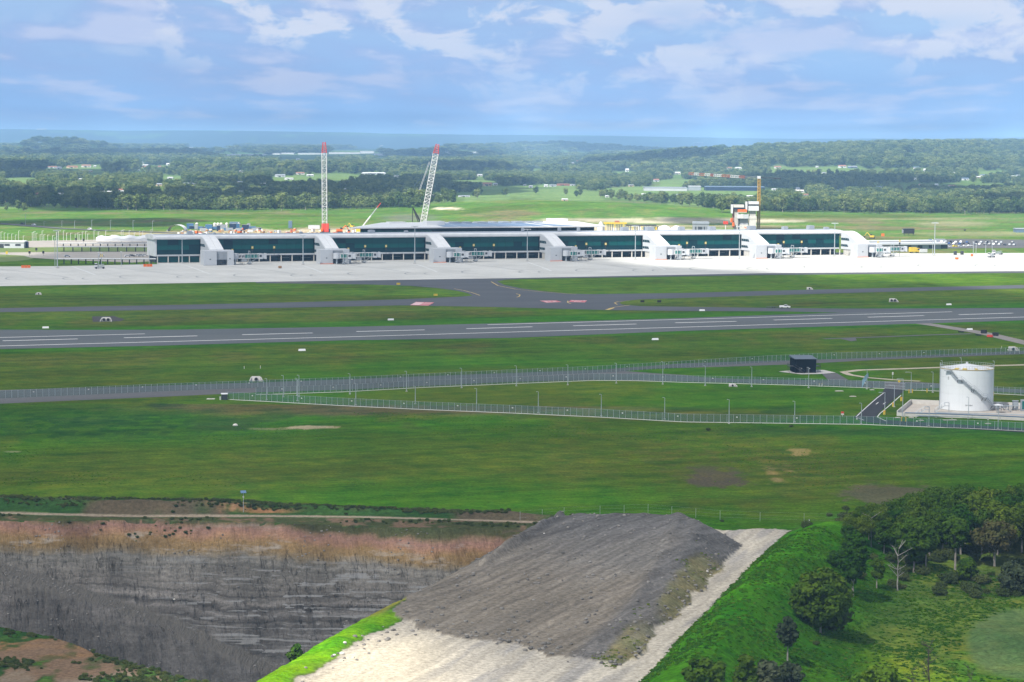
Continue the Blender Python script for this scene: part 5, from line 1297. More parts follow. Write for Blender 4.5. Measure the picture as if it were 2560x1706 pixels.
for i, (a, b_, c) in enumerate([(2366,617,'red'),(2372,618,'white'),(2388,617.8,'yellow'),(2402,618,'silver'),(2414,617.3,'white'),(2425,616.5,'white')]):
    car(a, b_, .3, c, 'sedan', '%s car parked nearer than the rows, %s from the left' % (c, ordw(i+1)), 'cars parked right of the terminal')
for i, (a, b_, c, kd) in enumerate([(57,561,'black','sedan'),(85,564.5,'white','suv'),(225,575,'white','suv')]):
    car(a, b_, -.6, c, kd, ['dark car driving on the far road at the left','white car following the dark car on the far road','white van-like car farther right on the far road'][i], name='moving_car')
for i, (a, b_) in enumerate([(319,643),(330,642),(345,641),(352,641.5),(362,640.5),(254,641),(168,643)]):
    car(a, b_, .3, ['white','black','white','silver','white','white','silver'][i], 'sedan', '%s car between the canopies left of the pier, %s from the left' % (['white','black','white','silver','white','white','silver'][i], ordw([3,4,5,6,7,2,1][i])), 'cars between the canopies')
# orange water barriers, tugs, service stands
def barrier(px, py, n, label):
    r = empty('barrier_row', G(px, py, .1), FANG, label, 'barriers')
    for k in range(n): MB().extr([(-.3,0),(.3,0),(.18,.5),(.15,1.6),(-.15,1.6),(-.18,.5)], k*1.9-n*.95, k*1.9-n*.95+1.75).obj('barrier', M['orange'], r)
barrier(65, 670, 3, 'orange water barriers at the apron edge far left'); barrier(370, 667, 3, 'orange water barriers at the left corner of the terminal')
barrier(2430, 641, 1, 'single orange barrier on the apron far right')
def loader(px, py, label, s=1.0):
    r = empty('ground_loader', G(px, py, .1), .3, label, 'ground equipment')
    MB().box(-3*s,3*s,-1.4,1.4,.6,1.2).obj('chassis', M['grey'], r)
    MB().box(-2.8*s,-1.6*s,-1.3,1.3,1.2,3.3).obj('cab', M['white'], r); MB().box(-2.85*s,-1.7*s,-1.34,1.34,2.2,3.0).obj('cab_window', M['dark'], r)
    MB().truss((-1.2*s,0,1.6),(2.8*s,0,2.2),1.8,1.0,5,.07).obj('lift_frame', M['galv'], r)
    for sx in (-2.2,2.2):
        for sy in (-1.3,1.3): MB().tube((sx*s,sy-.25,.55),(sx*s,sy+.25,.55),.55,12).obj('wheel', M['black'], r)
loader(249, 672, 'grey ground loader standing alone on the left apron')
loader(2493, 637, 'white and grey loader at the far right of the apron', 1.3)
loader(2478, 644, 'small dark loader in front of the one at the far right', .7)
r = empty('airport_tanker', G(2285,633,.1), FANG, 'bright yellow truck at the end of the last jet bridge', 'truck')
MB().box(-3.6,1.4,-1.3,1.3,1.0,4.2).obj('box_body', M['yellow'], r); MB().box(1.5,3.8,-1.25,1.25,.8,3.6).obj('cab', M['yellow'], r); MB().box(2.2,3.85,-1.28,1.28,2.1,3.2).obj('cab_window', M['dark'], r)
[MB().tube((sx,sy-.2,.5),(sx,sy+.2,.5),.5,12).obj('wheel', M['black'], r) for sx in (-2.2,2.6) for sy in (-1.1,1.1)]
for i, (a, b_, c, nm) in enumerate([(2308,632,'white','white container beside the yellow truck'),(2388,637.5,'dark','dark cabinet on the far right apron, left one'),(2405,637,'dark','dark cabinet on the far right apron, right one'),(2392,649,'orange','orange cone cluster on the sunny apron'),(700,671,'wood','brown crate under the second jet bridge'),(2202,640,'yellow','yellow chock stand by the last gate')]):
    r = empty('apron_box', G(a, b_, .1), FANG, nm, 'container'); w_ = 3.0 if i == 0 else .9; MB().box(-w_,w_,-.8,.8,.15,2.6 if i < 3 else 1.4).obj('box', M[c], r); MB().box(-w_*.9,w_*.9,-.7,.7,0,.15).obj('skid', M['dark'], r)
for i, x in enumerate(GATES):
    for k, (dx, dy) in enumerate(((17,-22),(21,-24),(5.5,-35),(8,-34.5),(19,-38))):
        w = Tw(x+dx, dy); r = empty('baggage_cart', (w.x,w.y,.08), FANG+k, 'small dark baggage cart at the %s gate, %s of five' % (ordw(i+1), ordw(k+1)), 'cart', 'baggage carts under the jet bridges')
        MB().box(-1.2,1.2,-.7,.7,.4,.5).obj('deck', M['dark'], r); MB().box(-1.2,1.2,-.7,.7,1.5,1.56).obj('roof', M['dark'] if k % 2 else M['tan'], r); [MB().tube((sx,sy,.1),(sx,sy,1.5),.06,4).obj('upright', M['dark'], r) for sx in (-1.15,1.15) for sy in (-.65,.65)]
# ------------------------------------------------------------------ track blocks at the right (dark and red drums)
for i, (a, b_, c) in enumerate([(2459.5,834,'black'),(2488.5,840,'black'),(2475,843.5,'red'),(2403,831,'black'),(2446,839,'black')]):
    r = empty('track_block', G(a, b_, .08), -.5, ['dark block at the right track, left of the pair','dark block at the right track, right of the pair','red block on the edge of the right track','low dark slab before the track fork','low dark slab just after the track fork'][i], 'block')
    h = [1.5,1.4,1.0,.4,.4][i]; MB().box(-1.2,1.2,-.5,.5,.1,h).obj('block', M[c], r); MB().box(-1.1,1.1,-.4,.4,0,.1).obj('skid', M['dark'], r)
# ------------------------------------------------------------------ black hut
g = G(2014,933.5); r = empty('equipment_hut', g, .10, 'black two-level equipment hut with outside stairs on a concrete pad', 'hut')
W_ = 53/6000*g.y
m = MB(); m.box(-W_/2,W_/2,0,8.5,.1,2.3); m.obj('lower_wall', M['hutblack'], r)
MB().box(-W_/2+.02,W_/2+.02,-.25,8.8,2.3,4.85).obj('upper_wall', M['hutblack'], r)
MB().hexa([(-W_/2-.3,-.6,4.85),(W_/2+.3,-.6,4.85),(W_/2+.3,9.2,4.85),(-W_/2-.3,9.2,4.85),(-W_/2-.3,-.6,5.0),(W_/2+.3,-.6,5.0),(W_/2+.3,9.2,5.5),(-W_/2-.3,9.2,5.5)]).obj('roof', M['slate'] if 'slate' in M else M['dark'], r)
for s_, x0 in ((-1,-W_/2),(1,W_/2)):
    MB().box(min(x0,x0+s_*1.8),max(x0,x0+s_*1.8),1.0,5.0,2.2,2.3).obj('landing', M['dark'], r)
    m = MB()
    for yy in (1.0,3.0,5.0): m.tube((x0+s_*1.75,yy,0),(x0+s_*1.75,yy,3.3),.06,4)
    m.tube((x0+s_*1.75,1,3.3),(x0+s_*1.75,5,3.3),.05,4); m.obj('landing_rail', M['dark'], r)
m = MB()
for k in range(10): m.box(-W_/2-.3+k*.34,-W_/2+.1+k*.34,-1.2,-.3,2.1-k*.22,2.16-k*.22)
m.tube((-W_/2-.3,-1.2,3.1),(-W_/2+3.1,-1.2,1.0),.05,4); m.tube((-W_/2-.3,-1.2,2.15),(-W_/2+3.1,-1.2,.1),.08,4); m.obj('stair_flight', M['dark'], r)
for x_ in (-1.4, 1.4): MB().box(x_-.14,x_+.14,-.06,-.02,1.5,1.75).obj('sign_plate', M['paint'], r)
for x_ in (-2.4, .3): MB().box(x_,x_+.95,-.05,-.01,.1,2.1).obj('door', M['dark'], r)
# ------------------------------------------------------------------ white storage tank
TC = G(2415, 1030.5); TR_ = 135.6/6000*TC.y/2; TC = TC+Vector((TC.x/TC.y*TR_, TR_, 0)); TH = 105.5/6000*(TC.y-TR_)
TK = empty('storage_tank', TC, 0, 'big white cylindrical storage tank with winding stairs and the number 2', 'tank')
def tank_mat():
    m = D.materials.new('white_tank_paint'); m.use_nodes = True
    nt, N, L = nodes_of(m); b = nt.nodes['Principled BSDF']
    tc = N('ShaderNodeTexCoord')
    def noise(s, st):
        mp = N('ShaderNodeMapping'); mp.inputs['Scale'].default_value = st; L(tc.outputs['Object'], mp.inputs[0]); n = N('ShaderNodeTexNoise'); n.inputs['Scale'].default_value = s; n.inputs['Detail'].default_value = 5; L(mp.outputs[0], n.inputs[0]); return n.outputs[0]
    r = N('ShaderNodeMapRange'); L(noise(1.2, (1,1,.08)), r.inputs[0]); r.inputs[1].default_value = .5; r.inputs[2].default_value = .8; r.inputs[3].default_value = 0; r.inputs[4].default_value = .35
    mx = N('ShaderNodeMixRGB'); L(r.outputs[0], mx.inputs[0]); mx.inputs[1].default_value = (.74,.76,.76,1); mx.inputs[2].default_value = (.56,.58,.57,1)
    L(mx.outputs[0], b.inputs['Base Color']); b.inputs['Roughness'].default_value = .4
    return m
TM = tank_mat()
m = MB()
for k in range(5): m.tube((0,0,.3+k*(TH-.3)/5+.01),(0,0,.3+(k+1)*(TH-.3)/5-.01),TR_-.0-.004*k,72,caps=False)
sh = m.obj('shell', TM, TK)
for p in sh.data.polygons: p.use_smooth = True
MB().tube((0,0,0),(0,0,.3),TR_+.35,72).obj('base_ring', M['concrete'], TK)
MB().tube((0,0,TH),(0,0,TH+1.25),TR_-.05,60,.25).obj('roof', M['white'], TK)
MB().tube((0,0,TH+1.2),(0,0,TH+1.75),.35,10).obj('roof_vent', M['white'], TK)
MB().ring((0,0),TR_+.02,TH-.02,.1,72,4).obj('top_angle', M['ypaint'], TK)
m = MB(); m.ring((0,0),TR_-.1,TH+.55,.035,60,3); m.ring((0,0),TR_-.1,TH+1.1,.04,60,3)
for k in range(60):
    a = 2*math.pi*k/60; m.tube(((TR_-.1)*math.cos(a),(TR_-.1)*math.sin(a),TH),((TR_-.1)*math.cos(a),(TR_-.1)*math.sin(a),TH+1.1),.035,3)
m.obj('roof_railing', M['galv'], TK)
for a0, a1 in ((-1.95,-1.75),(-1.42,-1.3),(-2.3,-2.1),(-.75,-.68)):
    m = MB()
    for k in range(6):
        a = a0+(a1-a0)*k/6; b_ = a0+(a1-a0)*(k+1)/6; R_ = TR_-.4
        m.add([(R_*math.cos(a),R_*math.sin(a),TH+.12),(R_*math.cos(b_),R_*math.sin(b_),TH+.12),((R_-1.6)*math.cos(b_),(R_-1.6)*math.sin(b_),TH+.42),((R_-1.6)*math.cos(a),(R_-1.6)*math.sin(a),TH+.42)], [(0,1,2,3)])
    m.obj('roof_walkway', M['yellow'], TK)
# spiral stairs, pixel-measured landings converted to angle and height
def tank_pt(px, py, R_):
    x = (px-2415)/6000*(TC.y-TR_*.8); x = max(-R_*.995, min(R_*.995, x)); a = -math.acos(x/R_)
    p = Vector((R_*math.cos(a), R_*math.sin(a), 0)); z = at(px, py, TC.y+p.y).z
    return a, z
f = 310/2353.
wp = [(2250+785*f,880+350*f),(2250+860*f,880+350*f),(2250+985*f,880+520*f),(2250+1062*f,880+525*f),(2250+1245*f,880+692*f),(2250+1285*f,880+700*f),(2250+1465*f,880+858*f),(2250+1540*f,880+860*f),(2250+1680*f,880+1005*f),(2250+1735*f,880+1100*f)]
RS = TR_+.55; path = [tank_pt(a, b_, RS) for a, b_ in wp]
treads = MB(); strg = MB(); rail = MB(); brk = MB()
def cyl(a, R_, z): return Vector((R_*math.cos(a), R_*math.sin(a), z))
for (a0, z0), (a1, z1) in zip(path[:-1], path[1:]):
    n = max(3, int(abs(a1-a0)*RS/.45))
    for k in range(n):
        a = a0+(a1-a0)*k/n; b_ = a0+(a1-a0)*(k+1)/n; za = z0+(z1-z0)*k/n; zb_ = z0+(z1-z0)*(k+1)/n
        treads.hexa([cyl(a,TR_+.1,za-.06),cyl(b_,TR_+.1,za-.06),cyl(b_,TR_+.95,za-.06),cyl(a,TR_+.95,za-.06),cyl(a,TR_+.1,za),cyl(b_,TR_+.1,za),cyl(b_,TR_+.95,za),cyl(a,TR_+.95,za)])
        strg.tube(cyl(a,TR_+.95,za-.1), cyl(b_,TR_+.95,zb_-.1), .10, 4, caps=False)
        for h_ in (.55, 1.05): rail.tube(cyl(a,TR_+.95,za+h_), cyl(b_,TR_+.95,zb_+h_), .03, 4, caps=False)
        if k % 3 == 0: rail.tube(cyl(a,TR_+.95,za), cyl(a,TR_+.95,za+1.05), .03, 4)
    brk.tube(cyl(a1,TR_+.95,z1-.1), cyl(a1,TR_+.02,z1-1.2), .07, 4)
treads.obj('stair_treads', M['grey'], TK); strg.obj('stair_stringer', M['galv'], TK); rail.obj('stair_railing', M['galv'], TK); brk.obj('stair_bracket', M['dark'], TK)
def lettering(txt, size, mat, parent, conv, name='lettering'):
    """flat letters wrapped on a surface; conv maps (x, z) of the text plane to a 3-D point"""
    cu = D.curves.new('txt', 'FONT'); cu.body = txt; cu.size = size; cu.resolution_u = 3
    o = D.objects.new('txt', cu); COL.objects.link(o)
    dg = bpy.context.evaluated_depsgraph_get(); me = D.meshes.new_from_object(o.evaluated_get(dg))
    D.objects.remove(o); D.curves.remove(cu)
    for v in me.vertices: v.co = conv(v.co.x, v.co.y)
    me.materials.clear(); me.materials.append(mat)
    q = D.objects.new(name, me); link(q, parent); return q
def on_tank(px, py):
    a0, z0 = tank_pt(px, py, TR_)
    return lambda x, z: cyl(a0+x/TR_, TR_+.02, z0+z)
lettering('2', 1.15, M['black'], TK, on_tank(2250+832*f, 880+520*f), 'tank_number')
lettering('DF 3000', .62, M['dark'], TK, on_tank(2250+1138*f, 880+1030*f), 'capacity_lettering')
MB().tube((-TR_-.1,-.5,.0),(-TR_-.1,-.5,TH+1.6),.12,6).obj('riser_pipe', M['galv'], TK)
MB().tube((-TR_-.1+.5,-2.0,.0),(-TR_-.1+.5,-2.0,TH),.08,6).obj('riser_pipe', M['galv'], TK)
for a, px_ in ((-2.9,0),(-.25,0),(1.6,0)):
    m = MB(); m.tube(cyl(a,TR_,TH), cyl(a,TR_,TH+2.2), .05, 4); m.tube(cyl(a,TR_,TH+2.2), cyl(a,TR_,TH+2.2)+Vector((-.5,0,.1)), .07, 4); m.obj('roof_lamp', M['galv'], TK)
# bund: walled concrete yard round the tank
def wall_line(pts, h, t, name, label, mat='palecon', cat='wall'):
    w = [G(*p) for p in pts]; r = empty(name, w[0], 0, label, cat); 
    for a, b_ in zip(w[:-1], w[1:]):
        d = (b_-a).normalized(); nn = Vector((-d.y, d.x, 0))*t/2; a_ = a-w[0]; c_ = b_-w[0]
        MB().hexa([a_-nn, c_-nn, c_+nn, a_+nn, a_-nn+Vector((0,0,h)), c_-nn+Vector((0,0,h)), c_+nn+Vector((0,0,h)), a_+nn+Vector((0,0,h))]).obj('wall_panel', M[mat], r)
    return r
M['yard'] = noise_mat('yard_concrete', (.48,.43,.37), (.40,.36,.31), .4, .9)
sheet('tank_yard', [(2252,1034),(2280,1006),(2345,1010),(2480,1012),(2640,1012),(2640,1046),(2560,1046),(2430,1041)], .12, M['yard'], 'concrete yard around the tank')
wall_line([(2243,1040),(2277,1011),(2350,1014),(2420,1014),(2560,1020),(2660,1024)], 1.5, .3, 'bund_wall', 'low pale concrete wall behind the tank yard and at its left')
wall_line([(2243,1040),(2300,1043),(2360,1044.5),(2430,1046),(2560,1052),(2660,1057)], 1.0, .3, 'bund_wall', 'low pale concrete wall in front of the tank yard')
def pipe_run(pts, zr, rad, label, mat='galv'):
    w = [G(*p) for p in pts]; r = empty('pipeline', w[0], 0, label, 'pipe'); m = MB()
    for a, b_ in zip(w[:-1], w[1:]): m.tube(a-w[0]+Vector((0,0,zr)), b_-w[0]+Vector((0,0,zr)), rad, 8)
    m.obj('pipe', M[mat], r); m = MB()
    for a in w: m.box(a.x-w[0].x-.15, a.x-w[0].x+.15, a.y-w[0].y-.15, a.y-w[0].y+.15, 0, zr)
    m.obj('support', M['concrete'], r)
M['bluegrey'] = noise_mat('blue_grey_pipe', (.12,.18,.26), (.1,.15,.22), .8, .45)
pipe_run([(2262,1043),(2340,1045),(2420,1048),(2500,1051),(2600,1056)], 1.25, .18, 'blue-grey pipe running along the front wall of the yard', 'bluegrey')
pipe_run([(2290,1045),(2380,1047),(2470,1051)], .7, .14, 'lower pale pipe under the blue-grey one')
pipe_run([(2340,1036),(2470,1039),(2600,1043)], .5, .16, 'pale pipe at the foot of the tank')
def steps(px, py, sgn, label):
    r = empty('access_steps', G(px, py, .1), 0, label, 'steps'); m = MB()
    for k in range(9): m.box(k*.32*sgn-.17, k*.32*sgn+.17, -.45, .45, k*.2+.15, k*.2+.2)
    m.box(min(9*.32*sgn,(9*.32+1.3)*sgn), max(9*.32*sgn,(9*.32+1.3)*sgn), -.45, .45, 1.9, 1.96); m.obj('treads', M['grey'], r)
    m = MB()
    for sy in (-.45,.45):
        m.tube((0,sy,1.0),(9*.32*sgn,sy,2.9),.04,4); m.tube((9*.32*sgn,sy,2.9),((9*.32+1.3)*sgn,sy,2.9),.04,4); m.tube((0,sy,.1),(9*.32*sgn,sy,1.9),.07,4)
        for k in (0,3,6,9): m.tube((k*.32*sgn,sy,k*.2+.1),(k*.32*sgn,sy,k*.2+1.05),.035,4)
        m.tube(((9*.32+1.3)*sgn,sy,0),((9*.32+1.3)*sgn,sy,2.9),.05,4)
    m.obj('handrail', M['galv'], r)
steps(2287, 1041, 1, 'metal steps over the low wall left of the tank'); steps(2337, 1031, 1, 'small metal steps against the left foot of the tank'); steps(2527, 1031, -1, 'metal steps among the pipework right of the tank')
r = empty('valve_manifold', G(2505,1026,.1), 0, 'cluster of white pipes and valves right of the tank', 'pipework')
for k in range(6): MB().tube((-2+k*1.1,-1.5,.9+.15*(k%2)),(-1.2+k*1.1,2.5,.9+.15*(k%2)),.17,8).obj('pipe', M['white'] if k % 2 else M['galv'], r)
MB().tube((-3.5,-.8,1.3),(5,-.8,1.5),.15,8).obj('header_pipe', M['galv'], r)
for k in range(5): MB().tube((-2.5+k*1.4,-.8,.2),(-2.5+k*1.4,-.8,1.9),.1,6).obj('valve_stem', M['dark'], r)
r = empty('umbrella_lamp', G(2495,1033,.1), 0, 'white round shade on a post right of the tank', 'shade'); MB().tube((0,0,0),(0,0,2.6),.07,6).obj('post', M['galv'], r); MB().tube((0,0,2.4),(0,0,2.75),1.5,14,.15).obj('shade', M['white'], r)
r = empty('control_cabinet', G(2538,1026,.1), 0, 'upright grey control cabinet at the right of the tank', 'cabinet'); MB().box(-.8,.8,-.5,.5,.1,2.8).obj('cabinet', M['grey'], r); MB().box(-.95,.95,-.65,.65,2.8,2.92).obj('roof', M['galv'], r); MB().box(-.7,.7,-.55,-.51,.3,2.6).obj('door', M['galv'], r)
r = empty('control_cabinet', G(2553,1028,.1), 0, 'pale glazed cabinet at the extreme right edge', 'cabinet'); MB().box(-.2,2.6,-.6,.6,.1,3.4).obj('cabinet', M['roofgrey'], r); MB().box(.1,2.3,-.66,-.61,.6,3.0).obj('glass', M['greenglass'], r)
BOL = [(2272.5,983.5),(2281,983),(2317.5,981.5),(2253.5,1003,),(2233,1017),(2211,1037),(2254,1054),(2264.5,1054.5),(2483.5,990)]
for i, (a, b_) in enumerate(BOL):
    r = empty('safety_bollard', G(a, b_, .05), 0, ['yellow bollard at the gate, left one of three','yellow bollard at the gate, middle one of three','yellow bollard at the gate, right one of three','orange-yellow block by the road edge, farthest','orange-yellow block by the road edge, middle','orange-yellow block by the road edge, nearest','yellow bollard by the near fence, left of the pair','yellow bollard by the near fence, right of the pair','yellow bollard right of the tank'][i], 'bollard', 'yellow bollards')
    w_ = .34 if i in (3,4,5) else .16; MB().tube((0,0,0),(0,0,1.25),w_,10).obj('post', M['orange2'] if 'orange2' in M else M['yellow'], r); MB().tube((0,0,1.0),(0,0,1.12),w_+.01,10).obj('band', M['orange'], r)
for i, (a, b_, w_) in enumerate([(1462,1000,3.2) if False else (2098,978.5,2.6),(2132,992,2.0),(2278,1044.5,1.4),(2244,1045,1.4),(2303,1052,1.4),(2470,1060,1.6),(2375,1051,4.0),(2180,975.5,1.4)]):
    r = empty('concrete_slab', G(a, b_, .04), .1, 'small pale slab lying in the grass, %s from the left around the tank' % ordw([1,2,5,4,6,8,7,3][i]), 'slab'); MB().box(-w_/2,w_/2,-.6,.6,0,.14).obj('slab', M['yard'], r); MB().box(-w_/2+.3,w_/2-.4,-.3,.3,.141,.2).obj('lid', M['palecon'], r)
# red and white sign, notice, windsock
r = empty('roadside_sign', G(2106,1042.5), 0, 'red-topped white roadside sign at the inner lawn corner', 'sign'); MB().tube((0,0,0),(0,0,1.3),.06,6).obj('post', M['white'], r); MB().box(-.45,.45,-.06,0,1.0,1.55).obj('red_board', M['red'], r); MB().box(-.45,.45,-.08,.0,.6,.95).obj('white_board', M['paint'], r)
r = empty('notice_board', G(2231.5,949), 0, 'white notice on a post behind the gate', 'sign'); MB().tube((0,0,0),(0,0,2.6),.05,6).obj('post', M['galv'], r); MB().box(-.24,.24,-.05,0,1.6,2.5).obj('board', M['paint'], r)
r = empty('round_sign', G(2247.5,965), 0, 'round yellow sign by the gate', 'sign'); MB().tube((0,0,0),(0,0,2.0),.05,6).obj('post', M['galv'], r); MB().tube((0,-.06,1.5),(0,-.02,1.5),.4,14).obj('disc', M['yellow'], r)
r = empty('windsock', G(2167,973), 0, 'pale blue banner hanging on a pole behind the inner fence', 'windsock')
M['netblue'] = noise_mat('pale_blue_cloth', (.16,.27,.36), (.2,.32,.4), 1.2, .8)
m = MB(); m.add([(-1.7,0,.1),(-1.4,.15,3.1),(-.4,-.1,4.6),(.45,.1,5.2),(.5,0,3.9),(0,.1,3.2),(-.7,0,2.2)], [(0,1,6),(1,2,5,6),(2,3,4,5)]); m.obj('cloth', M['netblue'], r); MB().tube((.05,0,0),(.05,0,5.4),.06,6).obj('pole', M['galv'], r)
# utility cabinet at the near fence end
r = empty('utility_cabinet', G(561,1000), .2, 'dark utility cabinet with white lid at the left end of the nearest fence', 'cabinet'); MB().box(-.9,.9,-.7,.7,.1,1.75).obj('cabinet', M['dark'], r); MB().hexa([(-1,-.8,1.75),(1,-.8,1.75),(1,.8,1.75),(-1,.8,1.75),(-1,-.8,1.8),(1,-.8,1.8),(1,.8,2.05),(-1,.8,2.05)]).obj('lid', M['white'], r); MB().box(-1.45,-1.1,-.3,.3,0,1.0).obj('meter_box', M['paint'], r)
r = empty('pipe_slab', G(527,998), 0, 'flat pale slab beside the utility cabinet', 'slab'); MB().box(-1.2,1.2,-1,1,0,.12).obj('slab', M['palecon'], r); MB().box(-.5,.5,-.4,.4,.121,.18).obj('lid', M['yard'], r)
# boulder in the field
def boulder(px, py, s, label, mat='palecon'):
    g = onground(px, py); o = MB().blob((0,0,s*.3), s, s*.7, s*.6, 9, 6, .16, int(px)).obj('boulder', M[mat]); o.location = g; tag(o, label, 'boulder'); return o
boulder(588, 1065.5, .75, 'pale boulder alone in the rough field')
for i, (a, b_, s) in enumerate([(1768,1430,.28),(855,1636,.42),(862,1608,.3),(836,1640,.3),(1776,1438,.2),(1870,1428,.25),(435,1357,.25),(1360,1340,.2)]):
    boulder(a, b_, s, 'small pale rock, %s' % ['right of the spoil heap beside the haul road','at the left edge of the pale works area, largest','left edge of the pale works area, highest','left edge of the pale works area, lowest','just below the rock beside the haul road','at the top of the green berm slope','on the red upper quarry bench','near the top left of the spoil heap'][i])
# solar lamp post
g = onground(608.5, 1281); h = (1281-1232)/6000*g.y
r = empty('solar_light_post', g, .3, 'thin solar light post standing alone above the quarry rim', 'light pole'); MB().tube((0,0,0),(0,0,h),.06,6).obj('pole', M['galv'], r); MB().hexa([(-.6,-.35,h),(.6,-.35,h),(.6,.35,h+.45),(-.6,.35,h+.45),(-.6,-.38,h+.05),(.6,-.38,h+.05),(.6,.32,h+.5),(-.6,.32,h+.5)]).obj('solar_panel', M['solar'], r); MB().box(-.12,.12,-.2,.1,h-1.0,h-.7).obj('lamp', M['paint'], r)
# wire fence along the back of the works
def wire_fence(pts, label, sp=6.0):
    w = [onground(*p) for p in pts]; r = empty('wire_fence', w[0], 0, label, 'fence'); acc = MB(); out = []
    for a, b_ in zip(w[:-1], w[1:]):
        n = max(1, int((b_-a).length/sp))
        for k in range(n): out.append(a.lerp(b_, k/n)-w[0])
    out.append(w[-1]-w[0]); pm = MB().tube((0,0,0),(0,0,2.0),.035,5).mesh('post', M['grey'])
    for i, p in enumerate(out):
        mobj('post', pm, r, p)
        if i < len(out)-1:
            q = out[i+1]
            for z_ in (.6,1.3,2.0): acc.tube(p+Vector((0,0,z_)), q+Vector((0,0,z_)), .006, 3, caps=False)
    acc.obj('wires', M['grey'], r)
wire_fence([(1300,1302),(1410,1292),(1500,1288),(1620,1284),(1800,1300),(1900,1304),(2010,1307),(2120,1310)], 'thin wire fence running behind the spoil heap and the berm', 5.0)
for i, (a, b_) in enumerate([(2023,1313)]):
    r = empty('marker_post', onground(a, b_), 0, 'white marker post on the top of the green berm', 'post'); MB().tube((0,0,0),(0,0,1.2),.09,6).obj('post', M['white'], r); MB().box(-.1,.1,-.1,.1,1.2,1.3).obj('cap', M['dark'], r)
# ================================================================== LEFT OF THE PIER: CANOPIES, SHEDS, POLES
def canopy(px0, px1, pyr, pyb, label, d=5.0, n=12):
    a = G(px0, pyb); b_ = G(px1, pyb); L_ = (b_-a).length; h = (pyb-pyr)/6000*a.y
    r = empty('walkway_canopy', a, math.atan2(b_.y-a.y, b_.x-a.x), label, 'canopy', 'long white walkway canopies')
    MB().extr([(-d/2,h),(d/2,h),(d/2+.3,h+.35),(0,h+.6),(-d/2-.3,h+.35)], -2, L_).obj('roof', M['white'], r)
    pm = MB().box(-.35,.35,-.35,.35,0,h).mesh('post', M['dark'])
    for k in range(n): mobj('post', pm, r, (3+k*(L_-6)/(n-1), 0, 0))
canopy(148, 372, 609.5, 616.5, 'white walkway canopy on dark posts left of the terminal, farthest of three', 4)
canopy(149, 372, 618.5, 630, 'white walkway canopy on dark posts left of the terminal, middle of three', 4, 10)
canopy(148, 390, 648.5, 661, 'white walkway canopy on dark posts left of the terminal, nearest of three', 5, 13)
g = G(240, 609); r = empty('membrane_roof', g, FANG*.5, 'bright white wavy membrane roof left of the terminal', 'roof')
m = MB(); n = 40; Lm = 132/6000*g.y
for k in range(n):
    h0 = 2.2+1.6*math.sin(min(k/6,1)*1.57)+.5*math.sin(k*.55); h1 = 2.2+1.6*math.sin(min((k+1)/6,1)*1.57)+.5*math.sin((k+1)*.55); x0 = k*Lm/n; x1 = (k+1)*Lm/n
    m.hexa([(x0,0,1.6),(x1,0,1.6),(x1,14,1.6),(x0,14,1.6),(x0,0,h0),(x1,0,h1),(x1,14,h1+1.5),(x0,14,h0+1.5)])
m.obj('membrane', M['white'], r)
for k in range(6): MB().tube((3+k*8,1,0),(3+k*8,1,1.6),.2,6).obj('post', M['galv'], r)
def shed(px0, px1, pyb, pyt, label, wall='whitewall', roof='roofgrey', depth=14, gable=0.0, name='shed', cat='shed', group=None, door=True, nwin=0, ground=True, zf=None):
    g = onground((px0+px1)/2, pyb) if ground else G((px0+px1)/2, pyb)
    s = g.y/6000; W_ = (px1-px0)*s; H_ = (pyb-pyt)*s
    r = empty(name, g, 0, label, cat, group)
    hw = H_*(.68 if gable else .86)
    MB().box(-W_/2,W_/2,0,depth,-1.5,hw).obj('wall', M[wall], r)
    if gable: MB().add([(-W_/2-.3,-.4,hw),(W_/2+.3,-.4,hw),(W_/2+.3,depth+.4,hw),(-W_/2-.3,depth+.4,hw),(-W_/2*.9,depth/2,H_),(W_/2*.9,depth/2,H_)], [(0,1,5,4),(2,3,4,5),(1,2,5),(3,0,4),(3,2,1,0)]).obj('roof', M[roof], r)
    else: MB().hexa([(-W_/2-.3,-.4,hw),(W_/2+.3,-.4,hw),(W_/2+.3,depth,hw),(-W_/2-.3,depth,hw),(-W_/2-.3,-.4,H_),(W_/2+.3,-.4,H_),(W_/2+.3,depth,H_+.3),(-W_/2-.3,depth,H_+.3)]).obj('roof', M[roof], r)
    if door: MB().box(-W_*.12,W_*.08,-.06,-.01,0,hw*.75).obj('door', M['dark'], r)
    for k in range(nwin):
        x = -W_/2+W_*(k+.6)/(nwin+.4); MB().box(x,x+W_/(nwin*2.2),-.05,-.01,hw*.4,hw*.75).obj('window', M['dark'], r)
    return r
shed(-60, 60, 621, 604, 'long grey-white shed at the left edge with a roof band', 'whitewall', 'white', 12, nwin=4, ground=False)
r = empty('service_kiosk', G(64,620.5), 0, 'dark navy kiosk at the end of the left grey shed', 'kiosk'); MB().box(-1.7,1.7,0,3,0,4.3).obj('wall', M['navy'], r); MB().box(-1.8,1.8,-.2,3.2,4.3,4.5).obj('roof', M['dark'], r)
polz = [15,63,115,172,227,275,342,475,500,530,590,620,645,703,773,830,862,933,980,1040,1105,1145,1165,1210,1262,1290,1383,1445,1555,1640,1783,1810,1900,1975,2050,2100,2145,2222]
polt = [118,135,148,150,165,105,180,130,115,140,160,105,160,165,175,125,95,105,138,138,150,135,160,120,110,150,95,120,105,165,100,90,100,130,110,105,175,80]
pm_cache = {}
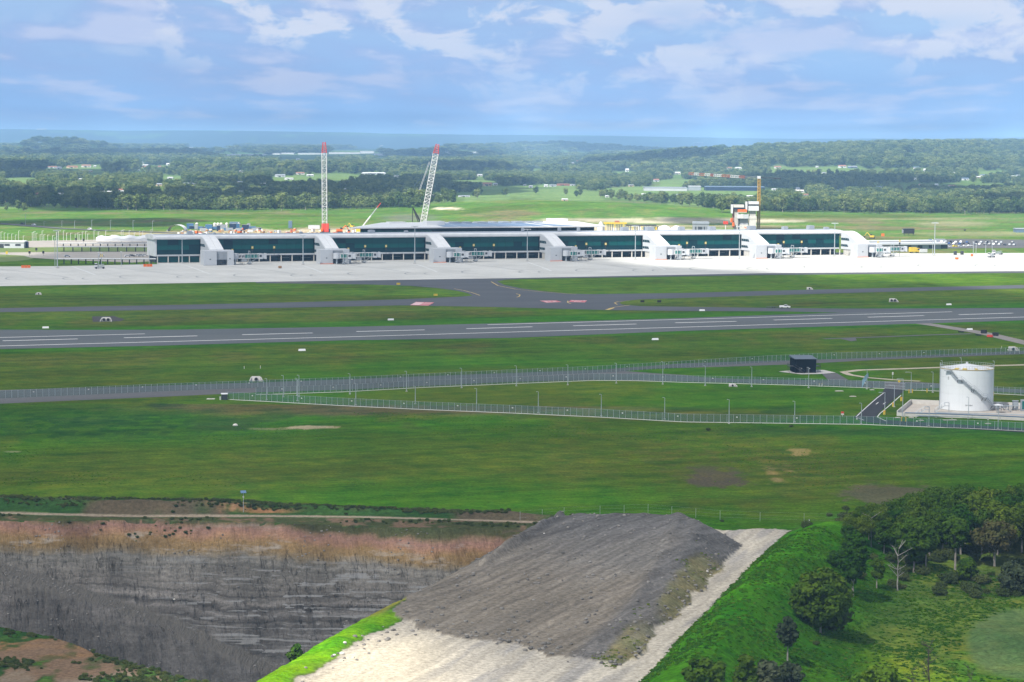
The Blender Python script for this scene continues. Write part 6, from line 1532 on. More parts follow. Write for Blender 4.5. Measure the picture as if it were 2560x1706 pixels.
for i, (z_, t_) in enumerate(zip(polz, polt)):
    px_ = z_/5.8825; g = G(px_, 603); h = max(2, (603-(560+t_/5.8825))/6000*g.y)
    r = empty('street_light', g, 0, 'thin pale street light in the forecourt left of the terminal, %s from the left' % ordw(i+1), 'street light', 'thin street lights left of the terminal')
    MB().tube((0,0,0),(0,0,h),.16,5).obj('pole', M['white'], r); MB().box(-.2,1.4,-.12,.12,h,h+.15).obj('lamp_arm', M['white'], r)
for i, (a, b_, c) in enumerate([(154.7,568,553),(186.5,572,553),(229.5,574,551),(276,576,551),(332.7,578,552),(381.6,580,553),(110,566,555),(64,563,535)]):
    g = G(a, b_); h = (b_-c)/6000*g.y
    r = empty('street_light', g, 0, 'thin street light along the far road, %s from the left' % ordw([3,4,5,6,7,8,2,1][i]), 'street light', 'street lights along the far road'); MB().tube((0,0,0),(0,0,h),.16,5).obj('pole', M['galv'], r); MB().box(-.2,1.4,-.12,.12,h,h+.15).obj('lamp_arm', M['galv'], r)
def small_board(px, py, label, c='black', w=.7, h=1.8):
    r = empty('display_board', G(px, py), 0, label, 'board'); MB().tube((0,0,0),(0,0,1.5),.1,5).obj('post', M['dark'], r); MB().box(-w,w,-.2,0,1.5,1.5+h).obj('board', M[c], r)
for i, (a, b_) in enumerate([(108.5,640),(190,606),(209,608),(91,632),(17,640),(74,640)]): small_board(a, b_, 'small dark board left of the terminal, %s of six from the left' % ordw([4,5,6,3,1,2][i]))
for i, (a, b_) in enumerate([(17,631),(74,629),(254,638),(373,628)]):
    small_board(a, b_+10, 'yellow stand board on the left apron edge, %s from the left' % ordw(i+1), 'yellow', .7, 1.8)
# ------------------------------------------------------------------ construction yard behind the pier
r = empty('fabric_shelter', G(440,579), 0, 'white arched fabric shelter in the construction yard', 'shelter')
s_ = G(440,579).y/6000; R_ = 22*s_; m = MB()
for k in range(10):
    a0 = math.pi*k/10; a1 = math.pi*(k+1)/10
    m.add([(R_*math.cos(a0),0,5.6*math.sin(a0)),(R_*math.cos(a1),0,5.6*math.sin(a1)),(R_*math.cos(a1)+1,12,5.6*math.sin(a1)),(R_*math.cos(a0)+1,12,5.6*math.sin(a0))], [(0,1,2,3)])
m.obj('fabric', M['white'], r)
for k in (0,1): MB().box((-R_,R_)[k]-.6,(-R_,R_)[k]+.6,0,12,0,1.2).obj('base_container', M['grey'], r)
for i, p_ in enumerate([492,537,545,553,567,597]):
    g = G(p_, 572); r = empty('silo', g, 0, 'beige round silo in the construction yard, %s from the left' % ordw(i+1), 'silo', 'beige silos in the construction yard')
    MB().tube((0,0,1.0),(0,0,4.6),1.45,12).obj('barrel', M['palecon'], r); MB().tube((0,0,4.6),(0,0,5.3),1.45,12,.4).obj('lid', M['palecon'], r); MB().tube((0,0,0),(0,0,1.0),.6,8,1.2).obj('hopper', M['grey'], r)
def box_thing(px, py, w, h, col, label, name='container', cat='container', group=None, d=2.6):
    g = G(px, py); r = empty(name, g, random.uniform(-.15,.15), label, cat, group)
    MB().box(-w/2,w/2,-d/2,d/2,.1,h).obj('box', M[col], r); MB().box(-w/2-.05,w/2+.05,-d/2-.05,d/2+.05,h,h+.12).obj('lid', M['roofgrey'], r)
    return r
cc = ['blue','navy','grey','blue','roofgrey','navy','blue','grey']
for i in range(22):
    px_ = 474+i*8.2+random.uniform(-2,2); py_ = 576+random.uniform(-3.5,2.5)
    box_thing(px_, py_, random.choice([3,6,6]), random.choice([2.4,2.6,4.8]), cc[i%8], '%s site container behind the left of the pier, %s in the row' % ({'blue':'blue','navy':'navy','grey':'grey','roofgrey':'pale grey'}[cc[i%8]], ordw(i+1)), group='site containers in the construction yard')
box_thing(587, 571, 9, 5.6, 'bluegrey', 'tall blue-grey site office block among the containers')
box_thing(785, 573, 10, 3.4, 'white', 'long white site office with blue band left of the first crane', 'site_office', 'site office')
box_thing(726, 571, 3.2, 6.5, 'bluegrey', 'tall narrow blue stack left of the first crane')
ck = ['white','tan','palecon','white','palecon','orange','wood','tan','white','bluegrey','tan','white','palecon','concrete','wood','dullred']
cn = {}
for i in range(95):
    px_ = random.uniform(440, 905) if i < 80 else random.uniform(1500, 1830); py_ = random.uniform(579, 588) if i < 80 else random.uniform(577, 585); c = random.choice(ck); cn[c] = cn.get(c, 0)+1
    g = G(px_, py_); r = empty('material_stack', g, random.uniform(0,3), '%s material stack in the construction yard, %s of that colour' % ({'concrete':'grey','dullred':'faded red','palecon':'cream','bluegrey':'blue-grey','wood':'brown','tan':'tan'}.get(c, c), ordw(cn[c])), 'stack', 'stacks in the construction yard')
    w_ = random.uniform(1.2,4); h_ = random.uniform(.8,2.6)
    MB().box(-w_/2,w_/2,-1,1,.15,h_).obj('pile', M[c], r); MB().box(-w_/2+.2,w_/2-.3,-.8,.9,h_,h_+random.uniform(.2,.8)).obj('upper_layer', M[random.choice(ck)], r)
def digger(px, py, col, label, rz=0.3, s=1.0):
    r = empty('excavator', G(px, py), rz, label, 'excavator')
    for sy in (-1.2,1.2): MB().box(-2*s,2*s,sy*s-.35*s,sy*s+.35*s,0,.9*s).obj('track', M['black'], r)
    MB().box(-1.8*s,1.5*s,-1.4*s,1.4*s,1.0*s,2.4*s).obj('house', M[col], r); MB().box(.2*s,1.5*s,-1.4*s,-.3*s,2.4*s,3.4*s).obj('cab', M['dark'], r)
    a = MB(); a.tube((1.2*s,0,2*s),(3.8*s,0,4.6*s),.3*s,6); a.tube((3.8*s,0,4.6*s),(5.6*s,0,2*s),.25*s,6); ar = a.obj('arm', M[col], r); MB().box(5.2*s,6.2*s,-.6*s,.6*s,.9*s,2.0*s).obj('bucket', M['dark'], ar)
digger(849, 583, 'orange', 'big orange excavator between the first crane and the hall roof', .3, 1.4); digger(881, 571, 'yellow', 'yellow excavator on the dirt right of the first crane', 2.5); digger(2180, 597, 'yellow', 'yellow digger with round drum on the field right of the terminal', 2.8, 1.1)
digger(600, 585, 'orange', 'orange excavator behind the pier roof left of the first crane', 1.0)
# lattice boom cranes
def lattice_crane(foot, tip, w, label, wpx_red, base_h, bays=20):
    f = Vector(foot); t = Vector(tip); r = empty('crawler_crane', (f.x, f.y, 0), 0, label, 'crane')
    d = t-f; split = f+d*(1-wpx_red); side = (1,0,0)
    m = MB(); m.truss(f, split, w, w*.9, bays, .30, side=side, cr=.16); m.obj('boom', M['white'], r, True)
    m = MB()
    dn = d.normalized(); aa = Vector(side); aa = (aa-dn*aa.dot(dn)).normalized(); bb = dn.cross(aa)
    cs = [(-w/2,-w*.45),(w/2,-w*.45),(w/2,w*.45),(-w/2,w*.45)]
    for c in cs: m.tube(split+aa*c[0]+bb*c[1], t+aa*c[0]*.55+bb*c[1]*.55, .22, 4)
    for k in range(5):
        p = split.lerp(t, k/5.); q = split.lerp(t, (k+1)/5.); s0 = 1-.45*k/5; s1 = 1-.45*(k+1)/5
        for j in range(4):
            c0 = cs[j]; c1 = cs[(j+1)%4]; m.tube(p+(aa*c0[0]+bb*c0[1])*s0, q+(aa*c1[0]+bb*c1[1])*s1, .18, 3, caps=False)
    m.obj('boom_head', M['red'], r, True)
    mb = MB(); mb.box(f.x-4, f.x+4, f.y-3, f.y-1.6, 0, 1.8); mb.box(f.x-4, f.x+4, f.y+1.6, f.y+3, 0, 1.8); mb.obj('track', M['dark'], r, True)
    mb = MB(); mb.box(f.x-2.6, f.x+3.4, f.y-2, f.y+2, 1.9, base_h); mb.obj('machinery_house', M['red'], r, True)
    mb = MB(); mb.box(f.x-3.2, f.x-1.4, f.y-3.2, f.y-1.2, 2.6, 4.9); mb.obj('cab', M['orange'], r, True)
    mb = MB(); mb.box(f.x+2.4, f.x+4.4, f.y-1.8, f.y+1.8, 1.9, 4.6); mb.obj('counterweight', M['navy'], r, True)
    return r
c0 = G(812, 586); yc1 = c0.y
foot = at(812, 574, yc1); tip = at(810.5, 356, yc1)
r1 = lattice_crane(foot, tip, 11.5/6000*yc1, 'tall vertical crawler crane with white lattice boom and red head, left one', .125, 9)
c2 = G(1055, 585); foot = at(1058, 557, c2.y); tip = at(1094, 361, c2.y); 
r2 = lattice_crane(foot, tip, 13/6000*c2.y, 'crawler crane with white lattice boom leaning right, red head, right one', .12, foot.z-1)
m = MB(); ap = at(1032, 520, c2.y)
for q in ((1031,556),(1046,556),(1050,556)): m.tube(ap, at(q[0], q[1], c2.y), .35, 5)
m.tube(at(1033,520,c2.y), at(1053,556,c2.y), .45, 5); m.tube(ap, at(1082,385,c2.y), .07, 3); m.obj('back_mast', M['black'], r2, True)
m = MB(); m.truss(at(1049,475,c2.y), at(1074,405,c2.y), .9, .9, 12, .1, cr=.06); m.obj('suspended_jib', M['whitewall'], r2, True)
m = MB(); m.tube(at(1074,405,c2.y), at(1090,372,c2.y), .12, 4); m.tube(at(1049,475,c2.y), at(1058,557,c2.y), .05, 3); m.obj('pendant', M['dark'], r2, True)
# telescopic crane
g = G(905, 584); r = empty('mobile_crane', g, 0, 'small mobile crane with slim white telescopic jib beside the hall roof', 'crane')
f_ = at(906, 567, g.y)-Vector(g); t_ = at(952, 508, g.y)-Vector(g)
MB().tube(f_, f_.lerp(t_,.45), .55, 6).obj('jib_base', M['white'], r); MB().tube(f_.lerp(t_,.45), f_.lerp(t_,.8), .4, 6).obj('jib_middle', M['galv'], r); MB().tube(f_.lerp(t_,.8), t_, .3, 6).obj('jib_tip', M['red'], r)
MB().box(-5,3,-1.4,1.4,.8,f_.z).obj('carrier', M['yellow'], r); [MB().tube((sx,sy-.3,.6),(sx,sy+.3,.6),.6,10).obj('wheel', M['black'], r) for sx in (-4,-1.5,2) for sy in (-1.2,1.2)]
g = onground(1020, 489); r = empty('distant_crane', g, 0, 'thin pale crane jib far behind the hall, left of the leaning crane', 'crane')
t_ = at(1049, 448, g.y)-Vector(g); MB().tube((0,0,2), t_, .7, 5, .3).obj('jib', M['bluegrey'], r); MB().box(-4,3,-1.5,1.5,0,3).obj('carrier', M['roofgrey'], r)
# site frame: yellow formwork on dark posts
Yf = G(1570, 586).y
r = empty('formwork_frame', (G(1576,586).x, Yf, 0), 0, 'yellow-topped formwork frame on dark posts behind the pier', 'scaffold')
def fx(px): return (px-1280)/6000*Yf-r.location.x
z0 = at(1576,577,Yf).z; z1 = at(1576,560.5,Yf).z
MB().box(fx(1508),fx(1565),0,10,z1,z1+1.2).obj('formwork_deck', M['yellow'], r); MB().box(fx(1565),fx(1640),2,12,z1-1.6,z1-.8).obj('slab_edge', M['dark'], r)
for k in range(24):
    x = fx(1512+k*5.6); MB().box(x,x+.5,0,.5,0,z1 if k < 10 else z1-1.6).obj('prop', M['dark' if k % 4 else 'yellow'], r)
MB().box(fx(1535),fx(1547),2,5,z1+1.2,z1+2.6).obj('power_pack', M['redroof'], r)
for i, (a, w_, c) in enumerate([(1600,10,'white'),(1614,8,'blue'),(1628,9,'white'),(1640,6,'yellow')]): box_thing(a, 582, w_*.33, 5, c, '%s wrapped load under the formwork, %s from the left' % (c, ordw(i+1)), 'wrapped_load', 'load')
# white wrapped mounds
def mound(px0, px1, pyb, pyt, label, mat='white', seed=1):
    g = G((px0+px1)/2, pyb); s = g.y/6000; W_ = (px1-px0)*s; H_ = (pyb-pyt)*s
    o = MB().blob((0,0,0), W_/2, 7, H_, 14, 10, .07, seed, True).obj('covered_mound', M[mat]); o.location = g; tag(o, label, 'mound')
    for p in o.data.polygons: p.use_smooth = True
mound(1640, 1682, 586, 564, 'white tarpaulin mound behind the pier, left one', seed=3); mound(1672, 1710, 586, 565, 'white tarpaulin mound behind the pier, right one', seed=5); mound(1492, 1512, 584, 555.5, 'small white dome left of the yellow formwork', seed=8)
shed(1733, 1772, 588, 556, 'grey louvred plant block behind the pier, left of the control tower', 'grey', 'roofgrey', 10, ground=False, nwin=5)
# control tower under construction
YT = G(1860, 586).y; r = empty('control_tower', (G(1862,586).x, YT, 0), 0, 'unfinished concrete control tower with white crown blocks and orange hoarding', 'tower')
def tb(name, p0, p1, ya, yb, t_, b_, mat):
    x0 = (p0-1280)/6000*YT-r.location.x; x1 = (p1-1280)/6000*YT-r.location.x; MB().box(x0,x1,ya,yb,at(1860,b_,YT).z if b_ < 585 else 0, at(1860,t_,YT).z).obj(name, M[mat], r)
tb('right_shaft', 1872.2,1887,0,6,527,586,'concrete'); tb('shaft_collar', 1869.4,1889,-.6,6.5,541,547.5,'palecon'); tb('lower_shaft', 1871,1888,-.3,6.2,547.6,586,'palecon')
tb('crown_block', 1868.2,1893.8,-2,8,504.3,510.8,'white'); tb('crown_gap', 1869,1893,-1.6,7.6,510.9,515,'dark'); tb('crown_block', 1868.2,1893.8,-2,8,515.1,527,'white'); tb('crown_fin', 1861.8,1865.5,-1,7,504.8,527,'white'); tb('crown_link', 1865.6,1868.1,0,7,503.5,533,'dark')
tb('left_shaft', 1834,1846,1,7,523,586,'concrete'); tb('left_crown', 1830.5,1857,-1.5,8,512.6,519.2,'palecon'); tb('left_crown_gap', 1830.5,1856,-1,7.6,519.3,522.9,'navy'); tb('left_fin', 1826,1829.5,-1,7,512.4,534,'white'); tb('left_stair_core', 1829.6,1833.9,1.5,6,519.3,570,'redroof')
tb('orange_hoarding', 1841.2,1864,-2.2,-.2,523.7,531,'orange'); tb('hoarding_rim', 1841,1864.2,-2.3,-2.21,530.6,531.5,'white'); tb('white_panel', 1841,1849,-1.2,2,535,546.7,'white'); tb('white_panel', 1849.3,1856,-1.4,2,535,546.7,'paint'); tb('white_panel', 1856.3,1869,-1.2,2,535,546.7,'whitewall')
tb('recess', 1846.8,1868.6,1.5,5,547,586,'grey'); tb('pink_wall', 1846.8,1868.5,-.6,1.4,562,586,'palecon'); tb('dark_slot', 1843.5,1846.7,.4,1.0,547,586,'dark')
m = MB()
for a, b_ in (((1829,546),(1829,556)),((1833,556),(1834,566))):
    m.tube(Vector(at(a[0],a[1],YT-1))-r.location, Vector(at(b_[0],b_[1],YT-1))-r.location, 1.1, 6)
m.tube(Vector(at(1861,568,YT-2))-r.location, Vector(at(1877,576,YT-2))-r.location, .35, 5); m.obj('orange_chute', M['orange'], r)
g = G(1814, 584); rr = empty('access_lift', g, 0, 'red work platform raised on a pale mast left of the control tower', 'lift'); MB().tube((0,0,0),(0,0,8),.5,6).obj('mast', M['palecon'], rr); MB().box(-2.2,2.0,-1,1,8,10.6).obj('basket', M['red'], rr)
# tower crane
YK = YT+8; r = empty('tower_crane', (at(1896,586,YK).x, YK, 0), 0, 'yellow tower crane with red and white jib behind the control tower', 'crane')
zt = at(1896,447,YK).z; m = MB(); m.truss((0,0,0),(0,0,zt), 6/6000*YK, None, 34, .3, side=(1,0,0), cr=.2); m.obj('mast', M['mustard'] if 'mustard' in M else M['yellow'], r)
MB().box(-1.6,1.2,-1.2,1.2,zt,zt+2.2).obj('slewing_cab', M['white'], r)
segs = [(1722,1735,'red'),(1735,1748,'white'),(1748,1762,'red'),(1762,1782-20+14,'white'),(1776,1784,'red'),(1784,1804,'white'),(1804,1826,'red'),(1826,1848,'white'),(1848,1863,'red')]
for a, b_, c in segs:
    ya = 434.5+(a-1722)*.062; yb = 434.5+(b_-1722)*.062
    m = MB(); m.truss(Vector(at(a,ya,YK))-r.location, Vector(at(b_,yb,YK))-r.location, 1.7, 1.9, max(2,int((b_-a)/5)), .13, side=(0,1,0), cr=.09); m.obj('jib_section', M['dullred' if c == 'red' else c], r)
m = MB(); m.tube(Vector(at(1863,441.5,YK))-r.location, (-1.4,0,zt+1.6), .12, 4); m.tube(Vector(at(1863,445,YK))-r.location, (-1.4,0,zt+.6), .12, 4); m.tube(Vector(at(1799,440,YK))-r.location, Vector(at(1799,466,YK))-r.location, .05, 3); m.obj('tie_bar', M['grey'], r)
m = MB(); m.tube((1.2,0,zt+.8), Vector(at(1953,446.6,YK))-r.location, .35, 5); m.tube(Vector(at(1935,446.4,YK))-r.location, Vector(at(1953,447,YK))-r.location, .6, 5); m.obj('counter_jib', M['dark'], r)
# black billboard-like box on stilts and far right shed
g = G(2272, 589); r = empty('field_screen', g, 0, 'black box-shaped equipment building on the field right of the terminal', 'building'); s_ = g.y/6000
MB().box(-13*s_,14*s_,0,6,1.5,16*s_).obj('wall', M['black'], r); MB().box(-13*s_,14*s_,-.2,6.2,16*s_,16.8*s_).obj('roof', M['dark'], r); MB().box(-15.5*s_,-13.1*s_,1,5,2,14*s_).obj('side_unit', M['grey'], r); [MB().box(x*s_-.2,x*s_+.2,.5,.9,0,1.5).obj('leg', M['dark'], r) for x in (-11,0,11)]
shed(2540, 2640, 582, 572.5, 'pale blue-grey low shed at the right edge on the field', 'bluegrey', 'roofgrey', 12, ground=False)
r = empty('orange_board', G(2207,592), 0, 'orange board standing in the field right of the terminal', 'board'); MB().box(-1.3,1.3,-.1,.1,.3,2.6).obj('board', M['orange'], r); MB().box(-.1,.1,-.1,.1,0,.3).obj('leg', M['dark'], r)
r = empty('car_park_sign', G(2325,606), 0, 'blue board at the rear left of the car park', 'board'); MB().box(-1.5,1.5,-.1,.1,.4,2.6).obj('board', M['blue'], r); MB().box(-.1,.1,-.1,.1,0,.4).obj('leg', M['dark'], r)
box_thing(2350, 606, 8, 2.6, 'roofgrey', 'pale site hut behind the car park, beside the blue board', 'site_hut', 'hut')
# ================================================================== TREES
def leaf_mat(name, c1, c2, rand=.25, scale=.35, tr=.22):
    m = D.materials.new(name); m.use_nodes = True
    nt, N, L = nodes_of(m); b = nt.nodes['Principled BSDF']; out = nt.nodes['Material Output']
    tc = N('ShaderNodeTexCoord'); n = N('ShaderNodeTexNoise'); n.inputs['Scale'].default_value = scale; n.inputs['Detail'].default_value = 3; L(tc.outputs['Object'], n.inputs[0])
    r = N('ShaderNodeMapRange'); L(n.outputs[0], r.inputs[0]); r.inputs[1].default_value = .35; r.inputs[2].default_value = .65
    mx = N('ShaderNodeMixRGB'); L(r.outputs[0], mx.inputs[0]); mx.inputs[1].default_value = (*c1,1); mx.inputs[2].default_value = (*c2,1)
    oi = N('ShaderNodeObjectInfo'); hs = N('ShaderNodeHueSaturation'); L(mx.outputs[0], hs.inputs['Color'])
    rr = N('ShaderNodeMapRange'); L(oi.outputs['Random'], rr.inputs[0]); rr.inputs[3].default_value = 1-rand; rr.inputs[4].default_value = 1+rand; L(rr.outputs[0], hs.inputs['Value'])
    rh = N('ShaderNodeMath'); rh.operation = 'MULTIPLY_ADD'; L(oi.outputs['Random'], rh.inputs[0]); rh.inputs[1].default_value = -.05; rh.inputs[2].default_value = .525; L(rh.outputs[0], hs.inputs['Hue'])
    L(hs.outputs[0], b.inputs['Base Color']); b.inputs['Roughness'].default_value = .8; b.inputs['Specular IOR Level'].default_value = .03
    t = N('ShaderNodeBsdfTranslucent'); L(hs.outputs[0], t.inputs[0]); ms = N('ShaderNodeMixShader'); ms.inputs[0].default_value = tr
    L(b.outputs[0], ms.inputs[1]); L(t.outputs[0], ms.inputs[2]); L(ms.outputs[0], out.inputs[0])
    return m
M['leafdark'] = leaf_mat('dark_gum_leaves', (.034,.085,.006), (.070,.130,.012))
M['leafmid'] = leaf_mat('olive_gum_leaves', (.048,.104,.008), (.092,.150,.016))
M['leafred'] = leaf_mat('bronze_gum_leaves', (.085,.080,.030), (.060,.075,.022))
M['leafbright'] = leaf_mat('bright_green_leaves', (.085,.190,.008), (.055,.135,.010))
M['leafscrub'] = leaf_mat('scrub_leaves', (.060,.085,.022), (.080,.105,.035))
M['leafgrey'] = leaf_mat('grey_green_leaves', (.070,.090,.050), (.055,.075,.035))
M['leaffar'] = leaf_mat('forest_canopy_leaves', (.120,.170,.050), (.165,.210,.075), .35, .12, .2)
M['leaffar2'] = leaf_mat('dark_forest_leaves', (.060,.105,.032), (.090,.140,.045), .3, .12, .2)
M['bark'] = noise_mat('pale_gum_bark', (.34,.31,.27), (.20,.17,.14), 1.5, .9)
M['barkdark'] = noise_mat('dark_bark', (.10,.08,.065), (.06,.05,.04), 1.5, .9)
M['deadwood'] = noise_mat('bleached_wood', (.33,.31,.28), (.22,.20,.18), 1.5, .9)
def quads_mesh(name, cen, nor, size, mat, rng, aspect=.6):
    n = len(cen)
    nor = nor/np.maximum(np.linalg.norm(nor, axis=1), 1e-6)[:, None]
    ref = rng.normal(size=(n, 3)); a = np.cross(nor, ref); a /= np.linalg.norm(a, axis=1)[:, None]; b = np.cross(nor, a)
    s = size[:, None]
    v = np.stack([cen-a*s-b*s*aspect, cen+a*s-b*s*aspect, cen+a*s+b*s*aspect, cen-a*s+b*s*aspect], 1).reshape(-1, 3)
    me = D.meshes.new(name); me.vertices.add(4*n); me.vertices.foreach_set('co', v.ravel())
    me.loops.add(4*n); me.loops.foreach_set('vertex_index', np.arange(4*n)); me.polygons.add(n)
    me.polygons.foreach_set('loop_start', np.arange(n)*4); me.polygons.foreach_set('loop_total', np.full(n, 4)); me.materials.append(mat); me.update(calc_edges=True)
    return me
def tree_meshes(seed, H, W, leaf, bark='bark', base=.28, nclump=42, nleaf=90, ls=.25, shape='round', lean=0.0, sparse=1.0, trunk_r=None, clump=.17):
    """trunk + limbs (one mesh) and a crown of leaf clumps (one mesh)"""
    rng = np.random.RandomState(seed); rn = random.Random(seed)
    tr = trunk_r or H*.017
    m = MB(); fork = Vector((lean*H*.3, 0, H*base)); m.tube((0,0,-.6), fork*.55, tr*1.25, 7, tr*1.0); m.tube(fork*.55, fork, tr, 7, tr*.8, caps=False)
    cs = []
    cz0 = H*base*.9; czh = H-cz0
    for i in range(nclump):
        for _ in range(30):
            q = rng.uniform(-1, 1, 3); rr = np.linalg.norm(q)
            if .45 < rr < 1: break
        zf = (q[2]+1)/2
        if shape == 'round': wf = 1.0*(1-max(0, .35-zf)*.9)
        elif shape == 'tall': wf = .9-.35*abs(zf-.45)
        elif shape == 'flat': wf = .5+.6*zf
        else: wf = 1
        cs.append((q[0]*W*.42*wf+lean*H*zf, q[1]*W*.42*wf, cz0+czh*(.06+.84*zf)*.97))
    # limbs
    nl = 7
    for i in range(nl):
        t = cs[rng.randint(len(cs))]; t = Vector(t); mid = fork.lerp(t, .5)+Vector((rn.uniform(-.4,.4), rn.uniform(-.4,.4), rn.uniform(.0,.6)))
        m.tube(fork, mid, tr*.62, 5, tr*.4, caps=False); m.tube(mid, t, tr*.4, 5, tr*.15, caps=False)
        for _ in range(2):
            u = Vector(cs[rng.randint(len(cs))]); m.tube(mid, mid.lerp(u, .7), tr*.25, 4, tr*.08, caps=False)
    tm = m.mesh('trunk', M[bark])
    C_ = []; N_ = []; S_ = []
    for c in cs:
        r_ = W*clump*rng.uniform(.75, 1.3); k = int(nleaf*sparse*rng.uniform(.7, 1.2))
        d = rng.normal(size=(k, 3)); d /= np.linalg.norm(d, axis=1)[:, None]; rad = rng.uniform(.55, 1.05, k)**.6
        p = d*rad[:, None]*np.array([r_, r_, r_*.72])+np.array(c)
        C_.append(p); nn = d*np.array([1,1,1.2])+np.array([0,0,.35])+rng.normal(size=(k,3))*.45; N_.append(nn); S_.append(rng.uniform(.7,1.35,k)*ls)
    C_ = np.concatenate(C_); N_ = np.concatenate(N_); S_ = np.concatenate(S_)
    cm = quads_mesh('crown', C_, N_, S_, M[leaf], rng)
    return tm, cm
def plant_tree(meshes, loc, label, group=None, rz=0, sc=1.0, name='gum_tree', cat='tree'):
    r = empty(name, loc, rz, label, cat, group); r.scale = (sc,)*3 if not hasattr(sc, '__len__') else sc
    mobj('trunk', meshes[0], r); mobj('crown', meshes[1], r)
    return r
def px_tree(px, pyb, pyt, wpx, leaf, label, seed, bark='bark', shape='round', group=None, name='gum_tree', z=None, **kw):
    g = onground(px, pyb); H = (pyb-pyt)/6000*g.y; W = wpx/6000*g.y
    return plant_tree(tree_meshes(seed, H, W, leaf, bark, shape=shape, **kw), g, label, group, rz=seed*.7, name=name)
Z3 = lambda x, y: (1700+x/2.736, 1140+y/2.736)
def z3(x, y): return Z3(x, y)
px_tree(2051, 1582, 1403, 160, 'leafdark', 'large round dark gum tree at the foot of the green berm', 1, nclump=130, nleaf=90, base=.10, clump=.13)
px_tree(*Z3(1180,960), Z3(0,450)[1], 76, 'leafdark', 'tall narrow gum with pale trunk right of the large round one', 2, shape='tall', nclump=95, nleaf=80, base=.14, clump=.20)
px_tree(*Z3(1345,905), Z3(0,655)[1], 36, 'leafmid', 'slender young gum between the tall narrow gum and the dead tree', 3, shape='tall', nclump=22, base=.25, clump=.24)
px_tree(*Z3(1600,785), Z3(0,385)[1], 108, 'leafmid', 'broad rounded gum in front of the wood, behind the dead white tree', 4, nclump=100, nleaf=80, base=.24, clump=.15)
px_tree(*Z3(1680,795), Z3(0,480)[1], 50, 'leafdark', 'thin-trunked gum right behind the broad rounded gum', 5, shape='tall', nclump=30, base=.42, clump=.2)
px_tree(*Z3(1882,765), Z3(0,350)[1], 62, 'leafmid', 'tall gum with straight pale trunk in the middle of the wood edge', 6, shape='tall', nclump=40, base=.38, clump=.19, trunk_r=.2)
px_tree(*Z3(2150,750), Z3(0,410)[1], 118, 'leafred', 'bronze-leaved gum with white forking trunk at the wood edge', 7, nclump=60, base=.34, sparse=.6, clump=.15, trunk_r=.24)
px_tree(*Z3(1965,850), Z3(0,690)[1], 48, 'leafdark', 'small dark pointed tree in front of the wood', 8, 'barkdark', 'tall', nclump=26, base=.1, clump=.26)
px_tree(*Z3(2310,915), Z3(0,675)[1], 96, 'leafgrey', 'blue-green bushy tree at the right edge of the paddock', 9, nclump=60, base=.05, clump=.19)
px_tree(*Z3(1055,760), Z3(0,640)[1], 30, 'leafdark', 'small dark tree left behind the tall narrow gum', 10, nclump=18, base=.1, clump=.26)
px_tree(*Z3(735,1400), Z3(0,1075)[1], 56, 'leafgrey', 'thin grey-green tree below the large round gum', 11, 'deadwood', 'tall', nclump=30, base=.3, sparse=.5, clump=.2)
px_tree(*Z3(160,1700), Z3(0,1370)[1], 130, 'leafdark', 'spreading dark acacia at the bottom edge, leftmost', 12, 'deadwood', 'flat', nclump=60, base=.3, clump=.13)
px_tree(*Z3(440,1680), Z3(0,1335)[1], 62, 'leafdark', 'narrow dark tree at the bottom edge, second from the left', 13, 'barkdark', 'tall', nclump=34, base=.2, clump=.2)
px_tree(*Z3(590,1690), Z3(0,1380)[1], 88, 'leafgrey', 'dark bushy tree at the bottom edge, third from the left', 14, 'barkdark', nclump=40, base=.2, clump=.16)
px_tree(*Z3(745,1690), Z3(0,1385)[1], 70, 'leafgrey', 'grey-green tree at the bottom edge below the thin grey one', 15, 'deadwood', nclump=34, base=.25, sparse=.6, clump=.18)
px_tree(*Z3(1370,1720), Z3(0,1355)[1], 100, 'leafbright', 'bright green rounded tree at the bottom edge of the paddock', 16, nclump=60, base=.12, clump=.16)
px_tree(*Z3(1215,1690), Z3(0,1460)[1], 56, 'leafbright', 'lower bright green tree left of the rounded one at the bottom', 17, nclump=34, base=.1, clump=.2)
px_tree(*Z3(1500,1700), Z3(0,1470)[1], 60, 'leafmid', 'green tree right of the rounded bright one at the bottom', 18, nclump=30, base=.15, clump=.18)
px_tree(738, 1643, 1577, 34, 'leafmid', 'small green tree growing on the edge of the quarry pit', 19, 'barkdark', 'tall', nclump=24, base=.08, clump=.26)
px_tree(817, 1572, 1538, 28, 'leafmid', 'small dark tree on the pit edge above the green verge', 20, 'barkdark', nclump=16, base=.05, clump=.28)
def dead_tree(px, pyb, pyt, label, seed, mat='deadwood', spread=.35, twigs=60):
    g = onground(px, pyb); H = (pyb-pyt)/6000*g.y; rn = random.Random(seed); m = MB(); t = MB()
    tops = []; cur = Vector((0,0,-.4)); r0 = H*.020
    for k in range(6):
        nx = Vector((rn.uniform(-.15,.15), rn.uniform(-.1,.1), H*(k+1)/6)); m.tube(cur, nx, r0*(1-k/7), 6, r0*(1-(k+1)/7), caps=False)
        if k > 0:
            for _ in range(3):
                a = rn.uniform(0, 6.28); e = nx+Vector((math.cos(a)*H*spread*rn.uniform(.3,1), math.sin(a)*H*spread*.7*rn.uniform(.3,1), H*.2*rn.uniform(.3,1.2)))
                t.tube(nx, e, r0*.4, 4, r0*.15, caps=False); tops.append((nx, e))
        cur = nx
    for _ in range(twigs):
        a, b_ = rn.choice(tops); p = a.lerp(b_, rn.uniform(.3,1)); t.tube(p, p+Vector((rn.uniform(-1,1), rn.uniform(-.7,.7), rn.uniform(.2,1.2)))*H*.09, r0*.12, 3, r0*.05, caps=False)
    r = empty('dead_tree', g, 0, label, 'tree'); m.obj('trunk', M[mat], r); t.obj('branches', M[mat], r)
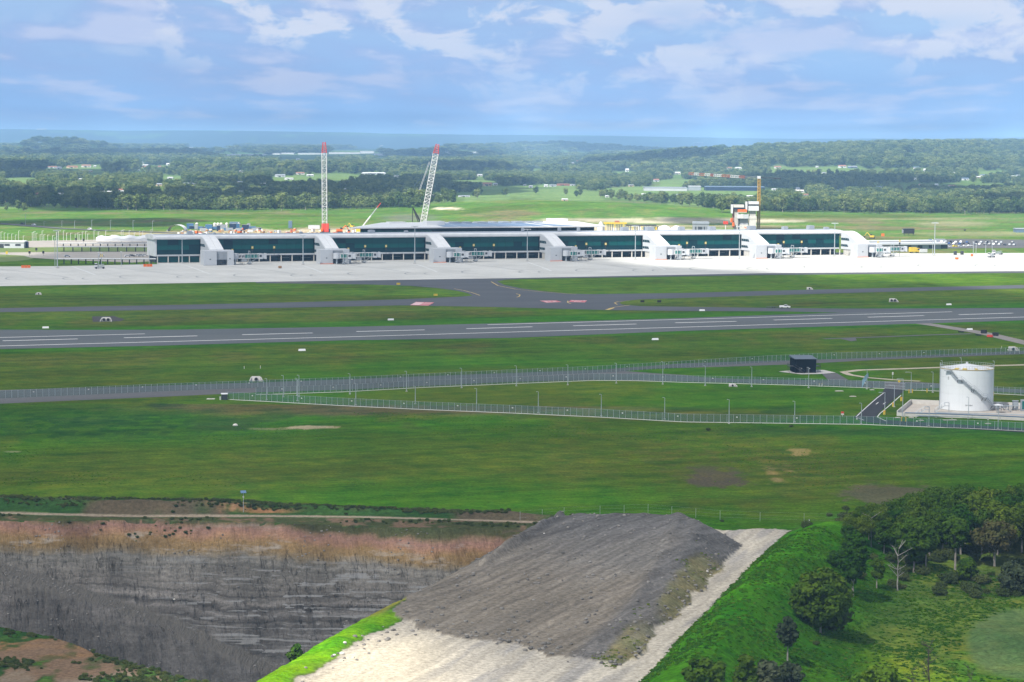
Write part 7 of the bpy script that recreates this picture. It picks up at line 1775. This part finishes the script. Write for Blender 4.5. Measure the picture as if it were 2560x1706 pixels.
dead_tree(*Z3(1490,908), Z3(0,615)[1], 'dead white leafless tree standing in front of the wood', 31)
dead_tree(*Z3(1310,620), Z3(0,420)[1], 'pale dead branching tree at the left end of the wood', 32)
dead_tree(*Z3(1700,1640), Z3(0,1290)[1], 'bare twiggy tree at the bottom edge right of the bright green tree', 33, 'barkdark', .22, 220)
dead_tree(*Z3(1990,1640), Z3(0,1440)[1], 'low bare shrub-like tree at the bottom right', 34, 'barkdark', .3, 160)
dead_tree(*Z3(1590,1650), Z3(0,1440)[1], 'small bare tree left of the twiggy one at the bottom', 35, 'barkdark', .3, 120)
# the dark wood, tree by tree
wood = [tree_meshes(50+i, 10, [7.5,6.5,8.5,7,6][i], ['leafdark','leafdark','leafmid','leafdark','leafmid'][i], shape=['round','tall','round','round','tall'][i], base=.25, nclump=46, nleaf=85, ls=.2, clump=.19) for i in range(5)]
def topline(px): return np.interp(px, [2110,2150,2190,2250,2320,2400,2470,2540,2700], [1300,1255,1240,1228,1206,1198,1200,1196,1196])
k = 0
for row, (yr, n) in enumerate([(1385,11),(1362,13),(1345,13),(1330,14)]):
    for i in range(n):
        px_ = 2118+row*8+(2600-2118)*(i+random.uniform(-.3,.3))/(n-1)
        if row == 0 and px_ < 2160: continue
        g = onground(px_, yr+random.uniform(-4,4)); tl = topline(px_)+[46,28,14,3][row]+random.uniform(-3,14)
        H = max(4.5, (P(g.x, g.y, g.z)[1]-tl)/6000*g.y); k += 1
        q = wood[random.randrange(5)]; s = H/10
        plant_tree(q, g, 'dark gum of the dense wood, %s row, %s from the left' % (ordw(row+1), ordw(i+1)), 'gums of the dense wood', random.uniform(0,6), (s*random.uniform(.85,1.1), s*random.uniform(.85,1.1), s))
# bushes
bushm = [tree_meshes(80+i, 1.6, 2.6, ['leafscrub','leafmid','leafscrub'][i], 'barkdark', base=.02, nclump=14, nleaf=60, ls=.13, clump=.25) for i in range(3)]
BSH = [(2016,1327,30,'dark round bush on the crest of the green berm',0),(432,1268,10,'small dark round shrub above the quarry at the left',0),(865,1283,9,'small dark shrub on the far rim above the quarry middle',0),(1430,1290,12,'dark shrub by the wire fence behind the spoil heap',0),(1461,1288,9,'smaller dark shrub by the wire fence, right of the first',0),(1805,1305,10,'dark upright shrub right of the spoil heap by the fence',0),
       (2040,1612,18,'small dark bush on the paddock below the large round gum',0),(2252,1435,34,'dark bush behind the dead white tree',0),(2070,1565,110,'dark undergrowth mound at the foot of the large round gum',0),(1771,1077,12,'lone dark shrub in the rough field behind the near fence',2),(1978,1068,10,'small dark shrub right of the lone shrub in the field',2),(2150,1446,30,'dark green bush left of the dead white tree',0)]
BUSHES = []
for i, (a, b_, w_, lb, kd) in enumerate(BSH):
    g = onground(a, b_); s = w_/6000*g.y/2.6; q = plant_tree(bushm[kd], g, lb, None, i, s, 'shrub', 'shrub')
    if i in (1, 8+1, 7): BUSHES.append(q)
# ------------------------------------------------------------------ tree belts beyond the airfield
def far_front(px):
    return np.interp(px, [-900,0,326,640,817,1048,1120,1200,1300,1450,1560,1700,1797,1920,2200,2560,3400], [516,516,528,528,525,522.6,516,497,492,494,504,516,527,532,535,537.6,539])
belt = [tree_meshes(120+i, 14+2*(i%3), 11+(i%2)*3, ['leaffar','leaffar2','leaffar'][i%3], 'bark', base=.12, nclump=24, nleaf=44, ls=.5, clump=.2, shape=['round','tall','flat'][i%3]) for i in range(6)]
bi = 0; proto = None; lcount = {}
def lbl_(a, b_, c):
    lcount[(a,b_,c)] = lcount.get((a,b_,c), 0)+1
    return '%s %s gum, %s row of the far belt, %s' % (ordw(lcount[(a,b_,c)]), a, b_, c)
for row in range(2):
    px_ = -50.
    while px_ < 2620 and bi < 228:
        py_ = far_front(px_)-row*2.6-random.uniform(0,1.4); py_ -= random.choice([0,0,1.5,3,4.5])*(1 if px_ > 1150 else .4)
        if 1130 < px_ < 1500 and vnoise(px_*.03, 1.5, 77) > .55: px_ += 14; continue
        g = onground(px_, py_); bi += 1
        left = px_ < 1150; q = belt[random.randrange(6)]
        s = random.uniform(.8,1.25)*(.75 if 1150 < px_ < 1700 else 1.05)
        part_ = 'left of the first crane' if px_ < 790 else 'between the two cranes' if px_ < 1060 else 'behind the green hill' if px_ < 1500 else 'left of the control tower' if px_ < 1840 else 'right of the control tower' if px_ < 2200 else 'toward the right edge'
        r = plant_tree(q, g, lbl_(['pale','dark','broad'][belt.index(q)%3], ['front','second'][row], part_), 'gums of the far tree belt '+part_, random.uniform(0,6), s)
        if proto is None: proto = {}
        proto.setdefault(belt.index(q), r)
        px_ += random.uniform(12,30)*(1.0 if row == 0 else 1.25)*(.8 if px_ > 1500 else 1)
for i, (a, b_, s) in enumerate([(16,527,.45),(46,528,.75),(60,528,.75),(1805,533,1.25),(1450,490,.7),(1340,486,.8)]):
    plant_tree(belt[[0,2,3,0,1,4][i]], onground(a, b_), ['low round tree alone on the far field at the left edge','left one of a pair of round trees on the far left field','right one of a pair of round trees on the far left field','big dark tree standing before the belt left of the control tower','lone tree among the far houses behind the hill','spreading tree left of the far houses'][i], None, 1.0, s)
# the mass of far forest: points with instances of the same crowns
HS = [(18,506,28,15,'tan','roofgrey','two-storey tan house at the far left edge of the dark trees'),(38,502,10,12,'tan','redroof','narrow tan house right behind the two-storey tan one'),(122,499,20,10,'whitewall','bluegrey','pale house with slanted roof in the dark left belt'),(150,497,16,14,'whitewall','white','upright white house right of the slanted-roof one'),
      (93,492,14,10,'redroof','redroof','brown-roofed house hidden in the left belt'),(255,484,12,6,'tan','white','small cream house among dark trees, left of a pair'),(274,484,14,6,'tan','white','small cream house among dark trees, right of a pair'),(306,482,8,5,'white','white','tiny white hut right of the cream pair'),
      (60,463,6,3,'white','white','tiny white hut on the pale left field'),(130,421,26,5,'white','redroof','long pale shed in a row on the far left'),(147,424,12,6,'white','white','white shed in the same far left row'),(180,421,28,6,'tan','redroof','red-roofed long shed in the far left row'),(215,419,24,7,'palecon','redroof','rightmost long shed in the far left row'),
      (237,418,6,4,'white','white','tiny white cube right of the far left row'),(346,428,6,3.5,'white','white','tiny white hut alone above the left trees'),(397,466,16,7,'tan','roofgrey','tan farmhouse among the left middle trees'),(425,448,14,5,'whitewall','white','greenish-white shed by the left middle field'),(470,462,26,4,'palecon','roofgrey','low grey shed left of the first crane'),
      (700,443,26,7,'whitewall','roofgrey','cluster house left of the first crane, leftmost'),(722,450,22,5,'white','white','cluster shed left of the first crane, nearest'),(750,437,22,6,'palecon','redroof','cluster house with reddish roof just left of the crane'),(775,441,18,5,'whitewall','white','pale shed just left of the first crane boom'),
      (934,437,60,6,'whitewall','white','long white farm shed right of the first crane'),(745,401,10,4,'white','white','small white shed above the middle fields'),(950,490,40,6,'whitewall','bluegrey','pale industrial roof behind the tree belt between the cranes'),(1085,492,60,5,'palecon','white','long pale factory roof right of the leaning crane foot'),(1160,493,30,4,'white','roofgrey','short white roof right of the factory'),
      (1218,466,24,9,'tan','redroof','brick farmhouse with terracotta roof right of the leaning crane'),(1238,464,12,6,'white','roofgrey','white shed beside the brick farmhouse'),(1365,468,10,6,'white','white','small white gabled house left of the long low houses'),(1382,467,18,5,'whitewall','roofgrey','grey low house in the middle field row'),(1408,465,32,5,'redroof','redroof','long brown-roofed house in the middle field row'),(1432,465,14,4,'white','roofgrey','pale end shed of the middle field row'),
      (1312,465,8,3,'white','white','tiny white hut left of the middle field row'),(1568,430,9,8,'white','white','small white cottage high in the trees, middle right'),(1641,455,14,7,'whitewall','redroof','gabled house among trees above the greenhouse'),(1578,467,14,5,'tan','roofgrey','grey-roofed house left of the greenhouse'),(1412,503,16,6,'tan','white','cream shed on the edge of the green hill'),
      (1518,494,10,5,'white','white','small white house in the row before the greenhouse, leftmost'),(1551,495,12,4,'tan','redroof','cream house in the row before the greenhouse, second'),(1573,494,14,5,'whitewall','redroof','brick house in the row before the greenhouse, third'),(1591,493,10,6,'whitewall','bluegrey','pale house in the row before the greenhouse, fourth'),(1609,488,10,4,'white','white','white shed at the right of that house row'),
      (1694,492,20,6,'palecon','roofgrey','dull pale building below the greenhouse'),(1760,491,8,4,'white','white','small white shed under the tower crane jib'),(1800,491,14,5,'white','white','white roof under the tower crane jib, middle'),(1876,494,18,5,'white','white','white roof left of the tower crane mast'),(1822,423,16,5,'white','redroof','pale house high on the right, leftmost'),(1846,423,16,5,'white','white','white house high on the right, second'),
      (1995,479,10,10,'white','roofgrey','white plant tower right of the crane mast'),(1999,482,24,7,'palecon','palecon','square beige building right of the crane mast'),(2043,417,6,4,'white','white','tiny white hut on the far right field'),(2106,418,20,7,'white','redroof','white barn on the far right field, left one'),(2132,419,24,6,'bluegrey','roofgrey','grey barn on the far right field, right one'),
      (2289,450,8,5,'white','white','small white hut in dark trees far right'),(2342,466,8,6,'white','white','small pale hut in the dark belt at the right'),(2446,446,12,5,'tan','white','cream house on the right among trees'),(2532,443,10,4,'white','white','white house near the right edge'),(2546,442,10,5,'white','roofgrey','grey-roofed house at the right edge'),(2312,429,5,7,'white','white','slim white tank-like hut far right'),(2385,435,6,4,'white','white','tiny white hut left of the cream right house'),(2100,478,24,3,'palecon','bluegrey','blue-roofed low shed at the dark right belt')]
hx_ = random.Random(99); EXTRA = []
for i_ in range(48):
    py_ = hx_.choice([hx_.uniform(395,430), hx_.uniform(430,470), hx_.uniform(470,500)]); px_ = hx_.uniform(20, 2540)
    if 1100 < px_ < 1560 and py_ > 480: continue
    EXTRA.append((px_, py_, hx_.uniform(8,18), hx_.uniform(4,6.5), hx_.choice(['white','whitewall','tan','palecon','white']), hx_.choice(['roofgrey','redroof','white','bluegrey'])))
EXTRA.sort()
for i_, e_ in enumerate(EXTRA): HS.append(e_+('small %s house lost among far trees, %s of these from the left' % ({'roofgrey':'grey-roofed','redroof':'red-roofed','white':'white-roofed','bluegrey':'blue-roofed'}[e_[5]], ordw(i_+1)),))
ROOFS = [(1664,478,60),(1840,477,80),(1737,477,20)]+[((a+b_)/2, y_, (b_-a)/2+3) for (a, b_, y_) in [(495,520,388.5),(522,548,389),(548,575,389),(576,612,388.5),(612,660,388),(470,512,371),(575,640,373),(153,200,362),(745,800,386),(802,812,386),(822,900,384),(900,935,383),(935,965,388),(975,1026,384),(1110,1150,384),(1147,1170,378),(1155,1200,383.5),(1220,1246,383),(1262,1280,383),(1284,1320,382),(1324,1345,379),(1330,1372,386),(1385,1420,384.5)]]
def forest(name, y0, y1, cell, sc, seed, label, keys, flat=1.0, cover=.5):
    rng = np.random.RandomState(seed)
    area = .5*.47*(y1**2-y0**2)+80*(y1-y0); n = int(area/(cell*cell))
    Y = np.sqrt(rng.uniform(y0**2, y1**2, n)); X = rng.uniform(-1, 1, n)*(.235*Y+30)
    Z = heights(X, Y); px, py = P(X, Y, Z)
    keep = np.ones(n, bool)
    keep &= (py < far_front(px)-3.0) | (Y > 3300)
    for cx, cy, rx, ry in OPEN+[(h[0], h[1]-1, h[2]*.7+3, 2.5) for h in HS]+[(h[0], h[1]-1, h[2], 1.6) for h in ROOFS]: keep &= open_mask(px, py, Y, cx, cy, rx, ry) < .5
    f = fbm(X*.0028, Y*.0012, 500+seed, 4); force = ((px > 1900) & (py > 482)) | ((px < 1130) & (py > 500)) | ((px > 1560) & (px < 1900) & (py > 505))
    keep &= (f < cover+.18*(rng.uniform(0,1,n)-.3)) | force
    X, Y, Z = X[keep], Y[keep], Z[keep]; n = len(X)
    me = D.meshes.new(name); me.vertices.add(n); me.vertices.foreach_set('co', np.stack([X, Y, Z-.5], 1).ravel())
    tone = fbm(X*.004, Y*.002, 700+seed, 3)
    a = me.attributes.new('size', 'FLOAT', 'POINT'); a.data.foreach_set('value', (sc*rng.uniform(.65, 1.3, n)).astype(np.float32))
    a = me.attributes.new('turn', 'FLOAT', 'POINT'); a.data.foreach_set('value', rng.uniform(0, 6.28, n).astype(np.float32))
    a = me.attributes.new('pick', 'INT', 'POINT'); a.data.foreach_set('value', np.clip((tone+rng.uniform(-.22,.22,n) > .5).astype(int)*3+rng.randint(0,3,n), 0, 5).astype(np.int32))
    o = D.objects.new(name, me); link(o); tag(o, label, 'forest', kind='stuff'); del o['category']
    ng = D.node_groups.new(name+'_nodes', 'GeometryNodeTree')
    ng.interface.new_socket('Geometry', in_out='INPUT', socket_type='NodeSocketGeometry'); ng.interface.new_socket('Geometry', in_out='OUTPUT', socket_type='NodeSocketGeometry')
    N = ng.nodes.new; L = ng.links.new; gi = N('NodeGroupInput'); go = N('NodeGroupOutput')
    j = N('GeometryNodeJoinGeometry')
    for k_ in reversed(keys):
        oi = N('GeometryNodeObjectInfo'); oi.inputs['As Instance'].default_value = True; oi.transform_space = 'ORIGINAL'; oi.inputs['Object'].default_value = [c for c in proto[k_].children if c.name.startswith('crown')][0]
        L(oi.outputs['Geometry'], j.inputs[0])
    ip = N('GeometryNodeInstanceOnPoints'); ip.inputs['Pick Instance'].default_value = True
    def attr(nm, dt):
        q = N('GeometryNodeInputNamedAttribute'); q.data_type = dt; q.inputs['Name'].default_value = nm; return q.outputs['Attribute']
    L(gi.outputs[0], ip.inputs['Points']); L(j.outputs[0], ip.inputs['Instance']); L(attr('pick','INT'), ip.inputs['Instance Index'])
    cx = N('ShaderNodeCombineXYZ'); L(attr('turn','FLOAT'), cx.inputs[2]); L(cx.outputs[0], ip.inputs['Rotation'])
    c2 = N('ShaderNodeCombineXYZ'); sa = attr('size','FLOAT'); L(sa, c2.inputs[0]); L(sa, c2.inputs[1]); mm = N('ShaderNodeMath'); mm.operation = 'MULTIPLY'; L(sa, mm.inputs[0]); mm.inputs[1].default_value = flat; L(mm.outputs[0], c2.inputs[2]); L(c2.outputs[0], ip.inputs['Scale'])
    L(ip.outputs[0], go.inputs[0])
    md = o.modifiers.new('instances', 'NODES'); md.node_group = ng
    return o
KEYS = sorted(proto.keys())
KEYS = (KEYS*6)[:6]
forest('near_forest', 2640, 5400, 10.0, .78, 1, 'mixed gum forest right behind the front tree belt', KEYS, cover=.535)
forest('middle_forest', 5400, 9500, 22, 1.75, 2, 'middle distance forest and paddocks', KEYS, .75, cover=.525)
forest('distant_forest', 9500, 19000, 55, 4.2, 3, 'distant forest fading into blue haze', KEYS, .42, cover=.55)
# ------------------------------------------------------------------ undergrowth near the quarry (stuff)
def scatter(name, pts, key_obj, label, smin_, smax_, seed):
    rng = np.random.RandomState(seed); n = len(pts); me = D.meshes.new(name); me.vertices.add(n); me.vertices.foreach_set('co', np.array(pts).ravel())
    a = me.attributes.new('size', 'FLOAT', 'POINT'); a.data.foreach_set('value', rng.uniform(smin_, smax_, n).astype(np.float32))
    a = me.attributes.new('turn', 'FLOAT', 'POINT'); a.data.foreach_set('value', rng.uniform(0, 6.28, n).astype(np.float32))
    o = D.objects.new(name, me); link(o); tag(o, label, kind='stuff')
    ng = D.node_groups.new(name+'_nodes', 'GeometryNodeTree'); ng.interface.new_socket('Geometry', in_out='INPUT', socket_type='NodeSocketGeometry'); ng.interface.new_socket('Geometry', in_out='OUTPUT', socket_type='NodeSocketGeometry')
    N = ng.nodes.new; L = ng.links.new; gi = N('NodeGroupInput'); go = N('NodeGroupOutput'); j = N('GeometryNodeJoinGeometry')
    for k_ in key_obj:
        oi = N('GeometryNodeObjectInfo'); oi.inputs['As Instance'].default_value = True; oi.transform_space = 'ORIGINAL'; oi.inputs['Object'].default_value = k_; L(oi.outputs['Geometry'], j.inputs[0])
    ip = N('GeometryNodeInstanceOnPoints'); ip.inputs['Pick Instance'].default_value = len(key_obj) > 1
    def attr(nm):
        q = N('GeometryNodeInputNamedAttribute'); q.data_type = 'FLOAT'; q.inputs['Name'].default_value = nm; return q.outputs['Attribute']
    L(gi.outputs[0], ip.inputs['Points']); L(j.outputs[0], ip.inputs['Instance']); cx = N('ShaderNodeCombineXYZ'); L(attr('turn'), cx.inputs[2]); L(cx.outputs[0], ip.inputs['Rotation']); L(attr('size'), ip.inputs['Scale'])
    L(ip.outputs[0], go.inputs[0]); md = o.modifiers.new('instances', 'NODES'); md.node_group = ng
    return o
crown_of = lambda r: [c for c in r.children if c.name.startswith('crown')][0]
bush_objs = [crown_of(q) for q in BUSHES]
rng = np.random.RandomState(5)
def sample(n, x0, x1, y0, y1, fn):
    X = rng.uniform(x0, x1, n); Y = rng.uniform(y0, y1, n); k = fn(X, Y) > rng.uniform(0, 1, n); X = X[k]; Y = Y[k]; Z = heights(X, Y); return np.stack([X, Y, Z], 1)
def d_strip(X, Y):
    d, s = linedist(X, Y, TRACK); d = d*s; n = fbm(X*.06, Y*.12, 900, 3); return (((d < -3.5) & (d > -13) & (X < 0))*sst(.40, .56, n+.16*sst(-20,-70,X))*.9 + ((d > 2.5) & (d < 8))*(X < 12)*.35*sst(.42, .62, fbm(X*.07, Y*.12, 903, 3)+.1*sst(-60,-10,X))*.8)
P1 = sample(16000, -135, 12, 488, 560, d_strip)
def d_bank(X, Y):
    d, s = linedist(X, Y, NEAR_RIM); ins = inpoly(X, Y, PIT); return (~ins)*(s > 0)*sst(.5, .66, fbm(X*.1, Y*.1, 910, 3)+.12*sst(5, 0, d))*.6
P2 = sample(14000, -110, -40, 345, 420, d_bank)
scatter('rim_scrub', np.concatenate([P1, P2]), bush_objs, 'low scrub along the quarry rim and on the bare bank', .08, .38, 7)
# tussocks: one real tuft on the paddock is the model for the rest
def tuft_mesh(name, n, mat, h, w, seed):
    rg = np.random.RandomState(seed); c = np.stack([rg.normal(0, w*.35, n), rg.normal(0, w*.35, n), rg.uniform(.15, .6, n)*h], 1); nn = rg.normal(size=(n,3))*np.array([1,1,.25])+np.array([0,0,.5]); return quads_mesh(name, c, nn, rg.uniform(.6,1.2,n)*h*.42, mat, rg, .5)
M['grassleaf'] = leaf_mat('long_grass', (.040,.150,.004), (.085,.180,.010), .3, .08, .4)
M['weed'] = leaf_mat('straw_weeds', (.15,.19,.028), (.10,.18,.014), .3, .08, .35)
o1 = D.objects.new('grass_tussock', tuft_mesh('grass_tussock', 16, M['grassleaf'], .5, 1.0, 3)); o1.location = onground(2180, 1560); link(o1); tag(o1, 'bright grass tuft on the paddock below the dead tree', kind='stuff')
o2 = D.objects.new('weed_tussock', tuft_mesh('weed_tussock', 16, M['weed'], .6, 1.0, 4)); o2.location = onground(2105, 1530); link(o2); tag(o2, 'straw-coloured weed tuft right of the large round gum', kind='stuff')
def d_green(X, Y):
    qx, qy = P(X, Y, X*0-4.5); lawn = sst(1.4, 1.0, ((qx-2570)/150)**2+((qy-1610)/85)**2)
    d, s = linedist(X, Y, BERM); s_ = -d*s; inh = inpoly(X, Y, HEAP); return (1-lawn)*(~inh)*(s_ > .5)*(Y < 470)*(.25+.9*sst(.4, .65, fbm(X*.12, Y*.12, 920, 3)))
P3 = sample(42000, 15, 115, 340, 480, d_green)
scatter('berm_grass', P3, [o1], 'lush long grass on the berm and paddock', .25, .62, 8)
def d_weed(X, Y):
    qx, qy = P(X, Y, X*0-4.5); lawn = sst(1.4, 1.0, ((qx-2570)/150)**2+((qy-1610)/85)**2)
    d, s = linedist(X, Y, BERM); s_ = -d*s; inh = inpoly(X, Y, HEAP); a = (~inh)*(s_ > 24)*(Y < 470)*sst(.54, .66, fbm(X*.07, Y*.07, 930, 3))*.35
    a = a+(~inh)*(s_ > 1)*(s_ < 24)*(Y < 470)*.10*sst(.45, .6, fbm(X*.2, Y*.2, 935, 3))
    dh, _ = linedist(X, Y, HEAP_R[1:]); b = inh*(dh < 6)*(Y < 455)*sst(.45, .6, fbm(X*.15, Y*.15, 83, 3)); return a*(1-lawn)+b*.5
scatter('straw_weeds', sample(22000, 5, 115, 345, 480, d_weed), [o2], 'straw-coloured weeds on the paddock and spoil heap foot', .15, .45, 9)
def d_field(X, Y): return ((Y > 548))*sst(.52, .7, fbm(X*.03, Y*.02, 940, 4))*.55
scatter('field_grass', sample(30000, -150, 150, 548, 700, d_field), [o2, o1] if False else [o1], 'darker grass clumps in the rough field', .15, .4, 10)
def d_wood(X, Y): return (X > G(2120,1350).x)*.8
scatter('wood_undergrowth', sample(260, 58, 125, 440, 520, d_wood), bush_objs, 'dark undergrowth beneath the dense wood', .5, 1.2, 11)
# ------------------------------------------------------------------ far buildings
HM = ['white','tan','whitewall','palecon','white']
def farm(px, pyb, wpx, hpx, label, wall='whitewall', roof='roofgrey', depth=9, nwin=2): return shed(px-wpx/2, px+wpx/2, pyb, pyb-hpx, label, wall, roof, depth, gable=1, name='house', cat='house', nwin=nwin, group='far houses among the trees')
hx_ = random.Random(99)
for a, b_, w_, h_, wl, rf, lb in HS: farm(a, b_, w_, h_, lb, wl, rf)
def longroof(px0, px1, pyb, pyt, label, wall='whitewall', roof='white', d=40): return shed(px0, px1, pyb, pyt, label, wall, roof, d, name='industrial_shed', cat='shed', nwin=0, door=False)
longroof(1611, 1718, 478, 469.5, 'long pale greenhouse roof on the far slope', 'whitewall', 'roofgrey'); longroof(1765, 1912, 477.5, 467.5, 'long dark blue-grey shed right of the greenhouse', 'navy', 'bluegrey'); longroof(1722, 1752, 477, 466, 'stepped plant block between greenhouse and dark shed', 'roofgrey', 'whitewall', 20)
for i, (a, b_, y_, h_) in enumerate([(495,520,388.5,2.6),(522,548,389,2),(548,575,389,2.4),(576,612,388.5,2.8),(612,660,388,2.2),(470,512,371,2.2),(575,640,373,2.4),(153,200,362,2.6),(210,226,361,2.2),(92,115,355,2),(745,800,386,2.6),(802,812,386,2.2),(822,900,384,3),(900,935,383,4.5),(935,965,388,3),(975,1026,384,6),(1110,1150,384,4),(1147,1170,378,5),(1155,1200,383.5,3.5),(1220,1246,383,4),(1262,1280,383,5),(1284,1320,382,4.5),(1324,1345,379,5),(1330,1372,386,3),(1385,1420,384.5,3),(1540,1560,384,3),(1600,1622,383,2.5),(660,700,386,2.5),(700,735,385.5,3)]):
    longroof(a, b_, y_+1, y_-h_, 'distant %s industrial roof near the horizon, %s from the left' % (['white','pale','low white'][i%3], ordw(sorted(range(29), key=lambda q: [495,522,548,576,612,470,575,153,210,92,745,802,822,900,935,975,1110,1147,1155,1220,1262,1284,1324,1330,1385,1540,1600,660,700][q]).index(i)+1)), 'white', 'white', 60)
g = onground(1746, 368); r = empty('hilltop_building', g, 0, 'blue-grey block building on the skyline of the right ridge', 'building'); s_ = g.y/6000; MB().box(-11*s_,12*s_,0,40,-10,9*s_).obj('wall', M['dark'], r); MB().box(-11.5*s_,12.5*s_,-1,41,9*s_,9.6*s_).obj('roof', M['grey'], r)
g = onground(950, 380); r = empty('radio_mast', g, 0, 'thin white mast on the horizon left of the leaning crane', 'mast'); s_ = g.y/6000; MB().tube((0,0,0),(0,0,14*s_),1.2,5).obj('shaft', M['white'], r); MB().box(-1,7*s_,-1,1,14*s_,14.8*s_).obj('arm', M['white'], r)
g = onground(1644, 368); r = plant_tree(belt[2], g, 'solitary umbrella-shaped tree on the skyline of the ridge', None, 0, 1.9)

# ------------------------------------------------------------------ loose rock on the spoil heap, the works area and the quarry benches
M['rockgrey'] = noise_mat('broken_shale', (.22,.205,.185), (.12,.112,.10), 2.5, .95, rand=.35)
rk = MB().blob((0,0,.12), .5, .38, .3, 7, 5, .22, 4).obj('boulder', M['rockgrey']); rk.location = onground(1250, 1604); tag(rk, 'grey boulder lying at the foot of the spoil heap', 'boulder')
def d_rub(X, Y):
    inh = heap_in(X, Y); dT, _ = linedist(X, Y, HEAP_TOE); dR, _ = linedist(X, Y, HEAP_R[1:]); dr, sr = linedist(X, Y, RIGHT_RIM); ins = inpoly(X, Y, PIT)
    n = fbm(X*.2, Y*.2, 960, 3)
    return inh*(.05+.6*np.exp(-(dT/4.)**2)+.35*np.exp(-(dR/3.)**2)*(n > .5))+(~inh)*(~ins)*(dT < 4)*.03+(~inh)*(~ins)*(dr > 4)*(dr < 10)*(Y < 440)*.18*(n > .45)*(sr < 0)
scatter('rubble', sample(16000, -42, 50, 345, 500, d_rub), [rk], 'loose rock and clods around the spoil heap', .15, .9, 12)
def d_pitrub(X, Y): return inpoly(X, Y, PIT)*.35*sst(.5, .62, fbm(X*.1, Y*.1, 970, 3))
scatter('quarry_debris', sample(8000, -130, 5, 440, 500, d_pitrub), [rk], 'fallen rock on the quarry benches', .12, .6, 13)
